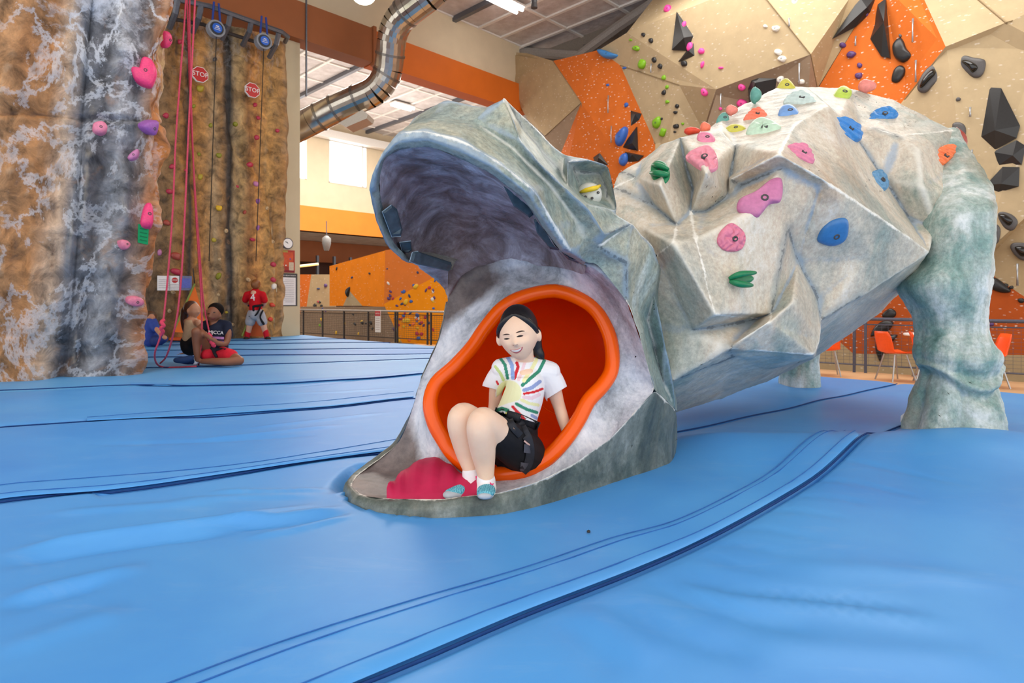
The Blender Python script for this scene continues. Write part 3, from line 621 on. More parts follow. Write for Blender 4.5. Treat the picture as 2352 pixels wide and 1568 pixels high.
HFc += 'm9 m10 n10 hm h n9|m10 m11 n11 k1 n10|m11 m12 n12 n11|m12 m13 n13 n12|m13 m14 n14 n13|h t1 q1 hm|hm q1 n10|t1 t2 q1|t2 t3 q2 q1|n10 q1 q2 k1|t3 t4 q3 q2|k1 q2 q3 n11|e1 e2 r1|e2 e3 r2 r1|e3 e4 r2|e4 e5 r3 r2|e5 e6 r4 r3|e6 e7 r4|e7 e1 r1 r4|r1 r2 r3 r4|t4 e1 q3|t4 e2 e1|q3 e1 e7|q3 e7 n11|n11 e7 e6 n12|e6 e5 ck1|n12 e6 ck1 n13|ck1 ck2 n13|n13 ck2 n14|n14 ck2 jc|ck2 j1 jc|jc j1 j2|jc j2 j3|jc j3 j4|jc j4 j5|jc j5 j6|jc j6 j7|jc j7 m14|jc m14 n14|j6 j5 jr1|jr1 j5 o2|jr1 o2 jr2|jr2 o2 o3|jr2 o3 jr3|jr3 o3 o4|j3 w1 w2 j4|j4 L1 j5|j5 L1 L2 o2|o2 L2 L3 o3|o3 L3 o4|j4 w2 L1|L1 w2 w3 L2|L2 w3 L3|L3 w3 w4 o4'.split('|')
sil = ['n'+str(i) for i in range(0, 10)]+['h', 't1', 't2', 't3', 't4', 'e2', 'e3', 'e4', 'e5', 'ck1', 'ck2', 'j1', 'j2', 'j3']
cen = P(1250, 470, 3.3)
for s_ in sil: 
    v = hd[s_]; hd['x'+s_] = cen+(v-cen)*0.62+Vector((-0.05, 0.45, -0.05))
for a, b in zip(sil[:-1], sil[1:]): HFc.append(f'{a} {b} x{b} x{a}')
for i in range(4, 14):          # the rim band stands upright, facing out of the mouth
    q_ = hd['i%d' % i]; yn = hd['c%d' % i].y+.015; hd['i%d' % i] = CAM+(q_-CAM)*(yn/q_.y)
for i in range(6, 13): hd['m%d' % i] = hd['m%d' % i]+(hd['m%d' % i]-CAM).normalized()*.06
for i in range(4, 14):
    hd['c%d' % i] = hd['c%d' % i]-(hd['c%d' % i]-CAM).normalized()*.035
    hd['d%d' % i] = hd['c%d' % i].lerp(hd['i%d' % i], .5)-(hd['c%d' % i]-CAM).normalized()*.035
for i in range(4, 13): HFc[HFc.index(f'i{i} i{i+1} c{i+1} c{i}')] = f'i{i} i{i+1} d{i+1} d{i}'; HFc.append(f'd{i} d{i+1} c{i+1} c{i}')
HFc += ['i4 d4 c4', 'i13 d13 c13']
names = list(hd); ix = {n: i for i, n in enumerate(names)}; HV = [hd[n] for n in names]
HS = lines('h hm n10 k1 n11 n12 n13 n14|n13 ck2|ck2 n14|'+' '.join('c%d' % i for i in range(4, 15))+'|h t1 t2 t3 t4 e2 e3|e6 ck1 ck2 j1 j2 j3|j6 jr1 jr2 jr3 o4|j4 L1 L2 L3 o4|e1 e7|e3 e4 e5 e6|o2 o3', ix)
HWH = lines('h hm n10 k1 n11|ck2 n14|ck1 ck2|h t1 t2 t3 t4 e2 e3|j6 jr1 jr2 jr3|e7 e1 e2|'+' '.join('c%d' % i for i in range(5, 14))+'|j1 j2 j3|ck2 j1', ix)
HGL = lines('t1 q1 q2 q3|e3 e4 e5|e1 r1 r4|r1 r2 r3|n13 ck2|'+' '.join('i%d' % i for i in range(1, 15))+'|j4 j5 o2 o3|jc j6|n14 jc|t2 t3 t4', ix)
bm = dense(HV, faces_of(HFc, ix), 0.02, 5, HS, 0.004, 9.0, white=HWH, glaze=HGL, ww=.011, gw=.045)
UJ = bm_obj('upper_head', bm, M['beast_head'], BEAST, True)
# throat wall and lower jaw around the slide mouth
RING = [(1275, 668, 3.22), (1205, 680, 3.22), (1155, 706, 3.2), (1115, 752, 3.18), (1085, 796, 3.15), (1045, 840, 3.1), (1002, 880, 3.05), (988, 925, 3.0), (998, 972, 2.96), (1020, 1012, 2.93), (1036, 1036, 2.9), (1052, 1053, 2.88), (1068, 1067, 2.86), (1084, 1077, 2.85), (1100, 1084, 2.84), (1140, 1090, 2.82), (1199, 1083, 2.82), (1250, 1058, 2.84), (1295, 1013, 2.88), (1328, 965, 2.93), (1352, 920, 2.97), (1385, 884, 3.02), (1404, 850, 3.06), (1406, 805, 3.1), (1396, 760, 3.14), (1370, 714, 3.18), (1332, 686, 3.2)]
LIP = [(1255, 590, 3.3), (1180, 590, 3.38), (1110, 605, 3.42), (1060, 635, 3.42), (1027, 692, 3.4), (1010, 775, 3.33), (966, 873, 3.2), (956, 910, 3.14), (936, 972, 3.12), (912, 1020, 3.12), (865, 1060, 3.1), (822, 1090, 2.98), (806, 1112, 2.8), (830, 1137, 2.64), (890, 1145, 2.54), (1000, 1147, 2.49), (1140, 1133, 2.5), (1230, 1108, 2.57), (1320, 1064, 2.72), (1401, 1008, 2.86), (1456, 950, 2.96), (1503, 895, 3.03), (1490, 850, 3.0), (1467, 766, 2.94), (1441, 693, 2.9), (1399, 639, 2.87), (1345, 605, 2.93)]
nR = len(RING); ringP = [P(*p) for p in RING]; lipP = [P(*p) for p in LIP]
rc = sum(ringP, Vector())/nR
rO = [p+(p-rc).normalized()*0.02 for p in ringP]
midA = []; midB = []
for i in range(nR):
    a, b = rO[i], lipP[i]
    m1 = a.lerp(b, .33); m2 = a.lerp(b, .72)
    if 9 <= i <= 19:
        wgt = 1 if 10 <= i <= 18 else .6
        m1 = m1.lerp(Vector((m1.x, m1.y, min(m1.z, .03))), .8*wgt); m2 = m2.lerp(Vector((m2.x, m2.y, min(m2.z-.03, .02))), wgt)
    else: m1 += Vector((0, .05, 0)); m2 += Vector((0, .06, 0))
    midA.append(m1); midB.append(m2)
thr = [cr(r, 4, True) for r in ([p+Vector((0, .03, 0)) for p in ringP], rO, midA, midB, lipP)]
thr = [[Vector(v) for v in r] for r in thr]
ext = [p+((p-rc).normalized()*.14+Vector((0, .16, 0)))*(1 if (i <= 2 or i >= 25) else 0.0) for i, p in enumerate(lipP)]
thr.append([Vector(q) for q in cr(ext, 4, True)])
v, f = lofted(thr, True); NR_ = len(thr[0]); bm = dense(v, f, 0.026, 3, (), 0.004, 9, white=[[4*NR_+i*4 for i in range(16, 23)]], glaze=[[NR_+i*4 for i in range(nR)]+[NR_]], ww=.010, gw=.03); THR = bm_obj('throat_wall', bm, M['throat'], BEAST, True)
BRN = []
for v_ in THR.data.vertices:
    c = v_.co; far_ = (c-rc).length
    lo_ = sst(-.22, -.50, c.x-.5*max(0, c.z-.05))*sst(.42, .18, c.z+.2*c.x)*sst(.5, .66, far_)
    up_ = sst(.48, .68, far_)*sst(.42, .7, c.z)*sst(.12, -.2, c.x)
    BRN.append(max(lo_, up_))
THR.data.attributes.new('brown', 'FLOAT', 'POINT').data.foreach_set('value', BRN)
OUT = [None]*5+[None, None, (962, 912, 3.3), (930, 974, 3.3), (900, 1022, 3.25), (850, 1058, 3.2), (801, 1093, 2.99), (789, 1116, 2.81), (808, 1143, 2.62), (874, 1168, 2.5), (1000, 1172, 2.44), (1150, 1158, 2.48), (1240, 1148, 2.58), (1350, 1102, 2.78), (1440, 1070, 2.98), (1500, 1045, 3.13), (1538, 1012, 3.26)]
jw = {}; JF = []
prev = None
for i in range(7, 22):
    a = lipP[i]; b = P(*OUT[i]) if i > 6 else a
    t = a.lerp(b, .55)+Vector((0, 0, .012)); s_ = b.copy(); u = Vector((b.x, b.y, min(b.z-.1, -.15)))+(b-a).normalized()*0.02
    ins = a+Vector((0, 0, -.01))
    if i < 10: u = b+Vector((.02, .3, -.05)); 
    for k, q in zip('aitsu', (a, ins, t, s_, u)): jw[k+str(i)] = q
    if i > 7:
        j = i-1
        for x, y in (('a', 't'), ('t', 's'), ('s', 'u')): JF.append(f'{x}{j} {x}{i} {y}{i} {y}{j}')
jw['z1'] = P(1551, 939, 3.32); jw['z2'] = P(1556, 990, 3.45); jw['z3'] = jw['z2']+Vector((0, .1, -.3))
JF += ['a21 z1 t21', 't21 z1 s21', 's21 z1 z2', 's21 z2 z3 u21']
# far cheek: the left edge seen beside the mouth
for i in range(4, 8):
    a = lipP[i]; jw['y'+str(i)] = a+Vector((-.012, .03, 0)); jw['x'+str(i)] = a+Vector((.05, .4, -.03)); jw['a'+str(i)] = a
for i in range(5, 8): JF += [f'a{i-1} a{i} y{i} y{i-1}', f'y{i-1} y{i} x{i} x{i-1}']
JF += ['a7 t7 y7', 'y7 t7 s7', 'y7 s7 u7 x7', 'a21 a20 z1'] if False else ['a7 t7 y7', 'y7 t7 s7', 'y7 s7 u7 x7']
names = list(jw); ix = {n: i for i, n in enumerate(names)}
bm = dense([jw[n] for n in names], faces_of(JF, ix), 0.028, 4, [[ix['a%d' % i] for i in range(7, 22)]], 0.004, 9, white=[[ix['a%d' % i] for i in range(7, 22)], [ix['a21'], ix['z1']]], ww=.010)
JAW = bm_obj('lower_jaw', bm, M['jaw'], BEAST, True)
# palate
up_in = [hd['i'+str(i)] for i in range(15)]
thB = [P(*p) for p in [(1027, 694, 3.4), (1033, 672, 3.41), (1045, 652, 3.42), (1055, 640, 3.42), (1068, 628, 3.42), (1080, 620, 3.42), (1095, 611, 3.42), (1112, 604, 3.41), (1135, 597, 3.4), (1165, 591, 3.39), (1200, 588, 3.35), (1240, 588, 3.3), (1280, 590, 3.18), (1315, 597, 3.04), (1347, 607, 2.93)]]
rows = []
for t in (0, .08, .25, .5, .75, 1.0):
    row = []
    for i in range(15):
        p = up_in[i].lerp(thB[i], t); u = i/14
        p += (p-CAM).normalized()*0.34*math.sin(math.pi*min(1, t*1.0))*math.sin(math.pi*min(1, max(0, .06+.88*u)))**.7
        row.append(p)
    rows.append([Vector(q) for q in cr(row, 4)])
rows.append([q+Vector((0, .06, -.05)) for q in rows[-1]])
v, f = lofted(rows); bm = dense(v, f, 0.03, 3, (), 0.007, 8); bm_obj('palate', bm, M['palate'], BEAST, True)
# teeth
WHT = plain('#9aa9b3', .5, .3, .1)
def tooth(poly, Y0, Y1, dep, edge=(0, 1, 2)):
    fr = [P(a, b, Y0+(Y1-Y0)*t) for a, b, t in poly]; c = sum(fr, Vector())/len(fr)
    bk = [p+(p-CAM).normalized()*dep for p in fr]; ins = [c+(p-c)*.82-(c-CAM).normalized()*.012 for p in fr]
    n = len(fr); vs = bk+fr+ins
    fs = [list(range(n))]+[(i, (i+1) % n, n+(i+1) % n, n+i) for i in range(n)]+[(n+i, n+(i+1) % n, 2*n+(i+1) % n, 2*n+i) for i in range(n)]+[list(range(2*n, 3*n))]
    o = mk('tooth', vs, fs, M['tooth'], BEAST); mk('tooth_edge', *sweep([fr[k] for k in edge], .0022, 6), WHT, o)
tooth([(878, 486, 0), (899, 470, 0), (912, 480, .3), (925, 528, 1), (921, 542, 1), (900, 544, 1)], 2.60, 2.74, .12, (1, 0, 5, 4))
tooth([(918, 556, 0), (944, 553, 0), (946, 575, 1), (938, 580, 1), (924, 578, 1)], 2.82, 2.90, .1, (1, 0, 4))
tooth([(941, 600, 0), (947, 579, 0), (960, 577, .1), (1036, 602, 1), (1038, 610, 1), (1031, 623, 1), (955, 606, .2)], 2.84, 3.06, .12, (6, 0, 1, 2))
tooth([(1157, 428, 0), (1170, 422, 0), (1205, 458, .5), (1233, 487, 1), (1216, 500, 1), (1180, 474, .5)], 2.45, 2.56, .09, (1, 2, 3))
tooth([(1226, 504, 0), (1236, 498, 0), (1262, 535, .5), (1286, 575, 1), (1264, 572, 1), (1233, 535, .5)], 2.56, 2.70, .09, (1, 2, 3))
tooth([(1286, 576, 0), (1300, 584, 0), (1338, 598, 1), (1328, 605, 1), (1305, 596, .4)], 2.72, 2.9, .08)
# eye
eye = mk('eye', *lofted([[P(1354, 446, 2.9)+Vector((math.cos(a)*r, d, math.sin(a)*r*.95)) for a in [2*math.pi*k/24 for k in range(24)]] for r, d in ((.066, .06), (.06, .0), (.045, -.035), (.02, -.05), (.001, -.052))], True), plain('#d9d6c8', .35, .4, .06), BEAST, True)
lid = sweep([P(1333, 441, 2.86), P(1345, 437, 2.83), P(1358, 434, 2.82), P(1370, 431, 2.84), P(1378, 426, 2.87)], [.006, .011, .012, .011, .006], 8); mk('eyelid', *lid, plain('#e6c21e', .35, .4, .08), eye, True)
for a, b in ((1345, 452), (1360, 455), (1374, 442)):
    mk('bolt_hole', *lofted([[P(a, b, 2.852)+Vector((math.cos(t)*r, y, math.sin(t)*r)) for t in [2*math.pi*k/10 for k in range(10)]] for r, y in ((.007, 0), (.006, -.004), (.001, -.004))], True), M['grey_hold'], eye, True)
# red cushion in the jaw
cu = []
for j in range(9):
    row = []
    for i in range(25):
        u, t = i/24, j/8
        base = [(886, 1146, 2.62), (930, 1085, 2.82), (1000, 1050, 2.98), (1050, 1068, 2.95), (1075, 1105, 2.8), (1075, 1140, 2.62)]
        row.append((u, t))
    cu.append(row)
o0 = np.array(cr([P(888, 1143, 2.57), P(905, 1112, 2.75), P(940, 1072, 2.92), P(990, 1048, 3.0), P(1030, 1062, 2.95), P(1062, 1092, 2.86), P(1090, 1112, 2.75), P(1120, 1132, 2.62)], 4))
o1 = np.array(cr([P(888, 1143, 2.55), P(910, 1145, 2.54), P(935, 1146, 2.54), P(970, 1146, 2.54), P(1010, 1145, 2.54), P(1050, 1143, 2.54), P(1090, 1140, 2.55), P(1122, 1136, 2.57)], 4))
cr_ = []
for t in np.linspace(0, 1, 12):
    row = []
    for i in range(len(o0)):
        p = Vector(o0[i]*(1-t)+o1[i]*t); p.z += .03*math.sin(math.pi*t)+.03*(abs(math.sin(i*.8+.4*t))**.6)*math.sin(math.pi*t); row.append(p)
    cr_.append(row)
cr_ = [[p-Vector((0, -.02, .12)) for p in cr_[0]]]+cr_+[[p-Vector((0, .01, .08)) for p in cr_[-1]]]
v, f = lofted(cr_); CUSH = mk('cushion', v, f, M['cushion'], None, True)
tag(CUSH, 'crimson red pleated cushion lying in the open lower jaw', 'cushion')
# ------------------------------------------------------------------ slide tube
SL = thing('tube_slide', 'bright orange plastic tube slide mouth set in the beast throat', 'slide', (0.1, 3.0, 0.1))
rp = [Vector(p) for p in cr(ringP, 4, True)]
v, f = sweep(rp, 0.037, 16, closed=True); mk('slide_lip', v, f, M['slide'], SL, True)
rows = [rp]
for k, (dx, dy, dz, s_) in enumerate([(0.03, .16, .01, .97), (.1, .38, .04, .98), (.25, .66, .08, 1.0), (.5, .85, .12, 1.0), (.8, .95, .15, .9)]):
    c = rc+Vector((dx, dy, dz)); row = []
    t = min(1, (k+1)/3)
    for i, p in enumerate(rp):
        a = math.atan2(p.z-rc.z, p.x-rc.x); circ = c+Vector((math.cos(a)*.44, 0, math.sin(a)*.44)); q = c+(p-rc)*s_
        q.y = c.y+(p.y-rc.y)*(1-t)
        row.append(q.lerp(circ, t))
    rows.append(row)
v, f = lofted(rows, True); f.append(tuple(range(len(v)-len(rp), len(v)))); TUN = mk('slide_tunnel', v, f, M['slide_in'], SL, True)
sm = [P(1254, 938, 3.15), P(1270, 950, 3.12), P(1290, 957, 3.1), P(1318, 963, 3.08)]
TTUN = BVHTree.FromPolygons([v_.co.copy() for v_ in TUN.data.vertices], [list(p.vertices) for p in TUN.data.polygons])
sp_ = []
for a, b in ((1246, 932), (1262, 944), (1285, 954), (1305, 960), (1330, 966)):
    l, n, i, d = TTUN.ray_cast(CAM, R(a, b).normalized()); 
    if l: sp_.append(l-(l-CAM).normalized()*.004)
if len(sp_) > 2: mk('tunnel_seam', *sweep(cr(sp_, 4), .006, 6), M['slide'], SL, True)
# ------------------------------------------------------------------ rock faced pillar and rear rock wall
def m_rock(name, stops, warp=0.22, veins=0.8, cell=1.0, ua=0.0, ub=4.0):
    t = NT(name, 0.5, 0.35); tc = t.n('ShaderNodeTexCoord'); uv = tc.outputs['UV']
    def mp(loc, sc):
        m = t.n('ShaderNodeMapping'); t.l(uv, m.inputs[0]); m.inputs['Location'].default_value = loc; m.inputs['Scale'].default_value = sc; return m.outputs[0]
    sp = t.n('ShaderNodeSeparateXYZ'); t.l(mp((-ua/(ub-ua), 0, 0), (1/(ub-ua), 1, 1)), sp.inputs[0])       # UV in metres
    a = t.noise(mp((1, 2, 0), (1.3*cell, 0.35*cell, 1)), 1.6, 5, 0.6, 0.6)
    fac = t.math('ADD', sp.outputs[0], t.math('MULTIPLY', t.math('SUBTRACT', a, 0.5), warp))
    c = t.ramp(fac, [(p, hx(h)) for p, h in stops])
    g = t.noise(mp((3, 1, 0), (1, 0.8, 1)), 5*cell, 9, 0.68, 0.5)
    c = t.mix(0.85, c, t.ramp(g, [(0.34, W4(0.12)), (0.66, W4(0.88))]), 'OVERLAY')
    br = t.noise(mp((8, 4, 0), (1, .7, 1)), 3.1*cell, 5, 0.6, 0.4)
    c = t.mix(t.ramp(br, [(0.58, W4(0)), (0.74, W4(0.5))]), c, hx('#b8875a'))
    at = t.n('ShaderNodeAttribute', attribute_name='frost'); fr = at.outputs['Fac']
    rid = t.math('ABSOLUTE', t.math('SUBTRACT', t.noise(mp((5, 7, 0), (1, 0.7, 1)), 1.7*cell, 9, 0.66, 0.35), 0.5))
    vein = t.math('MULTIPLY', t.ramp(rid, [(0.0, W4(1)), (0.014, W4(0.8)), (0.03, W4(0))]), t.math('ADD', t.math('MULTIPLY', fr, 1.1), 0.04, True))
    c = t.mix(t.math('MULTIPLY', vein, veins), c, hx('#e4e8f2'))
    bl = t.ramp(t.math('ADD', t.noise(mp((2, 9, 0), (1, 1.3, 1)), 2.4*cell, 10, 0.74, 0.3), t.math('MULTIPLY', fr, 0.5)), [(0.86, W4(0)), (0.99, W4(1))])
    c = t.mix(t.math('MULTIPLY', bl, veins), c, hx('#d6d8e0'))
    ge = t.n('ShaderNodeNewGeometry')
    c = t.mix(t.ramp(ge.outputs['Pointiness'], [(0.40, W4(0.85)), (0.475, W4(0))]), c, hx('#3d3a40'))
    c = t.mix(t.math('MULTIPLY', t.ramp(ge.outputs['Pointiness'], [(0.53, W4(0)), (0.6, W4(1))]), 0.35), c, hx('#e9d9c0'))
    t.col(c); t.bump(g, 0.8, 0.06); return t.m
def rock_grid(name, path, z0, z1, step, disp, mats, lean, frost, parent=None, cap=False):
    pts = np.array(cr(path, 14)); s = np.r_[0, np.cumsum(np.hypot(*np.diff(pts, axis=0).T))]; n = int(s[-1]/step)+1
    us = np.linspace(0, s[-1], n); X = np.interp(us, s, pts[:, 0]); Y = np.interp(us, s, pts[:, 1])
    T = np.gradient(np.c_[X, Y], axis=0); T /= np.linalg.norm(T, axis=1)[:, None]; N = np.c_[T[:, 1], -T[:, 0]]
    nz = int((z1-z0)/step)+1; zs = np.linspace(z0, z1, nz); vs = []; uv = []; fr = []
    for z in zs:
        for i in range(n):
            d = disp(us[i], z); vs.append((X[i]+N[i, 0]*d+lean[0]*z, Y[i]+N[i, 1]*d+lean[1]*z, z)); uv.append((us[i], z)); fr.append(frost(us[i]/s[-1], (z-z0)/(z1-z0)))
    fs = [(j*n+i, j*n+i+1, (j+1)*n+i+1, (j+1)*n+i) for j in range(nz-1) for i in range(n-1)]
    me = bpy.data.meshes.new(name); me.from_pydata(vs, [], fs); me.update()
    l = me.uv_layers.new(name='UVMap'); idx = np.zeros(len(me.loops), int); me.loops.foreach_get('vertex_index', idx)
    l.data.foreach_set('uv', np.array(uv, float)[idx].ravel())
    a = me.attributes.new('frost', 'FLOAT', 'POINT'); a.data.foreach_set('value', fr)
    return link_mesh(name, me, mats, parent, True)
def nz3(a, b, c=0.0): return noise.noise(Vector((a, b, c)))
def disp_pillar(u, z):
    d = .16*nz3(u*1.5, z*.28, 1)+.12*nz3(u*3.4, z*.55, 4)+.10*abs(nz3(u*1.9+nz3(u, z)*.6, z*1.5, 7))
    d += .11*nz3(u*4, z*2.0, 2)*(1.2 if z > 1.6 else .7)+.035*nz3(u*9, z*5, 3)-.05*abs(nz3(u*6+3, z*4, 15))+.014*nz3(u*22, z*16, 5)
    d -= .09*math.exp(-((nz3(u*1.3, z*.22, 9))/.03)**2)
    d -= .06*math.exp(-((z-2.55-.12*u-.1*nz3(u*2, 0))/.02)**2)
    return d
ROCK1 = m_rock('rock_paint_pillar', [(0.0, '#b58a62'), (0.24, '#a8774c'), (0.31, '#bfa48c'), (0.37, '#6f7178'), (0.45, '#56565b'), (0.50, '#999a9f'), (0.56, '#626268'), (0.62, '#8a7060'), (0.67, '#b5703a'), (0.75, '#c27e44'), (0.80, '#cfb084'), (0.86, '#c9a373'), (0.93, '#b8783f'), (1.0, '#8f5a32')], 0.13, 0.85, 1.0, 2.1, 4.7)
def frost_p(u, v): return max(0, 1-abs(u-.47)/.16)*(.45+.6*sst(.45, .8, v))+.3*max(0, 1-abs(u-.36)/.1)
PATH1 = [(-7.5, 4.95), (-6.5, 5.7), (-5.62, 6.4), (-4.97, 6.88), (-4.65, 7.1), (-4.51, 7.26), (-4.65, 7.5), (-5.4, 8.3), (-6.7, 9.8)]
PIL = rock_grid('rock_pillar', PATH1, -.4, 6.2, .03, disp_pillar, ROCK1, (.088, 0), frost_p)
tag(PIL, 'tall painted rock climbing pillar, grey and white streaked, standing at the left', 'climbing wall')
NW = Vector((A2.y, -A2.x, 0))
def rw(px, py, off=0.0): return on_plane(px, py, WP+NW*off, NW)
def disp_rear(u, z):
    return .12+.16*nz3(u*1.3, z*.22, 11)+.1*nz3(u*3, z*.5, 14)+.06*nz3(u*5, z*2.2, 12)+.03*nz3(u*10, z*6, 13)-.1*math.exp(-((nz3(u*.9, z*.12, 19))/.03)**2)
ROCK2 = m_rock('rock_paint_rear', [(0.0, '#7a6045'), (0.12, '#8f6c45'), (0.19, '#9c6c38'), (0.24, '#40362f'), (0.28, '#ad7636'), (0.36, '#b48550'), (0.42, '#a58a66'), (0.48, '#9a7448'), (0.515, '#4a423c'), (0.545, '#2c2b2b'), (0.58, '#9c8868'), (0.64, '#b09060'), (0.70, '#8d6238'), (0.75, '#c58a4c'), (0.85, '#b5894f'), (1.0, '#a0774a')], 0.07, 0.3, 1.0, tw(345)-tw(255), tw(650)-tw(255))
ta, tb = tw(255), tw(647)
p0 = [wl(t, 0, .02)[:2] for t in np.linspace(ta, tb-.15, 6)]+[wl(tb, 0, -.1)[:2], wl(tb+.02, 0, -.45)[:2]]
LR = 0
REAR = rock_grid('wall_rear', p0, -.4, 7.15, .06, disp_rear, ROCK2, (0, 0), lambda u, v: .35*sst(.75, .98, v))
tag(REAR, 'brown and gold painted rock climbing wall at the back left', 'climbing wall')
def text(s, size, o, xd, upd, m, parent, ext=0.004, name='lettering', align='CENTER'):
    cu = bpy.data.curves.new('t', 'FONT'); cu.body = s; cu.size = size; cu.align_x = align; cu.align_y = 'CENTER'; cu.extrude = ext; cu.resolution_u = 3
    t = bpy.data.objects.new('t', cu); COL.objects.link(t); dg = bpy.context.evaluated_depsgraph_get()
    me = bpy.data.meshes.new_from_object(t.evaluated_get(dg)); bpy.data.objects.remove(t); bpy.data.curves.remove(cu)
    xd = xd.normalized(); upd = upd.normalized(); n = xd.cross(upd)
    me.transform(Matrix((( xd.x, upd.x, n.x, o.x), (xd.y, upd.y, n.y, o.y), (xd.z, upd.z, n.z, o.z), (0, 0, 0, 1)))); me.name = name
    me.materials.clear(); return link_mesh(name, me, m, parent, False)
UP = Vector((0, 0, 1))
def board(name, label, cat, c, w_, h_, xd, n, m, th=0.02, group=None, root=True):
    """flat upright panel with its centre at c, facing n"""
    mb = MB(); xd = xd.normalized(); q = [c-xd*w_/2-UP*h_/2, c+xd*w_/2-UP*h_/2, c+xd*w_/2+UP*h_/2, c-xd*w_/2+UP*h_/2]; mb.prism(q, -n*th); o = mb.make(name, m)
    return tag(o, label, cat, group)
def sub_board(name, c, w_, h_, xd, n, m, parent, th=0.004):
    xd = xd.normalized(); q = [c-xd*w_/2-UP*h_/2, c+xd*w_/2-UP*h_/2, c+xd*w_/2+UP*h_/2, c-xd*w_/2+UP*h_/2]; return MB().prism([p+n*th for p in q], -n*th).make(name, m, parent)
RED = plain('#c22a28', .4, .3, .05); WHI = plain('#efeae6', .5, .3, .03)
def ngon(c, r, n, xd, nn, a0=0.0): return [c+xd*math.cos(a0+2*math.pi*k/n)*r+UP*math.sin(a0+2*math.pi*k/n)*r for k in range(n)]
for px, py, lab in ((460, 171, 'red STOP sign high on the rear rock wall, left one of the two'), (580, 207, 'red STOP sign high on the rear rock wall, right one beside the pillar edge')):
    c = rw(px, py, .42); o = MB().prism(ngon(c, .175, 8, A2, NW, math.pi/8), -NW*.05).make('stop_sign', WHI); tag(o, lab, 'sign', 'stop signs')
    MB().prism(ngon(c+NW*.004, .162, 8, A2, NW, math.pi/8), -NW*.003).make('sign_face', RED, o); text('STOP', .135, c+NW*.008, A2, UP, WHI, o)
# truss rail with auto belay devices
tr = thing('belay_rail', 'grey steel rail along the top of the rear rock wall, carrying the belay devices', 'rail', rw(520, 60, .6))
pa, pb, pc = rw(392, -4, .7), rw(480, 14, .75), rw(648, 74, .75)
MB().tube([pa, pb, pc, rw(661, 84, .6), rw(655, 96, .2)], .055, 6).make('top_bar', M['steel'], tr)
MB().tube([p-UP*.28-NW*.35 for p in (pa, pb, pc)], .04, 6).make('lower_bar', plain('#3a3330', .6), tr)
for px, py in ((408, 0), (462, 12), (530, 30), (578, 46), (640, 76)):
    a = rw(px, py, .75); MB().tube([a, a-UP*.22-NW*.12, a-UP*.42-NW*.5], .06, 6).make('bracket', M['steel'], tr)
for px, py, lab in ((497, 66, 'round belay device with blue face hanging from the rail, left one'), (606, 95, 'round belay device with blue face hanging from the rail, right one')):
    c = rw(px, py, .9); d = thing('belay_device', lab, 'belay device', c, 'auto belay devices')
    def disc(r, y0, y1, m, nm, par):
        MB().prism([p+NW*y1 for p in ngon(c, r, 28, A2, NW)], -NW*(y1-y0)).make(nm, m, par)
    disc(.175, -.12, .03, plain('#8e9096', .5), 'housing', d); disc(.135, .03, .045, plain('#2d2f36', .4), 'bezel', d); disc(.098, .045, .06, plain('#2a63c8', .35, .4, .1), 'face', d)
    sub_board('face_mark', c+NW*.062, .1, .012, A2, NW, WHI, d); sub_board('face_mark', c+NW*.062-UP*.035, .12, .01, A2, NW, WHI, d); sub_board('face_mark', c+NW*.062+UP*.035, .06, .02, A2, NW, WHI, d)
    for s_ in (-.08, .08): MB().tube([c+A2*s_+UP*.12, c+A2*s_*.6+UP*.55], .022, 6).make('hanging_strap', plain('#27408f', .6), d)
    MB().tube([c-UP*.15, c-UP*4.9-NW*.42], .010, 5).make('webbing', plain('#2c2620', .7), d)
# column: clock, poster, rule board
XC = A2; 
cp = lambda px, py, off=.0: rw(px, py, off)
c = cp(660, 559, .02); ck = thing('wall_clock', 'round white wall clock with dark rim on the tan column', 'clock', c)
MB().prism(ngon(c+NW*.03, .135, 32, A2, NW), -NW*.04).make('clock_rim', plain('#4b4450', .4), ck); MB().prism(ngon(c+NW*.034, .115, 32, A2, NW), -NW*.003).make('clock_face', WHI, ck)
for ang, ln in ((2.6, .085), (2.2, .06)): MB().tube([c+NW*.038, c+NW*.038+A2*math.cos(ang)*ln+UP*math.sin(ang)*ln], .005, 4).make('clock_hand', M['black'], ck)
c = cp(660, 600, .015); po = board('poster', 'small red and orange climbing poster under the wall clock', 'poster', c, .38, .55, A2, NW, plain('#a8382c', .5, .3, .2, scale=6), .02)
sub_board('poster_patch', c+A2*.02+UP*.05+NW*.001, .26, .36, A2, NW, plain('#c4502e', .5, .3, .2, scale=7), po); sub_board('poster_patch', c-UP*.12+A2*.1+NW*.003, .12, .2, A2, NW, plain('#c8b49a', .5), po); sub_board('poster_patch', c-UP*.24+NW*.003, .36, .05, A2, NW, plain('#7d1626', .5), po)
sub_board('poster_patch', c+UP*.24-A2*.06+NW*.003, .14, .05, A2, NW, plain('#a08a3c', .5), po); sub_board('poster_patch', c+A2*.07+UP*.06+NW*.006, .03, .03, A2, NW, plain('#3d56a8', .5), po)
for dx in (-.12, -.04): sub_board('poster_patch', c-UP*.1+A2*dx+NW*.006, .03, .03, A2, NW, WHI, po)
c = cp(662, 665, .015); rb = board('rules_board', 'white rules board with black frame on the tan column under the poster', 'sign', c, .47, .8, A2, NW, plain('#3e3b3c', .5), .03)
sub_board('rules_sheet', c-UP*.04-A2*.02+NW*.001, .42, .68, A2, NW, plain('#e6e0de', .5, .3, .03), rb)
text('AUTO BELAY POLICY', .04, c+UP*.345+NW*.006, A2, UP, WHI, rb)
for k in range(13): sub_board('text_line', c+UP*(.24-k*.045)-A2*(.02 if k % 3 else -.03)+NW*.006, .34 if k % 3 else .22, .008, A2, NW, plain('#a49fa2', .6), rb)
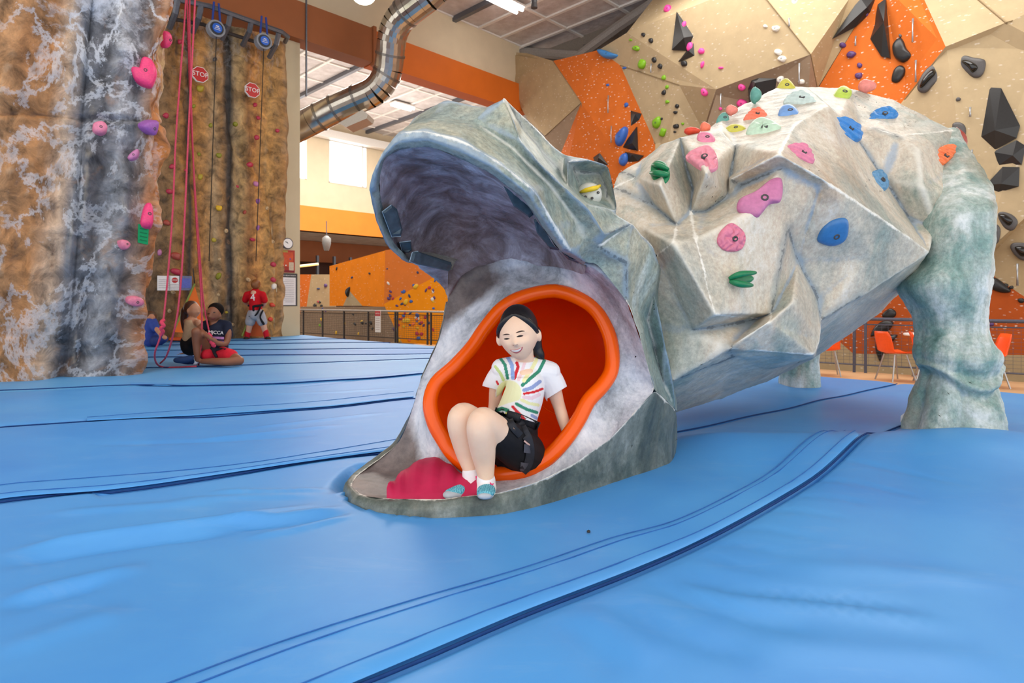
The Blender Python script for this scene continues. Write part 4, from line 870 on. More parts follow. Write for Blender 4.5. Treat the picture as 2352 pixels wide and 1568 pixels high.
# sheets and tag on the rocks
for px, w_, m, lab, red in ((377, .25, WHI, 'plain white notice sheet on the rear rock wall, left of the stop notice', 0), (401.5, .24, WHI, 'white notice sheet with small red stop mark on the rear rock wall', 1), (426, .25, plain('#6f7290', .5, .3, .1), 'blue and grey notice sheet on the rear rock wall, right of the stop notice', 0)):
    c = rw(px, 650, .62); s_ = board('notice_sheet', lab, 'sign', c, w_, .3, A2, NW, m, .01, 'notice sheets on the rear wall')
    if red:
        MB().prism(ngon(c+UP*.06+NW*.006, .06, 8, A2, NW, .39), -NW*.004).make('stop_mark', RED, s_); text('STOP', .04, c+UP*.06+NW*.009, A2, UP, WHI, s_)
        for k in range(4): sub_board('text_line', c-UP*(.03+k*.03)+NW*.003, .2, .008, A2, NW, plain('#b8aeb0', .6), s_)
    elif px > 410: sub_board('notice_panel', c+NW*.003, w_*.75, .2, A2, NW, plain('#5a63b4', .5), s_)
    else:
        for k in range(5): sub_board('text_line', c+UP*(.07-k*.04)+NW*.003, .2, .008, A2, NW, plain('#b8b2b4', .6), s_)
# belay gates: orange triangular canvases leaning on the rear wall
for poly, lab, fold in (([(447, 654, .6), (398, 762, 1.0), (478, 768, 1.0)], 'tall orange triangular belay gate leaning on the rear wall behind the seated children', 1), ([(588, 690, .38), (556, 772, .45), (622, 772, .45)], 'rust orange triangular belay gate behind the standing boy', 0)):
    q = [rw(a, b, c_) for a, b, c_ in poly]; q[1].z = max(q[1].z, .03); q[2].z = max(q[2].z, .03); th = NW*.05
    g = MB().prism(q, -th).make('belay_gate', plain('#e06a1a' if fold else '#b5501f', .6, .3, .08, scale=3)); tag(g, lab, 'belay gate')
    MB().tube([q[0]+UP*.02, q[1]], .02, 6).make('gate_edge', plain('#7d8a3a', .6), g)
    if fold: MB().tube([q[0], q[0]+UP*.35-NW*.1], .012, 5).make('gate_hook', M['black'], g)
q = [Vector(G(376, 784)), Vector(G(470, 786)), Vector(G(462, 779)), Vector(G(384, 777))]
o = MB().prism([p+UP*.03 for p in q], (0, 0, .05)).make('floor_canvas', plain('#ea5f22', .6)); tag(o, 'orange canvas flap lying on the mat at the rear wall', 'canvas')
# climbing ropes
def rope(name, label, pts, r=.0105, colr='#c2475c'):
    o = mk(name, *sweep(cr([P(*p) if len(p) == 3 else p for p in pts], 8), r, 7), plain(colr, .7, .2, .2, scale=90), None, True); return tag(o, label, 'rope', 'pink climbing ropes')
Yr = 7.0
r1 = rope('climbing_rope', 'pink climbing rope ending in the big floor loop, leftmost of the hanging ropes', [(430, -120, 7.6), (427, 0, 7.6), (405, 300, 7.4), (397, 480, 7.3), (385, 640, 7.2), (374, 745, 7.1), (366, 780, 7.1), (357, 805, 7.15), (356, 825, 7.4), (363, 838, 7.75), (378, 843, 7.9), (405, 843, 7.9), (452, 841, 7.96)])
mk('rope_knot', *sweep(cr([P(376, 735, 7.1), P(371, 740, 7.05), P(376, 748, 7.05), P(370, 754, 7.05), P(374, 762, 7.08), P(370, 768, 7.1)], 6), .022, 7), plain('#d0425c', .7, .2, .2, scale=90), r1, True)
rope('climbing_rope', 'pink climbing rope falling to the mat beside the floor loop', [(450, -120, 7.5), (448, 0, 7.5), (434, 280, 7.35), (426, 460, 7.3), (419, 600, 7.2), (409, 710, 7.15), (396, 775, 7.2), (382, 818, 7.5), (368, 834, 7.9)])
rope('climbing_rope', 'pink climbing rope tied to the seated boy in the navy shirt', [(431, -120, 8.3), (430, 0, 8.3), (438, 260, 8.25), (449, 450, 8.2), (460, 600, 8.15), (467, 690, 8.12), (481, 765, 8.1)])
rope('climbing_rope', 'thin pink climbing rope hanging between the seated boy and girl', [(436, -120, 8.2), (436, 120, 8.2), (446, 420, 8.15), (457, 600, 8.1), (463, 700, 8.05), (463, 770, 8.0), (458, 822, 8.0), (456, 838, 8.15)], .011)
# ------------------------------------------------------------------ duct, lamps, ceiling fittings
dk = thing('air_duct', 'shiny round galvanised air duct bending down under the beam', 'duct', P(850, 200, 16))
path = cr([P(1075, -110, 14.4), P(1000, -25, 14.6), P(955, 12, 14.8), P(920, 42, 15.0), P(902, 80, 15.2), P(896, 125, 15.4), P(888, 172, 15.6), P(862, 208, 15.7), P(820, 228, 15.8), P(770, 250, 15.9), P(715, 278, 16.0), P(640, 315, 16.2)], 3)
for k in range(0, len(path)-1):
    a, b = Vector(path[k]), Vector(path[k+1]); s_, f_ = sweep([a, b], .36, 24, False); mk('duct_segment', s_, f_, M['galv'], dk, k in (0, 1, 2) or k > 26)
for k in (8, 15, 18, 24, 27, 29, 33):
    if k < len(path)-1:
        a, b = Vector(path[k]), Vector(path[k+1]); d = (b-a).normalized(); s_, f_ = sweep([a-d*.03, a+d*.03], .378, 24, True); mk('duct_collar', s_, f_, plain('#8d8780', .35, .5, .1, metal=.9), dk, False)
a = P(770, 262, 15.8); vs_ = MB(); d = (P(835, 248, 15.6)-P(780, 276, 15.6)).normalized()
vs_.prism([P(778, 282, 15.4), P(832, 252, 15.4), P(845, 262, 15.4), P(842, 272, 15.4), P(795, 292, 15.4)], (0.05, .5, 0)).make('duct_vent', plain('#c9bfb0', .4, .5, .05, metal=.5), dk)
M['lamp'] = emit('lamp_tube', (1, .97, .92, 1), 9)
def strip_light(label, px, py, half, ang=0.0):
    t_ = (ZC-.15-H)/((HY-py)/F); c = Vector(((px-CX)/F*t_, t_, ZC-.2)); L = thing('strip_light', label, 'lamp', c, 'ceiling strip lights')
    d = A2*math.cos(ang)+B2*math.sin(ang); n = Vector((-d.y, d.x, 0))
    MB().prism([c+d*half+n*.22+UP*.12, c-d*half+n*.22+UP*.12, c-d*half-n*.22+UP*.12, c+d*half-n*.22+UP*.12], (0, 0, -.06)).make('lamp_housing', M['white'], L)
    for s_ in (-.12, .12): MB().tube([c+d*half*.95+n*s_, c-d*half*.95+n*s_], .05, 8).make('lamp_tube', M['lamp'], L)
strip_light('bright twin tube ceiling light at the top, right of the duct', 1157, 4, .7)
strip_light('bright twin tube ceiling light in the far hall, over the beast head', 925, 243, .55)
c = P(835, -14, 13.4); L = thing('dome_lamp', 'round frosted dome lamp cut by the top edge, left of the duct', 'lamp', c)
mk('lamp_globe', *lofted([[c+Vector((math.cos(a)*.27*math.sin(e), math.sin(a)*.27*math.sin(e), -.22*math.cos(e))) for a in [2*math.pi*k/24 for k in range(24)]] for e in np.linspace(.02, 1.6, 9)], True), emit('frosted_globe', (.93, 1, .82, 1), 1.3), L, True)
MB().tube([c, c+UP*.35], .14, 14).make('lamp_cap', M['steel'], L)
c = P(1227, -4, 15.0); L = thing('spot_lamp', 'small dark spotlight hanging from the roof at the top', 'lamp', c); MB().tube([c+UP*.1, c-UP*.12, c-UP*.24], [.1, .07, .085], 10).make('lamp_body', plain('#4a4748', .4), L); MB().tube([c+UP*.1, c+UP*1.0], .02, 6).make('stem', M['steel'], L)
c = P(750, 560, 24); L = thing('hanging_lamp', 'small wire caged lamp hanging under the orange band in the far hall', 'lamp', c)
mk('lamp_shade', *lofted([[c+Vector((math.cos(a)*r, math.sin(a)*r, z)) for a in [2*math.pi*k/16 for k in range(16)]] for r, z in ((.06, .32), (.17, .22), (.17, .02), (.1, -.25), (.08, -.27))], True), plain('#8f8d8a', .4, .4, .1), L, True)
MB().tube([c+UP*.3, c+UP*.9], .02, 6).make('stem', M['steel'], L)
a = P(689, 611, 24); b = P(731, 606, 24); L = thing('orange_tube_light', 'glowing orange tube light in the dark far hall left of the orange wall', 'lamp', a.lerp(b, .5)); MB().tube([a, b], .05, 8).make('lamp_tube', emit('orange_tube', (1, .42, .06, 1), 1.4), L)
# ------------------------------------------------------------------ right hand boulder wall
D2 = Vector((.722, -.692, 0)); N2 = Vector((-.692, -.722, 0)); P2 = Vector((.2, 20.9, 0))
def w2(px, py, off=0.0): return on_plane(px, py, P2+N2*off, N2)
OFF = {(1335, 236): .7, (1505, 330): .3, (1425, 150): .55, (1645, 205): .9, (1862, 125): 1.0, (1440, 75): .9, (1730, -40): 1.3, (1950, -2): .5, (2025, -40): .3, (2172, 107): .7, (2310, 52): .5, (2245, 600): .5, (1270, 140): .5, (1375, 115): .6, (1560, 195): .75, (1252, 312): .35}
BW = struct(thing('wall_boulder', None, None, w2(1700, 690)), 'faceted tan and orange bouldering wall across the right background')
PAN = [('ply_b', [(1130, 118), (1210, 122), (1270, 140), (1335, 236), (1252, 312), (1212, 275), (1165, 190)]), ('ply_d', [(1252, 312), (1335, 236), (1280, 372), (1225, 350)]),
       ('orange_wall', [(1270, 140), (1375, 115), (1425, 150), (1505, 330), (1500, 470), (1380, 560), (1280, 480), (1280, 372), (1335, 236)]),
       ('ply', [(1375, 115), (1440, 75), (1530, -40), (1730, -40), (1862, 125), (1645, 205), (1560, 195), (1425, 150)]), ('ply', [(1425, 150), (1560, 195), (1645, 205), (1615, 300), (1560, 480), (1500, 470), (1505, 330)]),
       ('ply_d', [(1645, 205), (1862, 125), (1878, 205), (1850, 330), (1560, 480), (1615, 300)]), ('ply', [(1730, -40), (1960, -40), (1950, -2), (1862, 125)]), ('ply_b', [(1960, -40), (2025, -40), (1880, 198), (1878, 205), (1862, 125), (1950, -2)]),
       ('orange_wall', [(2025, -40), (2105, -40), (2172, 107), (2075, 230), (2000, 330), (1850, 330), (1878, 205)]), ('ply', [(2105, -40), (2200, -40), (2310, 52), (2172, 107)]),
       ('ply', [(2172, 107), (2310, 52), (2420, 110), (2420, 440), (2245, 600), (2000, 330), (2075, 230)]), ('ply', [(2200, -40), (2480, -40), (2420, 110), (2310, 52)]), ('ply_b', [(2245, 600), (2420, 440), (2470, 760), (2250, 612)]),
       ('orange_low', [(2250, 612), (2470, 760), (2470, 816), (1960, 812), (1900, 760), (1820, 560), (2000, 330), (2245, 600)]), ('ply_b', [(1900, 760), (1960, 812), (2470, 816), (2500, 960), (1700, 960), (1780, 700)])]
for m, poly in PAN:
    f = [w2(a, b, OFF.get((a, b), .15)) for a, b in poly]; MB().prism(f, -N2*.08).make('panel', M[m], BW)
for pl in ([(1270, 140), (1335, 236), (1252, 312)], [(1335, 236), (1345, 370)], [(1425, 150), (1440, 180), (1505, 330)], [(1560, 195), (1425, 150)], [(1730, -40), (1862, 125), (1878, 205)], [(2310, 52), (2352, 40)], [(2200, -40), (2310, 52), (2352, 85)], [(2400, 455), (2245, 600)]):
    MB().tube([w2(a, b, OFF.get((a, b), .15)+.01) for a, b in pl], .012, 5).make('panel_seam', plain('#8a7454', .8), BW)
o = MB().quad(w2(1150, 900, -.9), w2(2700, 900, -.9), w2(2700, -700, -.9), w2(1150, 100, -.9)).make('wall_behind_boulder', plain('#8a8177', .8)); struct(o)
o = MB().tube([w2(1200, 118, -.3), w2(1330, 128, -.3), w2(1420, 62, -.3), w2(1500, 8, -.2), w2(1540, -40, -.2)], .16, 8).make('trim_edge_girder', plain('#9a948e', .6)); struct(o)
for a, b in ((1215, 122), (1340, 120), (1395, 82), (1478, 22)):
    MB().tube([w2(a, b, -.5), w2(a+8, b-26, -1.4)], .09, 6).make('trim_strut', plain('#85807b', .6)); struct(bpy.data.objects[-1]) if False else None
for ob in [x for x in COL.objects if x.name.startswith('trim_strut')]: struct(ob)
# far orange climbing wall, seen between column and head
FP = P(885, 640, 21); N4 = Vector((-.70, -.715, 0))
def w4(px, py, off=0.0): return on_plane(px, py, FP+N4*off, N4)
N5 = Vector((-.05, -1, 0)).normalized()
def w5(px, py, off=0.0): return on_plane(px, py, FP+N5*off, N5)
FWL = struct(thing('wall_far_climbing', None, None, w4(860, 790)), 'bright orange climbing wall with tan base in the far hall')
for fn, m, poly in ((w4, 'orange_far', [(757, 611), (885, 575), (884, 705), (832, 702), (803, 668), (788, 702), (757, 702)]), (w4, 'ply', [(803, 668), (832, 702), (788, 702)]), (w5, 'orange_far3', [(885, 574), (1090, 548), (1260, 520), (1260, 540), (1090, 600), (1005, 632), (882, 698)]),
                    (w5, 'orange_far2', [(1005, 632), (1090, 600), (1260, 540), (1260, 860), (945, 830), (910, 760), (884, 704), (882, 698)]), (w4, 'ply_d', [(690, 704), (884, 704), (884, 860), (690, 860)]), (w5, 'ply_d', [(884, 704), (912, 764), (884, 830)]), (w5, 'ply_b', [(912, 764), (945, 830), (884, 860), (884, 820)])):
    f = [fn(a, b) for a, b in poly]; n_ = N4 if fn is w4 else N5; MB().prism(f, -n_*.1).make('panel', M[m], FWL)
def w6(px, py, off=0.0): return on_plane(px, py, P(720, 660, 26)+N5*off, N5)
for m, poly in (('orange_wall', [(640, 630), (715, 630), (702, 720), (640, 720)]), ('ply_b', [(715, 630), (770, 630), (770, 720), (702, 720)])):
    MB().prism([w6(a, b) for a, b in poly], -N5*.1).make('panel', M[m], FWL)
# ------------------------------------------------------------------ guard rails
ZT = ZF+.97
def srail(px):
    k = (px-CX)/F; a = railp(0); return (k*a.y-a.x)/(RD.x-k*RD.y)
def railing(label, px0, px1, posts, m, dbl, mesh):
    s0, s1 = srail(px0), srail(px1); R_ = thing('guard_railing', label, 'railing', Vector((*railp(srail((px0+px1)/2))[:2], ZF)))
    at = lambda s, z, off=0.0: Vector((*railp(s, off)[:2], z))
    MB().tube([at(s0, ZT), at(s1, ZT)], .03, 8).make('top_rail', plain('#a7a29c', .4, .4, .05, metal=.4) if not dbl else m, R_)
    for z in (ZT-.1, ZF+.14): MB().tube([at(s0, z), at(s1, z)], .013, 6).make('frame_rail', m, R_)
    for px in posts:
        s = srail(px); MB().prism([at(s-.022, ZF, .022), at(s+.022, ZF, .022), at(s+.022, ZF, -.022), at(s-.022, ZF, -.022)], (0, 0, .95)).make('post', m, R_)
    wm = MB(); n = int((s1-s0)/.1)
    for k in range(n): 
        s = s0+k*.1; a, b = at(s, ZF+.14), at(s, ZT-.1); d = RD*(.002 if dbl else .0035); wm.quad(a-d, a+d, b+d, b-d)
    for k in range(12):
        z = ZF+.16+k*.06; q_ = .002 if dbl else .0035; wm.quad(at(s0, z-q_), at(s1, z-q_), at(s1, z+q_), at(s0, z+q_))
    o = wm.make('wire_mesh', m, R_); o['kind'] = 'stuff'; return R_
RL = railing('long black mesh guard railing between the tan column and the beast head', 688, 1075, (697, 741, 790, 846, 908, 913, 982, 990, 1050), M['rail_black'], False, True)
RR = railing('grey steel mesh guard railing behind the orange chairs on the right', 1830, 2420, (1962, 1988, 2180, 2390), M['rail_dark'], True, True)
c = railp(srail(871), .06); c.z = ZT-.33; nb = board('notice_board', 'red and white notice sign hung on the black mesh railing', 'sign', c, .26, .68, RD, Vector((RD.y, -RD.x, 0)), WHI, .015)
NR = Vector((RD.y, -RD.x, 0)); sub_board('notice_heading', c+UP*.25+NR*.001, .26, .16, RD, NR, RED, nb); text('NOTICE', .055, c+UP*.25+NR*.006, RD, UP, WHI, nb, .001)
for k in range(6): sub_board('text_line', c+UP*(.1-k*.07)+NR*.001, .19, .014, RD, NR, plain('#b49a96', .6), nb)
# ------------------------------------------------------------------ chairs and table on the walkway
CH = plain('#fb5a1c', .35, .4, .05); LG = plain('#a9a6a4', .3, .5, .05, metal=.8)
def chair(label, px, Y, rot):
    c = Vector(((px-CX)/F*Y, Y, ZF)); C_ = thing('orange_chair', label, 'chair', c, 'orange shell chairs'); R3 = Matrix.Rotation(rot, 3, 'Z')
    rows = []
    prof = [(.24, .435, .19), (.2, .45, .2), (.0, .44, .21), (-.15, .45, .2), (-.2, .5, .19), (-.22, .6, .19), (-.25, .72, .185), (-.28, .8, .15)]
    for x, z, hw in prof:
        rows.append([c+R3 @ Vector((x+.03*abs(t)**2*(1 if z > .47 else 0), t*hw, z+(.03*t*t if z < .47 else 0))) for t in np.linspace(-1, 1, 9)])
    v, f = lofted(rows); o = mk('seat_shell', v, f, CH, C_, True); md = o.modifiers.new('s', 'SOLIDIFY'); md.thickness = .012
    for sx, sy in ((1, 1), (1, -1), (-1, 1), (-1, -1)):
        MB().tube([c+R3 @ Vector((sx*.1, sy*.12, .43)), c+R3 @ Vector((sx*.2, sy*.2, .0))], .012, 7).make('leg', LG, C_)
    return C_
chair('orange shell chair left of the white table, back turned left', 2056, 9.9, .1); chair('orange shell chair at the white table, half hidden by the beast leg', 2135, 9.6, -.5)
chair('orange shell chair at the right of the beast hind leg', 2268, 9.2, 2.9); chair('orange shell chair mostly hidden under the beast belly, legs showing', 1898, 10.6, 1.2)
c = Vector(((2128-CX)/F*10.4, 10.4, ZF)); T_ = thing('white_table', 'white topped cafe table between the orange chairs', 'table', c)
mk('tabletop', *lofted([[c+Vector((math.cos(a)*r, math.sin(a)*r, z)) for a in [2*math.pi*k/28 for k in range(28)]] for r, z in ((.001, .74), (.33, .74), (.34, .72), (.33, .7), (.001, .7))], True), WHI, T_, False)
MB().tube([c+UP*.7, c+UP*.02], .03, 8).make('table_stem', LG, T_); MB().tube([c+UP*.03, c], [.2, .22], 16).make('table_base', LG, T_)

# small stray things on the mats
c = G(2096, 962, .06); o = mk('cloth_scrap', *lofted([[c+Vector((math.cos(a)*r*1.2, math.sin(a)*r, z+.012*math.sin(3*a))) for a in [2*math.pi*k/18 for k in range(18)]] for r, z in ((.062, -.03), (.06, .005), (.04, .028), (.001, .03))], True), WHI, None, True); tag(o, 'small crumpled white cloth scrap on the mat beside the hind leg', 'cloth')
c = G(1352, 1222); o = mk('rubber_crumb', *lofted([[c+Vector((math.cos(a)*r, math.sin(a)*r*.7, z)) for a in [2*math.pi*k/8 for k in range(8)]] for r, z in ((.007, .0), (.007, .006), (.001, .009))], True), M['black'], None, True); tag(o, 'tiny black rubber crumb on the blue mat in front of the jaw', 'crumb')
t = NT('clear_vinyl', .15, .5); t.b.inputs['Transmission Weight'].default_value = .85; t.b.inputs['Base Color'].default_value = hx('#cfe4f7'); t.b.inputs['IOR'].default_value = 1.2
a0, b0 = G(1482, 1058, .05), G(1556, 1010, .09); rows = []
for u in np.linspace(0, 1, 8):
    rows.append([a0.lerp(b0, w_)+Vector((-.02*u, .10*u, .05*u*(1-w_*.5)+.006*math.sin(9*w_+4*u))) for w_ in np.linspace(0, 1, 12)])
o = mk('vinyl_skirt', *lofted(rows), t.m, None, True); o.modifiers.new('s', 'SOLIDIFY').thickness = .0015; tag(o, 'clear plastic skirt piece at the foot of the jaw, right side', 'plastic sheet')
# ------------------------------------------------------------------ climbing holds
def bvh_of(objs):
    vs = []; fs = []; dg = bpy.context.evaluated_depsgraph_get()
    for o in objs:
        n = len(vs); mw = o.matrix_world; vs += [mw @ v.co for v in o.data.vertices]; fs += [[i+n for i in p.vertices] for p in o.data.polygons]
    return BVHTree.FromPolygons(vs, fs)
bpy.context.view_layer.update()
T_BEAST = bvh_of([o for o in BEAST.children if o.type == 'MESH' and o.name.split('.')[0] in ('body', 'hind_leg', 'upper_head')])
T_PIL = bvh_of([PIL]); T_REAR = bvh_of([REAR]); T_BW = bvh_of([o for o in BW.children if o.name.startswith('panel') and not o.name.startswith('panel_seam')]); T_FW = bvh_of([o for o in FWL.children if o.name.startswith('panel')])
def hit(tree, px, py):
    l, n, i, d = tree.ray_cast(CAM, R(px, py).normalized()); return l, n
def surface(tree, px, py, rad, facing=0.45):
    l = None; ns = Vector()
    for dx, dy in ((0, 0), (rad, 0), (-rad, 0), (0, rad), (0, -rad)):
        a, n = hit(tree, px+dx, py+dy)
        if a is None: continue
        v = (CAM-a).normalized(); ns += n if n.dot(v) > 0 else -n
        if l is None: l = a
    if l is None: return None
    ns.normalize(); v = (CAM-l).normalized()
    for _ in range(6):
        if ns.dot(v) >= facing: break
        ns = (ns+v*.3).normalized()
    return l, ns
HC = {'pink': '#dd7f9c', 'hot': '#ec3f78', 'mag': '#c4749c', 'brain': '#e38d9c', 'rose': '#db7a92', 'green': '#12794a', 'blue': '#3a74ad', 'sky': '#3f86c8', 'peri': '#6f9ad2', 'slate': '#5f8fb2', 'coral': '#ee7a5c', 'orange': '#f47a42', 'mint': '#bcd6bd', 'yel': '#c9c04a', 'lime': '#b9cf52', 'teal': '#5f9c90', 'clear': '#c3d2cc', 'red': '#d8452c', 'dkred': '#a8483a', 'purple': '#9a5aa6', 'mauve': '#c67ba8', 'crim': '#b8304a', 'mustard': '#b5a030', 'olive': '#8c8a20', 'black': '#2a2929', 'grey': '#54504f', 'white': '#e9e4da', 'lgreen': '#7cb01e', 'dpurple': '#5b3f74', 'fblue': '#3563b4', 'neon': '#f0479a', 'navy': '#33406a', 'amber': '#e8b82a', 'tan': '#c4a67c', 'brown': '#6b4a34', 'salmon': '#e9897c'}
def hmat(c): return plain(HC[c], .38 if c not in ('black',) else .3, .45, .1, scale=45)
def ell(cx, cy, rx, ry, rot=0.0, n=10, wob=0.0, seed=0):
    rnd = random.Random(seed); out = []
    for k in range(n):
        a = 2*math.pi*k/n; q = 1+wob*(rnd.random()-.5); x, y = math.cos(a)*rx*q, math.sin(a)*ry*q
        out.append((cx+x*math.cos(rot)-y*math.sin(rot), cy+x*math.sin(rot)+y*math.cos(rot)))
    return out
def hold(label, poly, tree, col, height=.5, style='dome', group=None, bolt=True, lean=(0, 0), smooth=True, name='climbing_hold', facing=.45, res=3, frame=None):
    cx = sum(p[0] for p in poly)/len(poly); cy = sum(p[1] for p in poly)/len(poly)
    rad = min(max(p[0] for p in poly)-min(p[0] for p in poly), max(p[1] for p in poly)-min(p[1] for p in poly))/2
    fr = frame or surface(tree, cx, cy, max(1.5, rad*.5), facing)
    if fr is None: print('NO HIT', label); return None
    l, n = fr
    if tree is T_PIL: l = l+n*.05
    ol = [on_plane(a, b, l, n) for a, b in poly]
    facet = style == 'facet'
    if not facet: ol = [Vector(p) for p in cr(ol, res, True)]
    c = sum(ol, Vector())/len(ol); size = sum((p-c).length for p in ol)/len(ol); Hh = size*height*(.6 if tree is T_BEAST else 1)
    up = (UP-n*UP.dot(n)).normalized(); rt = up.cross(n)
    top = c+rt*lean[0]*size+up*lean[1]*size
    if facet: rings = [(1.0, -.25), (1.0, .12), (.0, 1.0)]
    elif style in ('wave', 'cells', 'lobe'): rings = [(1, -.3), (1.0, .2), (.97, .45), (.93, .62), (.87, .74), (.8, .82), (.72, .88), (.64, .92), (.55, .95), (.46, .98), (.37, 1), (.28, 1.01), (.19, 1.02), (.1, 1.02), (.0, 1.02)]; ol = [Vector(p) for p in cr([on_plane(a, b, l, n) for a, b in poly], res*2, True)]
    else: rings = [(1, -.3 if tree is not T_PIL else -1.6), (1.0, .15), (.94, .5), (.8, .8), (.55, .97), (.25, 1.03), (.0, 1.03)]
    rows = []
    for s_, h in rings:
        row = []
        for p in ol:
            cc = c.lerp(top, 1-s_); q = cc+(p-c)*s_
            hh = h*Hh
            if s_ < .97 and s_ > 0:
                d = q-c; u, w_ = d.dot(rt)/size, d.dot(up)/size
                if style == 'wave': hh += Hh*.26*math.sin(13*(w_+.35*u)+1.2*math.sin(3*u))
                if style == 'cells': hh += Hh*(1.6*min(.3, abs(noise.noise(Vector((u*2.3, w_*2.3, size*50)))))-.42)
                if style == 'lobe': hh += Hh*.35*math.cos(5*math.atan2(w_, u))*(1-s_)
            row.append(q+n*hh)
        rows.append(row)
    v, f = lofted(rows, True)
    o = mk(name, v, f, hmat(col), None, not facet)
    tag(o, label, 'climbing hold', group)
    if bolt:
        bc = c.lerp(top, .6)-up*size*.05+rt*size*.12; br = min(.016, size*.16)
        hh = Hh*1.03
        b = [[bc+rt*math.cos(a)*r+up*math.sin(a)*r+n*(hh+z) for a in [2*math.pi*k/10 for k in range(10)]] for r, z in ((br*1.25, -.01), (br*1.25, .002), (br*.7, .003), (br*.6, -.004), (.0003, -.004))]
        mk('bolt_hole', *lofted(b, True), M['grey_hold'], o, True)
    return o
B_ = T_BEAST
GB = 'holds bolted on the beast'
def fin(parent, base, pts, wd, col):
    l, n = base; P3 = [on_plane(a, b, l+n*h, n) for a, b, h in pts]
    mk('fin', *sweep(cr(P3, 5), [wd*(.25+.75*math.sin(math.pi*min(1, max(0, .08+.84*k/(5*(len(P3)-1)))))) for k in range(5*(len(P3)-1)+1)], 10), hmat(col), parent, True)
g = hold('green finned hold on the left shoulder lobe of the beast', ell(1516, 396, 22, 27, -.2), B_, 'green', .35, group=GB); fr_ = surface(B_, 1516, 396, 8)
fin(g, fr_, [(1498, 378, .015), (1514, 380, .04), (1536, 389, .015)], .016, 'green'); fin(g, fr_, [(1494, 397, .015), (1512, 398, .05), (1536, 402, .015)], .018, 'green')
hold('small pink hold at the top of the beast shoulder, above the wrinkled pink one', ell(1621, 320, 21, 16, .2, wob=.2), B_, 'pink', .5, group=GB)
hold('pale pink wrinkled wedge hold on the beast shoulder', [(1575, 362), (1600, 343), (1630, 338), (1646, 358), (1648, 384), (1630, 394), (1607, 388), (1588, 375)], B_, 'brain', .55, 'cells', GB, res=5)
hold('long magenta boomerang hold in the middle of the beast flank', [(1692, 478), (1700, 457), (1735, 440), (1770, 413), (1793, 410), (1798, 435), (1792, 462), (1768, 468), (1752, 486), (1738, 498), (1704, 490)], B_, 'mag', .4, group=GB, res=5)
hold('pink rose shaped hold with folded petals on the beast flank', ell(1680, 547, 34, 32, .3, wob=.25, seed=3), B_, 'rose', .5, 'cells', GB, res=5)
g = hold('green twin fin hold low on the beast flank', ell(1702, 641, 28, 12, -.05), B_, 'green', .5, group=GB, bolt=False); fr_ = surface(B_, 1702, 641, 6)
fin(g, fr_, [(1674, 640, .02), (1700, 630, .06), (1736, 626, .06)], .017, 'green'); fin(g, fr_, [(1676, 646, .02), (1700, 652, .06), (1728, 655, .05)], .018, 'green')
hold('big blue hold with a round dimple right of the rose hold on the flank', [(1877, 548), (1890, 522), (1915, 505), (1945, 503), (1947, 535), (1935, 555), (1910, 564), (1885, 558)], B_, 'blue', .5, group=GB, res=5)
hold('pink striped wedge hold under the sharp ridge facet of the beast', [(1806, 337), (1836, 331), (1857, 342), (1868, 375), (1840, 371), (1820, 360)], B_, 'pink', .5, 'wave', GB, res=6)
hold('bright blue rippled hold on the right of the sharp ridge facet', [(1904, 275), (1945, 273), (1970, 292), (1974, 324), (1938, 319), (1918, 300)], B_, 'sky', .5, 'wave', GB, res=6)
hold('bright blue hold with ring marks on top of the rump', [(1990, 279), (2008, 256), (2042, 247), (2063, 265), (2040, 274), (2012, 279)], B_, 'sky', .5, 'cells', GB, res=5)
hold('periwinkle blue hold on the back, left of the ridge peak', [(1787, 272), (1794, 247), (1815, 242), (1832, 254), (1834, 269), (1810, 274)], B_, 'peri', .5, group=GB)
hold('coral wedge hold on the back beside the mint shell hold', [(1708, 279), (1725, 256), (1745, 250), (1763, 266), (1752, 276)], B_, 'coral', .5, 'wave', GB, res=5)
hold('mint and clear shell shaped hold on the back', [(1713, 313), (1725, 286), (1750, 272), (1785, 286), (1794, 299), (1765, 312), (1738, 319)], B_, 'mint', .45, 'lobe', GB, res=5)
hold('translucent yellow hold on the back, left of the mint shell hold', [(1660, 306), (1676, 289), (1700, 288), (1714, 298), (1690, 309)], B_, 'yel', .5, group=GB)
hold('teal knob hold at the left of the beast back', [(1646, 286), (1650, 268), (1665, 259), (1674, 270), (1674, 290)], B_, 'teal', .6, group=GB)
hold('translucent yellow hold standing up on the crest of the back', [(1783, 210), (1793, 188), (1810, 183), (1829, 208), (1806, 216)], B_, 'yel', .6, group=GB)
hold('clear glassy shell hold on the crest of the back', [(1800, 240), (1812, 222), (1840, 213), (1862, 224), (1876, 242), (1840, 247)], B_, 'clear', .5, 'wave', GB, res=5)
hold('lime translucent hold on the crest, rightmost of the yellow and green ones', [(1912, 235), (1918, 211), (1936, 200), (1956, 213), (1945, 230)], B_, 'lime', .6, group=GB)
hold('slate blue hold with ring marks beside the right edge of the ridge facet', [(1993, 410), (2004, 394), (2022, 391), (2036, 410), (2038, 430), (2026, 440), (2008, 427)], B_, 'slate', .5, 'cells', GB, res=5)
hold('orange shell hold at the top of the beast hind leg', [(2139, 372), (2145, 350), (2166, 335), (2190, 333), (2189, 356), (2166, 380), (2148, 383)], B_, 'orange', .5, 'wave', GB, res=5)
def lone(label, px, py, Y, r, col, sc=(1, 1, 1), group=GB):
    c = P(px, py, Y); rows = [[c+Vector((math.cos(a)*r*sc[0]*math.sin(e), math.sin(a)*r*sc[1]*math.sin(e), r*sc[2]*math.cos(e)*(1-.15*math.cos(a)))) for a in [2*math.pi*k/14 for k in range(14)]] for e in np.linspace(.02, 3.12, 9)]
    return tag(mk('climbing_hold', *lofted(rows, True), hmat(col), None, True), label, 'climbing hold', group)
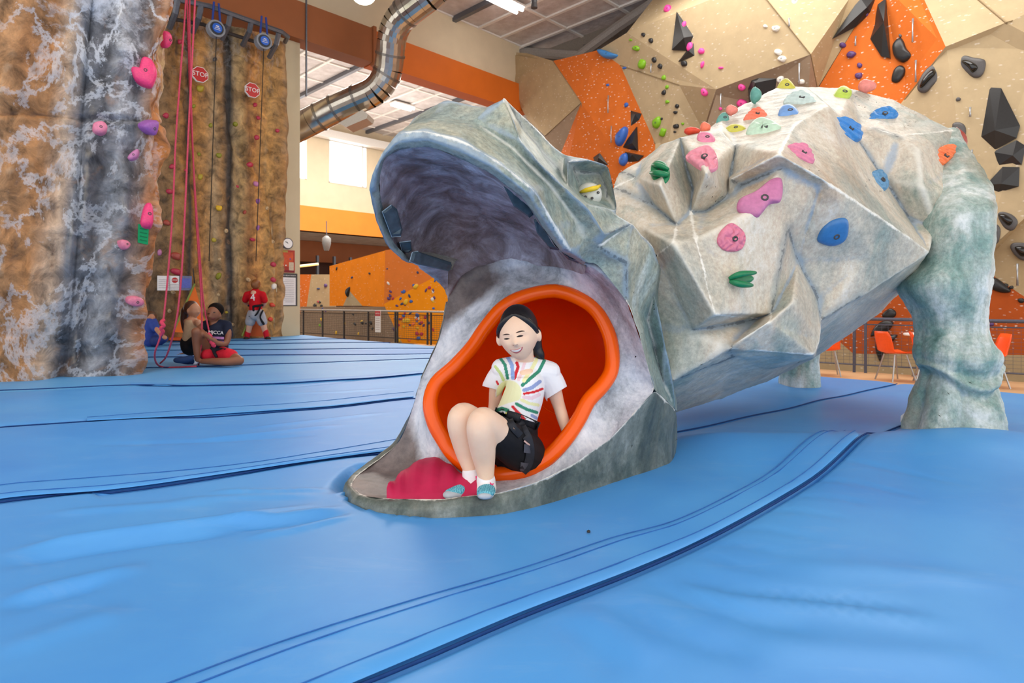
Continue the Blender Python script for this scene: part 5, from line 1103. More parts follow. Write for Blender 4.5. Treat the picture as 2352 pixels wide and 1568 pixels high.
lone('small coral spike hold on the far rim of the rump', 1992, 198, 4.72, .05, 'salmon', (1.4, .8, 1)); lone('small teal peg hold on the far rim of the back', 1736, 219, 4.32, .05, 'teal', (.8, .8, 1.1))
lone('small orange hold peeking over the far left rim of the back', 1590, 301, 3.82, .04, 'red', (1.3, .9, .6)); lone('small coral hold peeking over the rim beside the orange one', 1620, 293, 3.98, .035, 'coral', (1, .9, 1)); lone('tiny coral hold on the rim left of the coral wedge', 1681, 253, 4.2, .035, 'salmon', (1.2, .8, 1))
lone('dark red hold on the far side of the hip, behind the leg edge', 2199, 330, 4.5, .09, 'dkred', (.6, .8, 1.2)); lone('bright red bumpy hold on the far side of the hip, lower one', 2207, 393, 4.42, .085, 'red', (.55, .8, 1.1))
# holds on the rock pillar
GP = 'holds on the rock pillar'; fp = Vector((.53, -.82, -.05)).normalized()
def ph(label, poly, col, h=.5, **k): return hold(label, poly, T_PIL, col, h, group=GP, facing=.75, **k)
ph('big heart shaped crimson pink hold near the top of the rock pillar', [(301, 165), (303, 155), (317, 160), (325, 136), (334, 131), (350, 140), (361, 168), (352, 196), (340, 200), (312, 185)], 'hot', .5, res=5)
ph('hot pink hold on the right edge of the pillar near the top', [(372, 74), (384, 72), (391, 82), (392, 98), (384, 110), (374, 106)], 'hot', .6)
ph('round light pink hold left of the purple one on the pillar', ell(229, 293, 17, 15, 0, wob=.2), 'pink', .6); ph('purple heart hold high on the pillar right edge', [(328, 287), (345, 277), (362, 279), (358, 305), (350, 311), (335, 301)], 'purple', .6)
ph('small mauve hold below the purple heart hold on the pillar', [(293, 362), (305, 348), (318, 343), (315, 360), (300, 368)], 'mauve', .6); ph('tall hot pink hold above the green tag on the pillar', [(323, 515), (329, 478), (340, 466), (350, 474), (352, 510), (342, 522)], 'hot', .55, res=5)
ph('small pink hold left of the green tag on the pillar', [(276, 551), (290, 552), (299, 562), (290, 573), (279, 565)], 'rose', .6); ph('oval pink hold low on the pillar', ell(311, 692, 19, 12, .1, wob=.15), 'rose', .6)
l, n = surface(T_PIL, 330, 538, 8, .8); q = [on_plane(a, b, l+n*.03, n) for a, b in ((318, 514), (342, 519), (340, 562), (317, 557))]
tg = MB().prism(q, -n*.012).make('route_tag', plain('#139a5c', .6, .3, .05)); tag(tg, 'green paper route tag under the tall hot pink hold', 'tag')
for k in range(4):
    t0 = .2+.2*k; MB().prism([q[0].lerp(q[3], t0).lerp(q[1].lerp(q[2], t0), u)+n*.003 for u in (.15, .85)]+[q[0].lerp(q[3], t0+.04).lerp(q[1].lerp(q[2], t0+.04), u)+n*.003 for u in (.85, .15)], n*.002).make('text_line', plain('#0d6b41', .6), tg)
# rear rock wall holds
GR = 'small holds on the rear rock wall'
RH = '''413 96 5 6 crim|586 241 5 5 crim|593 271 5 4 crim|590 316 7 6 crim|573 378 8 6 crim|637 300 5 5 crim|588 422 7 6 mauve|592 462 5 6 purple|580 550 6 4 crim|627 607 7 6 crim|627 642 7 6 crim|625 700 7 5 red|621 733 6 5 red|381 265 7 7 crim|371 343 5 6 crim|395 383 6 6 crim|390 440 8 6 crim|383 512 9 6 dkred|405 588 13 8 dkred|405 624 13 7 crim|425 391 3 3 crim|367 580 6 7 mauve|545 428 4 3 crim|592 523 4 6 purple|562 487 4 5 dkred
460 203 9 8 mustard|445 244 4 5 olive|540 285 6 6 olive|503 357 7 6 olive|460 406 6 7 mustard|503 478 8 7 amber|491 551 6 5 mustard|502 634 6 9 olive|457 354 4 4 olive|483 288 5 5 olive|520 717 4 3 mustard|518 530 5 5 tan|504 595 4 4 tan|569 642 7 5 tan|501 677 4 4 tan|398 671 6 4 tan|390 714 5 5 tan|625 555 5 5 tan|629 657 6 7 white|493 136 5 5 grey|533 745 5 4 tan|613 478 4 4 tan'''.replace('\n', '|').split('|')
CN = {'crim': 'crimson', 'mauve': 'mauve', 'purple': 'purple', 'red': 'red', 'dkred': 'dark red', 'mustard': 'mustard yellow', 'olive': 'olive green', 'amber': 'amber yellow', 'tan': 'tan', 'white': 'cream', 'grey': 'grey', 'neon': 'neon pink', 'fblue': 'blue', 'lgreen': 'leaf green', 'black': 'black', 'dpurple': 'purple', 'orange': 'orange'}
def where_rear(px, py):
    v = 'top' if py < 220 else 'upper part' if py < 350 else 'middle' if py < 520 else 'lower part' if py < 660 else 'foot'
    h = 'left side' if px < 440 else 'centre' if px < 550 else 'right side'
    return v, h
def unique(pref, px, py, items):
    """rank an item among its like (same kind word) for a label that singles it out"""
    same = sorted([i for i in items if i[0] == pref], key=lambda i: i[2]); k = [i for i, t in enumerate(same) if t[1] == px and t[2] == py][0]
    if len(same) == 1: return 'only one there'
    od = ['topmost', 'second from the top', 'third from the top', 'fourth from the top', 'fifth from the top', 'sixth from the top', 'seventh from the top', 'eighth from the top', 'ninth from the top', 'tenth from the top', 'eleventh from the top', 'twelfth from the top']
    m = len(same)
    if k == m-1: return 'lowest'
    if k == m-2 and k >= 3: return 'second lowest'
    if k == m-3 and k >= 4: return 'third lowest'
    if k == m-4 and k >= 6: return 'fourth lowest'
    return od[min(k, 11)]+''
items = []
for s_ in RH:
    a = s_.split(); px, py = int(a[0]), int(a[1]); items.append((where_rear(px, py)[1]+CN[a[4]], px, py))
for s_ in RH:
    a = s_.split(); px, py, rx, ry = map(float, a[:4]); v, h_ = where_rear(px, py)
    hold(f'{CN[a[4]]} hold on the {h_} of the rear rock wall, {unique(h_+CN[a[4]], int(px), int(py), items)}', ell(px, py, rx, ry, .3, 7, .3, int(px)), T_REAR, a[4], .7, group=GR, bolt=a[4] == 'tan', facing=.8, res=2)
# boulder wall holds
G2 = 'holds on the boulder wall'
BH = '''1535 20 9 10 neon|1571 60 5 11 neon|1585 108 7 10 neon|1611 118 7 7 neon|1614 148 4 9 neon|1656 156 5 3 neon|1619 212 9 9 neon|1703 200 9 8 neon|1703 237 13 9 neon|1655 250 4 4 neon
1435 156 5 3 fblue|1428 315 10 25 fblue|1433 365 9 17 fblue|1439 241 4 6 fblue|1396 195 4 3 fblue|1449 92 4 3 lgreen|1462 111 9 6 lgreen|1476 148 8 13 lgreen|1525 178 5 6 lgreen|1532 200 4 5 lgreen|1533 234 5 4 lgreen|1509 281 9 16 lgreen|1523 304 7 11 lgreen|1568 284 3 3 lgreen
1478 80 5 5 black|1495 93 6 6 black|1503 138 6 7 black|1517 152 6 6 black|1572 146 7 7 black|1525 212 5 6 black|1555 244 5 5 black|1551 258 5 4 black|1553 290 6 6 black|1550 303 3 3 black|1520 273 3 3 black
1824 5 11 9 white|1758 60 5 4 white|1782 66 9 7 white|1788 120 8 8 white|1797 136 10 7 white|1793 182 10 8 white|1840 188 8 6 white
1936 104 7 7 dpurple|1955 125 11 8 dpurple|1974 150 6 6 dpurple|1973 174 9 7 dpurple|1990 32 5 7 dpurple|2262 608 9 5 black|2258 580 8 5 black|2201 228 6 5 grey|2310 655 7 5 black|2322 660 6 4 black|2277 745 7 4 dpurple|2345 690 8 6 black|2068 82 4 4 grey|2270 842 6 7 dpurple'''.replace('\n', '|').split('|')
def zone(px, py):
    if px < 1470 and py > 100: return 'on the narrow orange panel'
    if px < 1640: return 'on the big tan panel'
    if px < 1880: return 'above the beast back'
    if py < 250: return 'on the upper right orange panel'
    return 'near the right edge'
items = [(zone(int(s_.split()[0]), int(s_.split()[1]))+CN[s_.split()[4]], int(s_.split()[0]), int(s_.split()[1])) for s_ in BH]
for s_ in BH:
    a = s_.split(); px, py, rx, ry = map(float, a[:4]); z_ = zone(px, py)
    hold(f'{CN[a[4]]} hold {z_}, {unique(z_+CN[a[4]], int(px), int(py), items)}', ell(px, py, rx, ry, .35 if rx < ry else -.2, 8, .35, int(px)), T_BW, a[4], .8, group=G2, bolt=rx > 8, facing=.8, res=2)
hold('long blue hold at the top edge of the orange panel', [(1373, 117), (1385, 114), (1408, 122), (1423, 128), (1410, 135), (1388, 133)], T_BW, 'sky', .7, group=G2, facing=.8)
V2 = 'black wedge volumes on the boulder wall'
def vol(label, poly, lean=(.2, .2), h=.45, col='black'): return hold(label, poly, T_BW, col, h, 'facet', V2, False, lean, name='wall_volume', facing=.8)
vol('big black triangle volume on the tan panel, top one', [(1555, 27), (1595, 83), (1578, 117), (1544, 115)], (.3, -.2)); vol('black triangle volume hanging under the big black triangle', [(1596, 95), (1596, 128), (1558, 142), (1576, 119)], (.3, 0))
vol('small black triangle volume high on the narrow orange panel', [(1449, 254), (1474, 261), (1468, 275), (1449, 290)], (.2, .3)); vol('black triangle volume beside the upper blue hold', [(1463, 291), (1465, 346), (1427, 340)], (.3, -.2))
vol('dark wedge volume beside the lower blue hold', [(1432, 347), (1478, 357), (1466, 370), (1440, 373)], (.2, .2)); vol('black volume low at the left foot of the orange panel', [(1363, 362), (1378, 350), (1396, 378), (1370, 380)], (.2, .2))
vol('black five sided volume above the beast back', [(1718, 178), (1756, 165), (1796, 178), (1762, 235), (1721, 240)], (-.2, .3)); vol('long black blade volume left of the upper right orange panel', [(1911, 90), (1975, -5), (2022, -20), (2000, 30), (1965, 62)], (.2, .2))
vol('tall black spear volume on the upper right orange panel', [(2015, 5), (2036, -4), (2045, 134), (2025, 130), (2000, 90), (2011, 55)], (.3, .1), .5); vol('huge black six sided volume at the right edge', [(2272, 201), (2300, 203), (2343, 289), (2335, 317), (2285, 345), (2235, 323)], (-.1, -.35), .35)
vol('black five sided volume under the huge one at the right edge', [(2280, 349), (2335, 322), (2356, 335), (2347, 378), (2295, 379)], (.1, -.2), .35); vol('lowest black five sided volume at the right edge', [(2264, 425), (2303, 383), (2342, 384), (2340, 428), (2293, 443)], (-.2, -.3), .35)
def big(label, poly, col='black', inner=None, h=.45):
    o = hold(label, poly, T_BW, col, h if not inner else .22, group=G2, bolt=False, facing=.8, res=5)
    if inner:
        fr = surface(T_BW, sum(p[0] for p in inner)/len(inner), sum(p[1] for p in inner)/len(inner), 5, .8); l, n = fr; ol = [Vector(p) for p in cr([on_plane(a, b, l, n) for a, b in inner], 5, True)]
        c = sum(ol, Vector())/len(ol); size = sum((p-c).length for p in ol)/len(ol)
        out = sum((on_plane(a, b, l, n)-c).length for a, b in poly)/len(poly)
        rows = [[c+(p-c)*s_+n*(out*.2+size*h_) for p in ol] for s_, h_ in ((1, -.2), (1, .15), (.85, .5), (.5, .75), (.0, .8))]
        mk('glossy_core', *lofted(rows, True), M['black_gloss'], o, True)
    return o
big('black bean shaped hold, upper one on the upper right orange panel', [(2050, 108), (2058, 92), (2070, 87), (2078, 97), (2084, 112), (2097, 128), (2088, 138), (2072, 143), (2056, 133)]); big('black egg shaped hold, lower one on the upper right orange panel', [(2048, 186), (2054, 160), (2068, 150), (2080, 158), (2076, 175), (2062, 190)])
big('large slanted dark hold with glossy core on the orange edge', [(2107, 198), (2120, 168), (2145, 147), (2167, 158), (2163, 180), (2142, 198), (2127, 212), (2112, 211)], 'grey', [(2113, 200), (2124, 178), (2143, 160), (2150, 170), (2132, 190), (2120, 202)])
big('large dark hold with glossy core, upper right of the slanted one', [(2195, 147), (2203, 130), (2216, 127), (2235, 132), (2262, 138), (2262, 160), (2252, 176), (2236, 178), (2218, 166)], 'grey', [(2209, 142), (2222, 140), (2240, 148), (2246, 158), (2234, 168), (2224, 156)])
big('flat grey hold peeking out behind the beast rump', [(2188, 285), (2205, 281), (2218, 292), (2216, 315), (2203, 322), (2190, 312)], 'grey', None, .25)
big('bean shaped dark hold, upper of two close together at the right edge', [(2285, 492), (2298, 485), (2325, 493), (2338, 510), (2326, 529), (2305, 522)], 'grey', [(2294, 494), (2308, 492), (2326, 506), (2318, 518), (2305, 510)]); big('bean shaped dark hold, lower of two close together at the right edge', [(2260, 553), (2270, 525), (2286, 514), (2298, 526), (2293, 555), (2275, 567)], 'grey', [(2268, 550), (2276, 532), (2286, 524), (2290, 536), (2280, 556)])
big('dark hold with glossy core cut by the right edge', [(2320, 566), (2332, 557), (2365, 562), (2370, 590), (2350, 598), (2330, 585)], 'grey', [(2330, 568), (2350, 566), (2362, 582), (2345, 588)]); big('long black leaf hold on the rust orange panel edge', [(2257, 637), (2272, 635), (2295, 642), (2322, 668), (2300, 672), (2272, 660)])
big('black volume low behind the rail, top of three', [(2026, 722), (2044, 708), (2058, 716), (2054, 728), (2034, 732)]); big('black volume low behind the rail, middle of three', [(2000, 772), (2008, 752), (2030, 736), (2052, 740), (2040, 760), (2015, 768)]); big('black volume low behind the rail, lowest of three', [(2011, 800), (2020, 775), (2060, 768), (2050, 785), (2030, 812), (2022, 830)])
# hanging chains (quickdraws) on the wall
QL = {(2099, 45): 'long quickdraw, upper one on the upper right orange panel', (2106, 140): 'long quickdraw, lower one on the upper right orange panel', (1968, 85): 'short quickdraw at the left edge of the upper right orange panel', (1838, 145): 'quickdraw on the brown panel above the beast back',
      (1400, 220): 'quickdraw on the narrow orange panel, upper one', (1407, 290): 'quickdraw on the narrow orange panel, lower one', (2229, 248): 'short quickdraw left of the huge six sided volume, upper one', (2233, 345): 'short quickdraw left of the huge six sided volume, lower one', (1811, 46): 'short quickdraw at the top among the white holds', (2336, 605): 'long quickdraw low at the right edge', (1499, 148): 'short quickdraw between black holds on the big tan panel', (1658, 215): 'quickdraw beside the neon pink hold on the brown panel'}
CHM = plain('#b9bcc0', .35, .5, .1, metal=.7)
for px, py, ln in ((2099, 45, 54), (2106, 140, 50), (1968, 85, 22), (1838, 145, 48), (1400, 220, 40), (1407, 290, 38), (2229, 248, 22), (2233, 345, 24), (1811, 46, 20), (2336, 605, 50), (1499, 148, 20), (1658, 215, 30)):
    l, n = hit(T_BW, px, py); 
    if l is None: continue
    n = n if n.dot(CAM-l) > 0 else -n; e = l-UP*(ln/F*l.y)
    q = mk('hanging_draw', *sweep([l+n*.06, l.lerp(e, .5)+n*.08, e+n*.08], [.02, .012, .02], 6), CHM, None, True)
    tag(q, QL[(px, py)], 'quickdraw', 'quickdraws on the boulder wall')
# far orange wall holds, tiny
GF = 'small holds on the far orange wall'
rnd = random.Random(5); FH = []
for cx_, cy_, sx, sy, n_, cs in ((945, 690, 55, 70, 46, ('navy', 'fblue', 'dpurple', 'crim', 'crim', 'amber', 'white', 'dpurple', 'fblue')), (960, 755, 45, 30, 20, ('fblue', 'amber', 'orange', 'crim', 'dpurple')), (735, 690, 20, 40, 10, ('navy', 'black', 'crim', 'dpurple')), (790, 745, 70, 28, 14, ('black', 'lgreen', 'amber', 'dpurple', 'black')), (830, 640, 60, 40, 4, ('navy', 'black'))):
    for k in range(n_): FH.append((cx_+rnd.uniform(-sx, sx), cy_+rnd.uniform(-sy, sy), rnd.uniform(2, 5), rnd.uniform(2, 5.5), rnd.choice(cs)))
CN2 = dict(CN, navy='navy blue', amber='yellow', white='white', orange='orange')
FH = [t for t in FH if not 752 < t[0] < 760 and t[0] < 1012 and not (t[0] > 985 and t[1] < 640) and hit(T_FW, t[0], t[1])[0] is not None]
OD = ['first', 'second', 'third', 'fourth', 'fifth', 'sixth', 'seventh', 'eighth', 'ninth', 'tenth', 'eleventh', 'twelfth']
def fzone(px, py): return 'behind the black railing' if py > 716 else 'on the left far wall' if px < 757 else 'on the plain orange wall' if px < 882 else 'on the far orange wall'
for px, py, rx, ry, c_ in FH:
    same = sorted(t[0] for t in FH if t[4] == c_ and fzone(t[0], t[1]) == fzone(px, py)); k = same.index(px); z_ = fzone(px, py)
    r_ = 'the only one there' if len(same) == 1 else OD[min(k, 11)]+f' {CN2[c_]} one from the left'
    hold(f'tiny {CN2[c_]} hold {z_}, {r_}', ell(px, py, rx, ry, rnd.uniform(-1, 1), 6, .4, int(px*7)), T_FW, c_, .7, group=GF, bolt=False, facing=.8, res=1)
for lab, poly, c_ in (('black beak shaped hold left on the far orange wall', [(794, 672), (798, 662), (806, 658), (805, 668), (799, 682)], 'black'), ('large yellow hold in the middle of the far orange wall', [(948, 660), (955, 652), (962, 655), (956, 664)], 'amber'), ('large yellow hold low on the far orange wall', [(926, 696), (932, 686), (938, 690), (934, 700)], 'amber'), ('yellow round hold behind the black railing', ell(936, 736, 7, 6), 'amber')):
    hold(lab, poly, T_FW, c_, .7, group=GF, bolt=False, facing=.8)
# ------------------------------------------------------------------ people
def limb(pts, rs, n=18, res=6):
    """closed rounded tube; rs radii (r or (rx, ry)) per joint"""
    q = [np.r_[np.array(p[:]), np.atleast_1d(r)[0], np.atleast_1d(r)[-1]] for p, r in zip(pts, rs)]
    c = cr(q, res); P_ = [Vector(x[:3]) for x in c]; R_ = [(max(.002, x[3]), max(.002, x[4])) for x in c]
    d0 = (P_[0]-P_[1]).normalized(); d1 = (P_[-1]-P_[-2]).normalized(); a, b = R_[0], R_[-1]
    pre = []; post = []
    for t in (.96, .75, .45): 
        k = math.sqrt(1-t*t); pre.append((P_[0]+d0*t*min(a), (a[0]*k, a[1]*k))); post.insert(0, (P_[-1]+d1*t*min(b), (b[0]*k, b[1]*k)))
    PP = [x[0] for x in pre]+P_+[x[0] for x in post]; RR = [x[1] for x in pre]+R_+[x[1] for x in post]
    return sweep(PP, RR, n)
def ball(c, r, sc=(1, 1, 1), M3=None, n=20, m=14):
    vs = []; fs = []
    for j in range(m+1):
        e = math.pi*j/m
        for k in range(n):
            a = 2*math.pi*k/n; v = Vector((math.sin(e)*math.cos(a)*sc[0], math.sin(e)*math.sin(a)*sc[1], math.cos(e)*sc[2]))*r
            vs.append(c+(M3 @ v if M3 else v))
    for j in range(m):
        for k in range(n): fs.append((j*n+k, j*n+(k+1) % n, (j+1)*n+(k+1) % n, (j+1)*n+k))
    return vs, fs
def gs(x, z, cx, cz, sx, sz): return math.exp(-((x-cx)/sx)**2-((z-cz)/sz)**2)
def head_geo(c, hh, M3, n=64, m=52, smile=1.0):
    vs = []; fs = []
    for j in range(m+1):
        e = math.pi*j/m
        for k in range(n):
            a = 2*math.pi*k/n; x, y, z = .385*math.sin(e)*math.cos(a), .455*math.sin(e)*math.sin(a), .5*math.cos(e)
            kk = min(1, max(0, (-z-.02)/.48))
            x *= 1-.36*kk**1.7
            if y > 0: y *= 1-.5*kk
            else:
                y *= .93-.05*kk; w_ = max(0, -math.sin(a))**.5*math.sin(e)
                f = .105*gs(x, z, 0, -.10, .055, .06)+.03*gs(x, z, 0, -.125, .085, .04)+.03*gs(x, z, 0, .0, .045, .1)-.035*(gs(x, z, -.165, .01, .09, .055)+gs(x, z, .165, .01, .09, .055))
                f += .022*smile*(gs(x, z, -.2, -.13, .09, .08)+gs(x, z, .2, -.13, .09, .08))+.014*gs(x, z, 0, -.24, .13, .06)+.022*gs(x, z, 0, -.41, .1, .07)-.010*gs(x, z, 0, -.33, .12, .025)+.012*(gs(x, z, -.15, .09, .1, .03)+gs(x, z, .15, .09, .1, .03))
                y -= f*w_
            vs.append(c+M3 @ (Vector((x, y, z))*hh))
    for j in range(m):
        for k in range(n): fs.append((j*n+k, j*n+(k+1) % n, (j+1)*n+(k+1) % n, (j+1)*n+k))
    out = [(vs, fs)]
    for s_ in (-1, 1):
        ec = c+M3 @ (Vector((s_*.405, .02, -.05))*hh); out.append(ball(ec, hh*.13, (.40, .66, 1.0), M3 @ Matrix.Rotation(s_*.55, 3, 'Z')))
    return out
def fuse(name, parts, voxel, mats, parent, smooth=4):
    """union of closed shapes as one continuous skin"""
    vs = []; fs = []
    for v, f in parts:
        n = len(vs); vs += v; fs += [[i+n for i in q] for q in f]
    me = bpy.data.meshes.new(name); me.from_pydata([tuple(v) for v in vs], [], fs)
    bm = bmesh.new(); bm.from_mesh(me); bmesh.ops.remove_doubles(bm, verts=bm.verts[:], dist=1e-5); bmesh.ops.recalc_face_normals(bm, faces=bm.faces[:]); bm.to_mesh(me); bm.free()
    o = bpy.data.objects.new('tmp', me); COL.objects.link(o); md = o.modifiers.new('r', 'REMESH'); md.mode = 'VOXEL'; md.voxel_size = voxel; md.use_smooth_shade = True
    sm = o.modifiers.new('s', 'SMOOTH'); sm.iterations = smooth; sm.factor = .5
    dg = bpy.context.evaluated_depsgraph_get(); me2 = bpy.data.meshes.new_from_object(o.evaluated_get(dg)); bpy.data.objects.remove(o); bpy.data.meshes.remove(me)
    me2.materials.clear(); me2.name = name; return link_mesh(name, me2, mats, parent, True)
def hand_geo(w, d, nrm, L, curl=.5, side=1):
    """palm, four unequal bent fingers and a thumb from the side of the palm"""
    d = d.normalized(); nrm = (nrm-d*nrm.dot(d)).normalized(); s = d.cross(nrm)
    out = [limb([w, w+d*L*.22, w+d*L*.48], [(L*.13, L*.13), (L*.2, L*.1), (L*.21, L*.085)], 12, 3)]
    for k, (o_, ln) in enumerate(((-.16, .40), (-.055, .47), (.055, .44), (.155, .34))):
        b = w+d*L*.42+s*o_*L*side; p = [b]; dd = d.copy(); r = L*.05
        for q in (.42, .34, .28):
            dd = (dd-nrm*curl*.55).normalized(); p.append(p[-1]+dd*L*ln*q)
        out.append(limb(p, [r*1.05, r, r*.92, r*.75], 8, 3))
    b = w+d*L*.16-s*L*.14*side; t = (d*.75-s*.7*side-nrm*.25*curl).normalized(); t2 = (t+d*.35-nrm*.4*curl).normalized()
    out.append(limb([b, b+t*L*.2, b+t*L*.2+t2*L*.2], [L*.07, L*.058, L*.045], 8, 3)); return out
def skin(hexa):
    t = NT('skin_'+hexa.strip('#'), .5, .35); c = hx(hexa); f = t.noise(t.coords(), 14, 4)
    t.col(t.ramp(f, [(.3, tuple(x*y for x, y in zip(c[:3], (.95, .90, .88)))+(1,)), (.7, c)])); t.b.inputs['Subsurface Weight'].default_value = .12; t.b.inputs['Subsurface Radius'].default_value = (.012, .005, .003); return t.m
def rotm(yaw, pitch, roll): return Matrix.Rotation(roll, 3, 'Y') @ Matrix.Rotation(yaw, 3, 'Z') @ Matrix.Rotation(pitch, 3, 'X')
def patch(name, px_pts, tree, m, parent, lift=.0012, res=4, fill=4):
    """thin coloured patch laid on the skin (brow, lip, lash line)"""
    ol = cr([np.array(p, float) for p in px_pts], res, True); c = sum(ol)/len(ol); rows = []
    for s_ in np.linspace(1, 0.02, fill+1):
        row = []
        for p in ol:
            q = c+(p-c)*s_; l, n = hit(tree, q[0], q[1])
            if l is None: l, n = hit(tree, c[0], c[1]); 
            if l is None: return None
            row.append(l-(l-CAM).normalized()*lift*(1.0 if s_ < .95 else .3))
        rows.append(row)
    v, f = lofted(rows, True); return mk(name, v, f, m, parent, True)
# ---- the girl on the slide
GIRL = thing('person', 'smiling child in sun print T-shirt and black shorts sitting in the orange slide mouth', 'person', P(1180, 1085, 2.86))
SK = skin('#f8d4b8')
hc = P(1191, 770, 2.83); hh = .232; HM = rotm(-.17, .05, -.13)
parts = head_geo(hc, hh, HM)
def gl(*p): return [P(*q) for q in p]
parts += [limb(gl((1200, 800, 2.88), (1207, 838, 2.92), (1208, 862, 2.93)), [.05, .046, .06]),
          limb(gl((1208, 862, 2.93), (1205, 900, 2.93), (1195, 960, 2.93), (1188, 1020, 2.92), (1186, 1058, 2.9)), [(.10, .065), (.115, .075), (.10, .075), (.115, .085), (.10, .085)]),
          limb(gl((1150, 850, 2.92), (1208, 848, 2.93), (1262, 858, 2.95)), [.042, .055, .045]),
          limb(gl((1262, 860, 2.95), (1274, 900, 2.99), (1284, 932, 3.01), (1294, 965, 3.0), (1301, 992, 2.98)), [.045, .037, .031, .030, .022]),
          limb(gl((1150, 852, 2.92), (1140, 890, 2.98), (1136, 930, 3.03), (1130, 965, 3.03), (1122, 990, 3.0)), [.043, .035, .031, .029, .022]),
          limb(gl((1165, 1035, 2.9), (1118, 995, 2.78), (1082, 965, 2.69), (1062, 955, 2.655), (1058, 975, 2.655), (1066, 1010, 2.67), (1074, 1045, 2.68), (1082, 1078, 2.67), (1086, 1102, 2.66)), [.08, .070, .062, .058, .059, .056, .048, .036, .031], 22),
          limb(gl((1200, 1042, 2.84), (1160, 1008, 2.70), (1126, 978, 2.60), (1108, 966, 2.56), (1104, 986, 2.555), (1108, 1022, 2.58), (1112, 1056, 2.60), (1116, 1090, 2.60), (1117, 1112, 2.60)), [.085, .074, .063, .058, .060, .057, .048, .036, .031], 22),
          limb(gl((1086, 1095, 2.67), (1084, 1118, 2.67), (1060, 1128, 2.61), (1038, 1133, 2.56)), [.03, .032, .028, .02]),
          limb(gl((1117, 1098, 2.61), (1117, 1120, 2.61), (1116, 1128, 2.55), (1114, 1132, 2.50)), [.03, .032, .028, .02])]
parts += hand_geo(P(1301, 992, 2.98), Vector((.02, -.05, -1)), Vector((0, -1, .2)), .14, .35, 1)+hand_geo(P(1122, 990, 3.0), Vector((-.3, .1, -1)), Vector((0, -1, .2)), .14, .35, -1)
GB_ = fuse('body', parts, .0042, SK, GIRL, 14)
TG = bvh_of([GB_])
DK = plain('#2a1d1a', .5, .3, .1); LIPM = plain('#c4686a', .4, .4, .08); TEETH = plain('#f7f2ea', .3, .5, .02); BR = plain('#3b2a24', .6, .2, .1)
patch('eye', [(1157, 778.5), (1161, 776.3), (1166, 776.0), (1171, 777.8), (1166, 779.6), (1161, 779.8)], TG, DK, GIRL); patch('eye', [(1186, 773.5), (1191, 770.3), (1197, 769.3), (1202, 770.6), (1197, 773.2), (1191, 774.2)], TG, DK, GIRL)
patch('eyebrow', [(1154, 769.5), (1160, 766.6), (1167, 766.4), (1171, 768.0), (1166, 768.6), (1160, 769.2)], TG, BR, GIRL); patch('eyebrow', [(1184, 764.5), (1191, 760.5), (1199, 758.6), (1206, 760.4), (1199, 761.6), (1191, 763.4)], TG, BR, GIRL)
mo = patch('lips', [(1171, 803.5), (1178, 803.2), (1187, 802.0), (1195, 799.2), (1201, 796.2), (1199, 803), (1193, 809), (1186, 811.5), (1178, 809)], TG, LIPM, GIRL, .0015)
patch('teeth', [(1174, 804.4), (1181, 804.2), (1188, 803.0), (1195, 800.6), (1199, 798.6), (1196, 803.6), (1190, 807.6), (1184, 808.8), (1178, 807.4)], TG, TEETH, mo if mo else GIRL, .0026)
patch('nostril', [(1177, 792.6), (1179, 791.8), (1181, 792.6), (1179, 793.6)], TG, plain('#b98a74', .6), GIRL, .0008, 2, 2); patch('nostril', [(1186, 791.6), (1188, 790.6), (1190, 791.4), (1188, 792.6)], TG, plain('#b98a74', .6), GIRL, .0008, 2, 2)
def m_hair(hexa):
    t = NT('hair_'+hexa.strip('#'), .38, .5); c = hx(hexa); f = t.noise(t.coords((60, 60, 6)), 5, 3); t.col(t.ramp(f, [(.35, tuple(x*.5 for x in c[:3])+(1,)), (.7, tuple(min(1, x*1.6) for x in c[:3])+(1,))])); t.bump(f, .4, .004); return t.m
HAIR = m_hair('#1b1718')
hl = HM @ Vector((0, .038, .031))
hv = [ball(hc+hl, hh*.5, (.777, .95, .968), HM, 40, 30)]
for s_ in (-1, 1):       # swept back from a centre parting, dipping to the temples
    hv.append(limb([hc+HM @ Vector((s_*.006, -.052, .103)), hc+HM @ Vector((s_*.045, -.060, .080)), hc+HM @ Vector((s_*.074, -.042, .040)), hc+HM @ Vector((s_*.084, -.012, .002)), hc+HM @ Vector((s_*.074, .05, -.01))], [(.006, .008), (.009, .014), (.010, .018), (.007, .018), (.010, .018)], 12, 5))
hv += [limb([hc+HM @ Vector((.05, .105, -.01)), P(1232, 800, 2.93), P(1240, 815, 2.93), P(1246, 832, 2.95)], [.045, .030, .024, .008], 14, 5)]
fuse('hair', hv, .004, HAIR, GIRL, 3)
# T-shirt with the sun print as colours on its cloth
sp = [limb(gl((1203, 842, 2.925), (1206, 862, 2.93), (1205, 900, 2.92), (1192, 940, 2.91), (1184, 962, 2.905)), [(.075, .062), (.122, .084), (.132, .094), (.122, .098), (.122, .102)], 28),
      limb(gl((1152, 846, 2.92), (1205, 846, 2.93), (1262, 854, 2.95)), [.05, .064, .054]),
      limb(gl((1252, 852, 2.945), (1268, 875, 2.965), (1277, 902, 2.985)), [.055, .058, .062]), limb(gl((1160, 846, 2.92), (1143, 868, 2.95), (1131, 890, 2.985)), [.052, .053, .052])]
SH = fuse('t_shirt', sp, .0031, None, GIRL, 5)
def cutbelow(o, fn):
    bm = bmesh.new(); bm.from_mesh(o.data); bmesh.ops.delete(bm, geom=[f for f in bm.faces if fn(f.calc_center_median())], context='FACES'); bm.to_mesh(o.data); bm.free()
def topx(v): return CX+F*v.x/v.y, HY-F*(v.z-H)/v.y
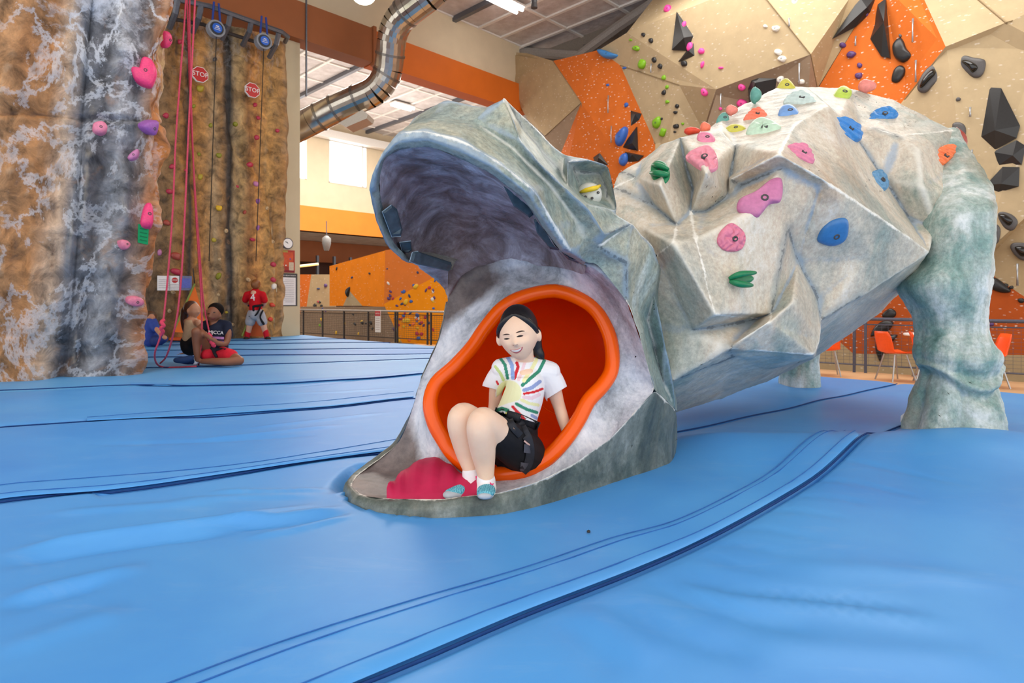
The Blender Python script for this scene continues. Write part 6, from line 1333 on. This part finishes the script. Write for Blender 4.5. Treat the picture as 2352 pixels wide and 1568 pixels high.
def slice_px(o, a, b):
    """clean cut along the sight plane of two points, so hems end in a straight edge"""
    n = R(*a).cross(R(*b)).normalized(); bm = bmesh.new(); bm.from_mesh(o.data); bmesh.ops.bisect_plane(bm, geom=bm.verts[:]+bm.edges[:]+bm.faces[:], plane_co=CAM, plane_no=n); bm.to_mesh(o.data); bm.free()
HEMS = [((1122, 939), (1250, 976)), ((1259, 914), (1296, 891)), ((1119, 889), (1142, 895))]
for a, b in HEMS: slice_px(SH, a, b)
def below(p, k): a, b = HEMS[k]; return p[1] > a[1]+(b[1]-a[1])*(p[0]-a[0])/(b[0]-a[0])
cutbelow(SH, lambda v: (lambda p: below(p, 0) or (p[0] > 1256 and below(p, 1)) or (p[0] < 1139 and below(p, 2) and p[1] < 925))(topx(v)))
def sdseg(p, pts):
    b = 1e9
    for a, c in zip(pts[:-1], pts[1:]):
        ax, ay = a; dx, dy = c[0]-ax, c[1]-ay; t = max(0, min(1, ((p[0]-ax)*dx+(p[1]-ay)*dy)/(dx*dx+dy*dy))); b = min(b, math.hypot(p[0]-ax-t*dx, p[1]-ay-t*dy))
    return b
RAYS = [('#3f8f74', 5, [(1149, 822), (1160, 838), (1166, 868)]), ('#c9d98f', 5, [(1138, 842), (1150, 858), (1156, 872)]), ('#93aede', 6, [(1165, 818), (1176, 838), (1178, 868)]), ('#d8363c', 5, [(1187, 833), (1190, 842), (1182, 868)]), ('#f2d2d8', 5, [(1206, 830), (1200, 850), (1191, 872)]),
        ('#f1edb4', 6, [(1232, 826), (1222, 846), (1203, 874)]), ('#3f8f74', 5.5, [(1250, 828), (1238, 852), (1200, 884)]), ('#97a5d0', 6, [(1240, 876), (1222, 890), (1204, 896)]), ('#d8363c', 4, [(1246, 893), (1226, 900), (1204, 904)]), ('#f0d3da', 6, [(1238, 906), (1222, 914), (1204, 912)]), ('#f1edb4', 5, [(1236, 930), (1215, 926), (1198, 918)]),
        ('#3f8f74', 5, [(1233, 947), (1210, 940), (1186, 927)]), ('#d8363c', 5, [(1204, 962), (1190, 948), (1178, 934)]), ('#97a5d0', 5, [(1232, 960), (1222, 954)]), ('#3f8f74', 6, [(1136, 944), (1152, 938), (1166, 942)]), ('#e9df7a', 4, [(1162, 950), (1172, 946)]), ('#d8363c', 3.5, [(1141, 876), (1144, 882)])]
def shirt_col(v, front):
    if not front: return hx('#f1eef0')
    p = topx(v)
    if math.hypot((p[0]-1169)/1.0, (p[1]-902)/1.0) < 29 and p[1] < 925-.28*(p[0]-1170): return hx('#efeebf')
    if p[0] < 1195 and p[0] > 1141 and 905 < p[1] < 932-.40*(p[0]-1150): return hx('#efeebf')
    for c, w_, pts in RAYS:
        if sdseg(p, pts) < w_*.72: return hx(c)
    return hx('#f4f1f2')
me = SH.data; at = me.color_attributes.new('print', 'FLOAT_COLOR', 'POINT')
for v in me.vertices: at.data[v.index].color = shirt_col(v.co, v.normal.y < .25)
t = NT('sun_print_cotton', .8, .15); t.col(t.n('ShaderNodeAttribute', attribute_name='print').outputs['Color']); t.bump(t.noise(t.coords(), 26, 4, .55), .25, .012); SH.data.materials.clear(); SH.data.materials.append(t.m)
md = SH.modifiers.new('s', 'SOLIDIFY'); md.thickness = .003
BLK = plain('#17161a', .7, .25, .15)
SHT = fuse('shorts', [limb(gl((1192, 975, 2.925), (1188, 1020, 2.915), (1186, 1060, 2.895)), [(.118, .09), (.126, .1), (.112, .095)], 24), limb(gl((1205, 1040, 2.86), (1160, 1008, 2.70), (1146, 996, 2.66)), [.10, .085, .08]), limb(gl((1168, 1035, 2.9), (1118, 995, 2.78), (1112, 990, 2.765)), [.09, .079, .076])], .006, BLK, GIRL, 3)
T_CL = bvh_of([SHT, SH, GB_])
def onbody(px, py, lift): 
    l, n = hit(T_CL, px, py)
    if l is None: l = P(px, py, 2.85)
    return l-(l-CAM).normalized()*lift
def strap(name, pts, w_, m, par, lift=.004):
    """webbing band w_ pixels wide laid over the clothes"""
    c = [np.array(v[:2]) for v in cr([np.array(p+(0,), float) for p in pts], 7)]; rows = [[], [], [], [], []]
    for i, p in enumerate(c):
        t = c[min(i+1, len(c)-1)]-c[max(i-1, 0)]; t /= np.linalg.norm(t); nn = np.array([-t[1], t[0]])
        mid = onbody(p[0], p[1], lift+.004)
        for k, u in enumerate((-1, -1, 0, 1, 1)):
            q_ = p+nn*u*w_/2; l = onbody(q_[0], q_[1], 0)
            if abs(l.y-mid.y) > .03: l.y = mid.y; l = P(q_[0], q_[1], mid.y)
            rows[k].append(l-(l-CAM).normalized()*((lift+.003) if k in (1, 2, 3) else -.004))
    v, f = lofted(rows); return mk(name, v, f, m, par, True)
HR = strap('harness', [(1136, 944), (1160, 950), (1190, 958), (1218, 970), (1238, 979)], 19, plain('#26262b', .6, .3, .2), GIRL)
strap('leg_loop', [(1190, 964), (1204, 990), (1214, 1012), (1218, 1040), (1213, 1066), (1200, 1084)], 20, plain('#33333a', .6, .3, .2), HR, .006)
strap('leg_loop', [(1168, 956), (1178, 980), (1196, 1000)], 16, plain('#2f2f34', .6, .3, .2), HR, .005)
strap('gear_loop', [(1152, 947), (1162, 958), (1186, 962)], 8, plain('#1f2e2a', .6, .3, .2), HR, .009)
strap('loop_edge', [(1204, 1012), (1214, 1020), (1222, 1022)], 4, plain('#e3b8ac', .6), HR, .012)
for cx_, cy_ in ((1215, 1030), (1207, 1072)):
    q = [onbody(cx_+a, cy_+b, .012) for a, b in ((-11, -10), (11, -8), (9, 12), (-12, 9))]; MB().prism(q, (0, .010, 0)).make('buckle', plain('#55555f', .4, .4, .1), HR)
for k in range(7): MB().prism([onbody(1183+k*4+a, 951+k*1.3+b, .009) for a, b in ((0, 0), (2, .5), (2, 7), (0, 6.5))], (0, .003, 0)).make('bar_tack', plain('#c7a184', .6), HR)
for k in range(6): MB().prism([onbody(1176+k*3+a, 974+k*2.2+b, .010) for a, b in ((0, 0), (1.6, 0), (6, 11), (4.4, 11))], (0, .003, 0)).make('bar_tack', plain('#c7a184', .6), HR)
SOCK = plain('#f3eef0', .85, .15, .03, scale=60)
for pts, rs, tick, y_ in (([(1083, 1086, 2.67), (1085, 1100, 2.665), (1085, 1116, 2.67), (1072, 1123, 2.64)], [.042, .041, .044, .036], [(1093, 1093), (1096, 1098), (1102, 1096)], 2.625), ([(1116, 1101, 2.605), (1117, 1112, 2.605), (1117, 1122, 2.60), (1115, 1129, 2.56)], [.041, .041, .044, .036], [(1126, 1108), (1129, 1113), (1134, 1110)], 2.565)):
    so = fuse('sock', [limb(gl(*pts), rs)], .005, SOCK, GIRL, 2); mk('sock_mark', *sweep(cr([P(a, b, y_) for a, b in tick], 4), [.002, .003, .0035, .004, .004, .004, .003, .0025, .0015], 6), plain('#f23b7c', .6), so, True)
def m_knit():
    t = NT('blue_striped_knit', .75, .2); w_ = t.n('ShaderNodeTexWave', wave_type='BANDS', bands_direction='X'); t.l(t.coords((1, .4, .6)), w_.inputs['Vector']); w_.inputs['Scale'].default_value = 75; w_.inputs['Distortion'].default_value = 6; w_.inputs['Detail'].default_value = 3; w_.inputs['Detail Scale'].default_value = 2
    t.col(t.ramp(w_.outputs['Fac'], [(.25, hx('#2c7f9a')), (.5, hx('#4fb4cf')), (.8, hx('#8fd6e2'))])); return t.m
KN = m_knit(); TOE = plain('#b3b9c0', .6, .3, .05)
for pts, rs, toe in (([(1088, 1122, 2.68), (1070, 1126, 2.635), (1050, 1131, 2.585), (1034, 1134, 2.55)], [(.036, .036), (.038, .033), (.038, .028), (.030, .020)], ([(1050, 1135, 2.58), (1034, 1136, 2.545), (1027, 1137, 2.53)], [(.036, .022), (.032, .018), (.024, .014)])),
                     ([(1117, 1122, 2.62), (1117, 1126, 2.57), (1116, 1131, 2.52), (1114, 1135, 2.47)], [(.036, .033), (.039, .031), (.039, .027), (.032, .018)], ([(1115, 1137, 2.50), (1113, 1139, 2.455)], [(.037, .018), (.028, .013)]))):
    s_ = fuse('shoe', [limb(gl(*pts), rs)], .005, KN, GIRL, 2); fuse('toe_cap', [limb(gl(*toe[0]), toe[1])], .005, TOE, s_, 2)
# ---- children at the back
def kid(label, loc, parts, sk, voxel=.012): 
    k = thing('person', label, 'person', loc); fuse('body', parts, voxel, skin(sk), k, 3); return k
def cloth(name, parts, hexa, par, voxel=.014): return fuse(name, parts, voxel, plain(hexa, .8, .2, .12, scale=14), par, 2)
def q(sx, sy, s_, pts): return [P(sx+a/s_, sy+b/s_, c) for a, b, c in pts]
K = lambda *pts: q(330, 560, 5.2275, pts)
# boy in navy
Yb = 8.2
hm = rotm(.05, .05, .22); hcB = K((838, 845, Yb))[0]
bp = head_geo(hcB, .235, hm, 32, 26, .5)+[limb(K((850, 900, Yb+.05), (870, 960, Yb+.08)), [.05, .055]), limb(K((870, 960, Yb+.08), (890, 1080, Yb+.08), (880, 1240, Yb+.1)), [(.13, .08), (.13, .09), (.13, .1)]), limb(K((740, 965, Yb+.05), (870, 955, Yb+.08), (1000, 965, Yb+.05)), [.05, .06, .05]),
      limb(K((1005, 975, Yb+.05), (1020, 1080, Yb-.02), (985, 1190, Yb-.1), (900, 1195, Yb-.2), (850, 1165, Yb-.25)), [.05, .042, .04, .035, .026]), limb(K((735, 975, Yb+.03), (670, 1020, Yb-.1), (720, 1075, Yb-.22), (790, 1120, Yb-.26)), [.048, .042, .036, .026]),
      limb(K((800, 1290, Yb), (700, 1180, Yb-.15), (628, 1055, Yb-.3)), [.08, .07, .058]), limb(K((628, 1055, Yb-.3), (632, 1180, Yb-.26), (640, 1300, Yb-.24), (645, 1390, Yb-.22)), [.056, .05, .042, .034]),
      limb(K((940, 1310, Yb), (1060, 1360, Yb-.1), (1150, 1400, Yb-.18)), [.085, .075, .06]), limb(K((1150, 1405, Yb-.2), (1000, 1415, Yb-.3), (850, 1410, Yb-.28), (700, 1410, Yb-.2)), [.056, .052, .045, .035])]
bp += hand_geo(K((850, 1165, Yb-.25))[0], Vector((-1, -.2, .4)), Vector((0, -1, 0)), .13, .8, 1)+hand_geo(K((785, 1118, Yb-.26))[0], Vector((1, -.1, -.5)), Vector((0, -1, 0)), .13, .8, -1)
KB = kid('seated boy in navy T-shirt and red shorts holding a knotted pink rope', P(500, 835, Yb), bp, '#8a5a42')
TB = bvh_of([KB.children[0]])
fuse('hair', [ball(hcB+hm @ Vector((0, .052, .062)), .110, (.92, .98, .86), hm)], .012, plain('#17100e', .8, .1, .3, scale=60), KB, 1)
sh = cloth('t_shirt', [limb(K((862, 945, Yb+.06), (880, 1000, Yb+.06), (890, 1100, Yb+.05), (890, 1240, Yb+.06)), [(.08, .07), (.15, .1), (.15, .12), (.15, .13)], 20), limb(K((735, 970, Yb+.04), (870, 960, Yb+.07), (1005, 972, Yb+.04)), [.058, .07, .06]), limb(K((1000, 980, Yb+.04), (1012, 1090, Yb)), [.062, .066]), limb(K((740, 980, Yb+.03), (715, 1010, Yb-.02)), [.058, .06])], '#1c2133', KB)
TSH = bvh_of([sh])
l, n = hit(TSH, 330+875/5.2275, 560+1060/5.2275)
text('MJCCA', .062, l+Vector((.035, -.09, 0)), Vector((1, .1, -.08)), Vector((.08, 0, 1)), WHI, sh, .001)
l2 = l-UP*.07+Vector((.035, -.085, 0)); MB().prism([l2+Vector((x, 0, z)) for x, z in ((-.09, -.012), (.1, -.02), (.1, .012), (-.09, .02))], (0, .01, 0)).make('shirt_print', plain('#b67cb0', .6), sh); MB().prism([l2+Vector((x, 0, z-.05)) for x, z in ((-.06, -.012), (.1, -.02), (.1, .012), (-.06, .02))], (0, .01, 0)).make('shirt_print', plain('#7d5b86', .6), sh)
cloth('shorts', [limb(K((880, 1260, Yb+.08), (890, 1340, Yb+.05)), [(.15, .13), (.16, .13)], 18), limb(K((820, 1320, Yb-.02), (770, 1330, Yb-.1)), [.1, .085]), limb(K((940, 1320, Yb-.02), (1050, 1345, Yb-.1)), [.1, .09])], '#d02537', KB)
hb = cloth('harness', [limb(K((770, 1255, Yb-.08), (890, 1265, Yb-.1), (1010, 1265, Yb-.05)), [.02, .022, .02], 8), limb(K((980, 1270, Yb-.1), (960, 1340, Yb-.12), (945, 1400, Yb-.1)), [.022, .022, .022], 8), limb(K((830, 1270, Yb-.1), (870, 1350, Yb-.14)), [.022, .022], 8)], '#25262e', KB, .012)
for a in ((700, 1412), (640, 1395)):
    pass
s_ = cloth('shoe', [limb(K((610, 1405, Yb-.2), (510, 1405, Yb-.25), (440, 1395, Yb-.3)), [(.05, .045), (.05, .045), (.045, .04)], 12)], '#1e3358', KB, .012); cloth('shoe', [limb(K((560, 1375, Yb-.32), (470, 1395, Yb-.36), (390, 1395, Yb-.38)), [(.05, .045), (.05, .045), (.04, .035)], 12)], '#22375c', KB, .012); cloth('sock', [limb(K((640, 1380, Yb-.2), (620, 1412, Yb-.2)), [.042, .045], 12)], '#e6e2e6', KB, .012)
patch('lips', [(330+a/5.2275, 560+b/5.2275) for a, b in ((800, 900), (830, 890), (862, 884), (858, 903), (832, 912))], TB, plain('#7d4038', .5), KB, .004, 3, 2)
for a, b in ((778, 838), (848, 822)): patch('eye', [(330+(a+x)/5.2275, 560+(b+y)/5.2275) for x, y in ((-16, 2), (0, -7), (17, -3), (0, 8))], TB, plain('#241a17', .4), KB, .004, 3, 2)
mk('rope_knot', *sweep(cr(K((775, 1080, 7.98), (800, 1110, 7.96), (790, 1140, 7.95), (820, 1150, 7.95), (812, 1180, 7.95), (840, 1195, 7.95), (832, 1215, 7.95), (860, 1225, 7.97)), 6), .026, 7), plain('#d0425c', .7, .2, .2, scale=90), [o for o in COL.objects if o.name.startswith('climbing_rope') and 'navy' in o.get('label', '')][0], True)
# girl beside him, in profile
Yg = 8.55; hm = rotm(1.15, -.1, .12); hcG = K((598, 800, Yg))[0]
gp = head_geo(hcG, .225, hm, 32, 26, .5)+[limb(K((580, 870, Yg), (575, 930, Yg)), [.045, .05]), limb(K((580, 930, Yg), (575, 1040, Yg), (560, 1170, Yg+.05)), [(.11, .075), (.115, .09), (.12, .1)]), limb(K((520, 930, Yg+.06), (650, 945, Yg-.06)), [.045, .045]),
      limb(K((650, 940, Yg-.08), (690, 1020, Yg-.1), (740, 1080, Yg-.15), (780, 1110, Yg-.2)), [.043, .036, .03, .022]), limb(K((530, 940, Yg+.06), (520, 1080, Yg+.1), (535, 1200, Yg+.08), (500, 1310, Yg+.05)), [.043, .035, .03, .022]),
      limb(K((570, 1200, Yg), (680, 1130, Yg-.15), (760, 1110, Yg-.2)), [.085, .07, .058]), limb(K((760, 1115, Yg-.22), (720, 1250, Yg-.2), (690, 1370, Yg-.15)), [.055, .048, .035])]
gp += hand_geo(K((500, 1312, Yg+.05))[0], Vector((-1, -.2, -.1)), Vector((0, 0, 1)), .13, .2, 1)+hand_geo(K((780, 1112, Yg-.2))[0], Vector((1, 0, -.2)), Vector((0, -1, 0)), .12, .6, 1)
KG = kid('seated girl in beige tank top, seen in profile beside the boy in navy', P(445, 830, Yg), gp, '#c08e70')
fuse('hair', [ball(hcG+hm @ Vector((0, .048, .034)), .110, (.88, .98, .98), hm), limb(K((500, 800, Yg+.05), (485, 900, Yg+.08), (490, 1000, Yg+.08), (480, 1050, Yg+.08)), [.06, .05, .04, .015], 12)], .012, m_hair('#4a2c20'), KG, 1)
cloth('tank_top', [limb(K((578, 945, Yg), (578, 1040, Yg), (560, 1180, Yg+.04)), [(.118, .085), (.125, .1), (.13, .11)], 18)], '#c2a585', KG); cloth('leggings', [limb(K((560, 1180, Yg+.03), (575, 1240, Yg)), [(.135, .12), (.14, .12)], 14), limb(K((570, 1215, Yg), (680, 1140, Yg-.15), (755, 1120, Yg-.2)), [.1, .082, .07]), limb(K((755, 1125, Yg-.2), (725, 1240, Yg-.19), (700, 1330, Yg-.16)), [.068, .058, .048])], '#15151a', KG)
cloth('shoe', [limb(K((690, 1370, Yg-.15), (735, 1370, Yg-.25)), [(.05, .045), (.04, .035)], 12)], '#2b2f45', KG, .012)
# standing boy in red
Yr_ = 13.8; hm = rotm(3.3, -.25, .06); hcR = K((1350, 490, Yr_))[0]
rp_ = head_geo(hcR, .225, hm, 28, 22, .3)+[limb(K((1345, 530, Yr_), (1340, 570, Yr_)), [.05, .06]), limb(K((1340, 590, Yr_), (1340, 680, Yr_), (1345, 790, Yr_), (1345, 850, Yr_)), [(.15, .09), (.15, .1), (.15, .1), (.15, .1)]), limb(K((1250, 600, Yr_), (1340, 590, Yr_), (1425, 600, Yr_)), [.06, .07, .06]),
      limb(K((1240, 610, Yr_), (1215, 680, Yr_+.05), (1240, 720, Yr_+.15), (1280, 720, Yr_+.22)), [.055, .045, .04, .03]), limb(K((1430, 610, Yr_), (1455, 690, Yr_+.05), (1435, 740, Yr_+.15), (1410, 760, Yr_+.2)), [.055, .045, .04, .03]),
      limb(K((1300, 840, Yr_), (1275, 950, Yr_), (1260, 1040, Yr_), (1242, 1120, Yr_)), [.095, .075, .06, .042]), limb(K((1395, 840, Yr_), (1430, 950, Yr_), (1455, 1040, Yr_), (1475, 1120, Yr_)), [.095, .075, .06, .042])]
rp_ += hand_geo(K((1280, 720, Yr_+.22))[0], Vector((.5, .6, 0)), Vector((0, 0, 1)), .13, .6, 1)+hand_geo(K((1410, 760, Yr_+.2))[0], Vector((-.5, .6, 0)), Vector((0, 0, 1)), .13, .6, 1)
KR = kid('boy standing with his back turned, red shirt numbered four and red socks', P(588, 776, Yr_), rp_, '#d9a68c', .016)
fuse('hair', [ball(hcR+hm @ Vector((0, .035, .02)), .122, (.86, .95, .95), hm)], .014, m_hair('#8a5226'), KR, 1)
s_ = cloth('t_shirt', [limb(K((1342, 580, Yr_), (1340, 640, Yr_), (1342, 730, Yr_), (1345, 790, Yr_)), [(.12, .1), (.175, .12), (.175, .13), (.17, .13)], 18), limb(K((1245, 610, Yr_), (1340, 595, Yr_), (1430, 610, Yr_)), [.075, .085, .075]), limb(K((1245, 610, Yr_), (1222, 670, Yr_+.02)), [.08, .075]), limb(K((1428, 610, Yr_), (1450, 675, Yr_+.02)), [.08, .075])], '#c4141f', KR, .016)
c4 = K((1310, 645, Yr_-.24))[0]; text('4', .22, c4, Vector((1, 0, .12)), Vector((-.12, 0, 1)), WHI, s_, .004)
cloth('shorts', [limb(K((1345, 800, Yr_), (1345, 850, Yr_)), [(.17, .13), (.175, .14)], 16), limb(K((1305, 840, Yr_), (1278, 935, Yr_)), [.115, .11]), limb(K((1390, 840, Yr_), (1425, 935, Yr_)), [.115, .11])], '#a8a6ac', KR, .016)
hb = cloth('harness', [limb(K((1262, 740, Yr_-.1), (1340, 745, Yr_-.15), (1425, 735, Yr_-.1)), [.03, .03, .03], 8), limb(K((1315, 745, Yr_-.15), (1320, 800, Yr_-.15)), [.03, .03], 8)], '#1b1b20', KR, .014)
cloth('leg_loop', [limb(K((1400, 760, Yr_-.14), (1350, 850, Yr_-.15), (1270, 870, Yr_-.1)), [.022]*3, 8)], '#1b1b20', hb, .012); cloth('leg_loop', [limb(K((1430, 800, Yr_-.1), (1400, 880, Yr_-.14), (1440, 960, Yr_-.12)), [.022, .022, .03], 8)], '#1b1b20', hb, .012)
for a in ((1252, 1065, 1242, 1120), (1462, 1050, 1475, 1115)): cloth('sock', [limb(K((a[0], a[1], Yr_), (a[2], a[3], Yr_)), [.062, .055], 12)], '#c21a2c', KR, .014)
for a in ((1240, 1130, 1228, 1138), (1478, 1128, 1500, 1138)): cloth('shoe', [limb(K((a[0], a[1], Yr_+.05), (a[2], a[3], Yr_-.12)), [(.06, .05), (.055, .04)], 12)], '#3a2b2b', KR, .014)
# child in blue half hidden by the pillar
Yc = 11.6; hcC = K((80, 890, Yc))[0]; hm = rotm(.9, .1, 0)
cp_ = head_geo(hcC, .22, hm, 24, 20, .3)+[limb(K((80, 920, Yc), (85, 960, Yc), (95, 1060, Yc), (100, 1150, Yc)), [(.06, .06), (.12, .09), (.14, .1), (.15, .12)]), limb(K((120, 960, Yc-.1), (160, 1030, Yc-.2), (200, 1090, Yc-.25)), [.05, .042, .03]), limb(K((110, 1150, Yc), (170, 1160, Yc-.2), (250, 1130, Yc-.3)), [.09, .07, .05])]
cp_ += hand_geo(K((200, 1090, Yc-.25))[0], Vector((1, -.2, 0)), Vector((0, 0, 1)), .13, .3, 1)
KC = kid('child in blue sitting on the mat, half hidden behind the rock pillar', P(352, 790, Yc), cp_, '#c98d6c', .016); fuse('hair', [ball(hcC+Vector((-.02, .03, .03)), .118, (.9, 1, .95))], .014, m_hair('#5a3a24'), KC, 1)
cloth('t_shirt', [limb(K((85, 950, Yc), (100, 1050, Yc), (105, 1150, Yc)), [(.14, .12), (.17, .13), (.18, .15)], 16), limb(K((120, 960, Yc-.08), (150, 1020, Yc-.16)), [.075, .07])], '#3a4f9e', KC, .016); cloth('trousers', [limb(K((110, 1155, Yc), (180, 1165, Yc-.2), (245, 1140, Yc-.28)), [.115, .09, .07])], '#2e3d78', KC, .016)
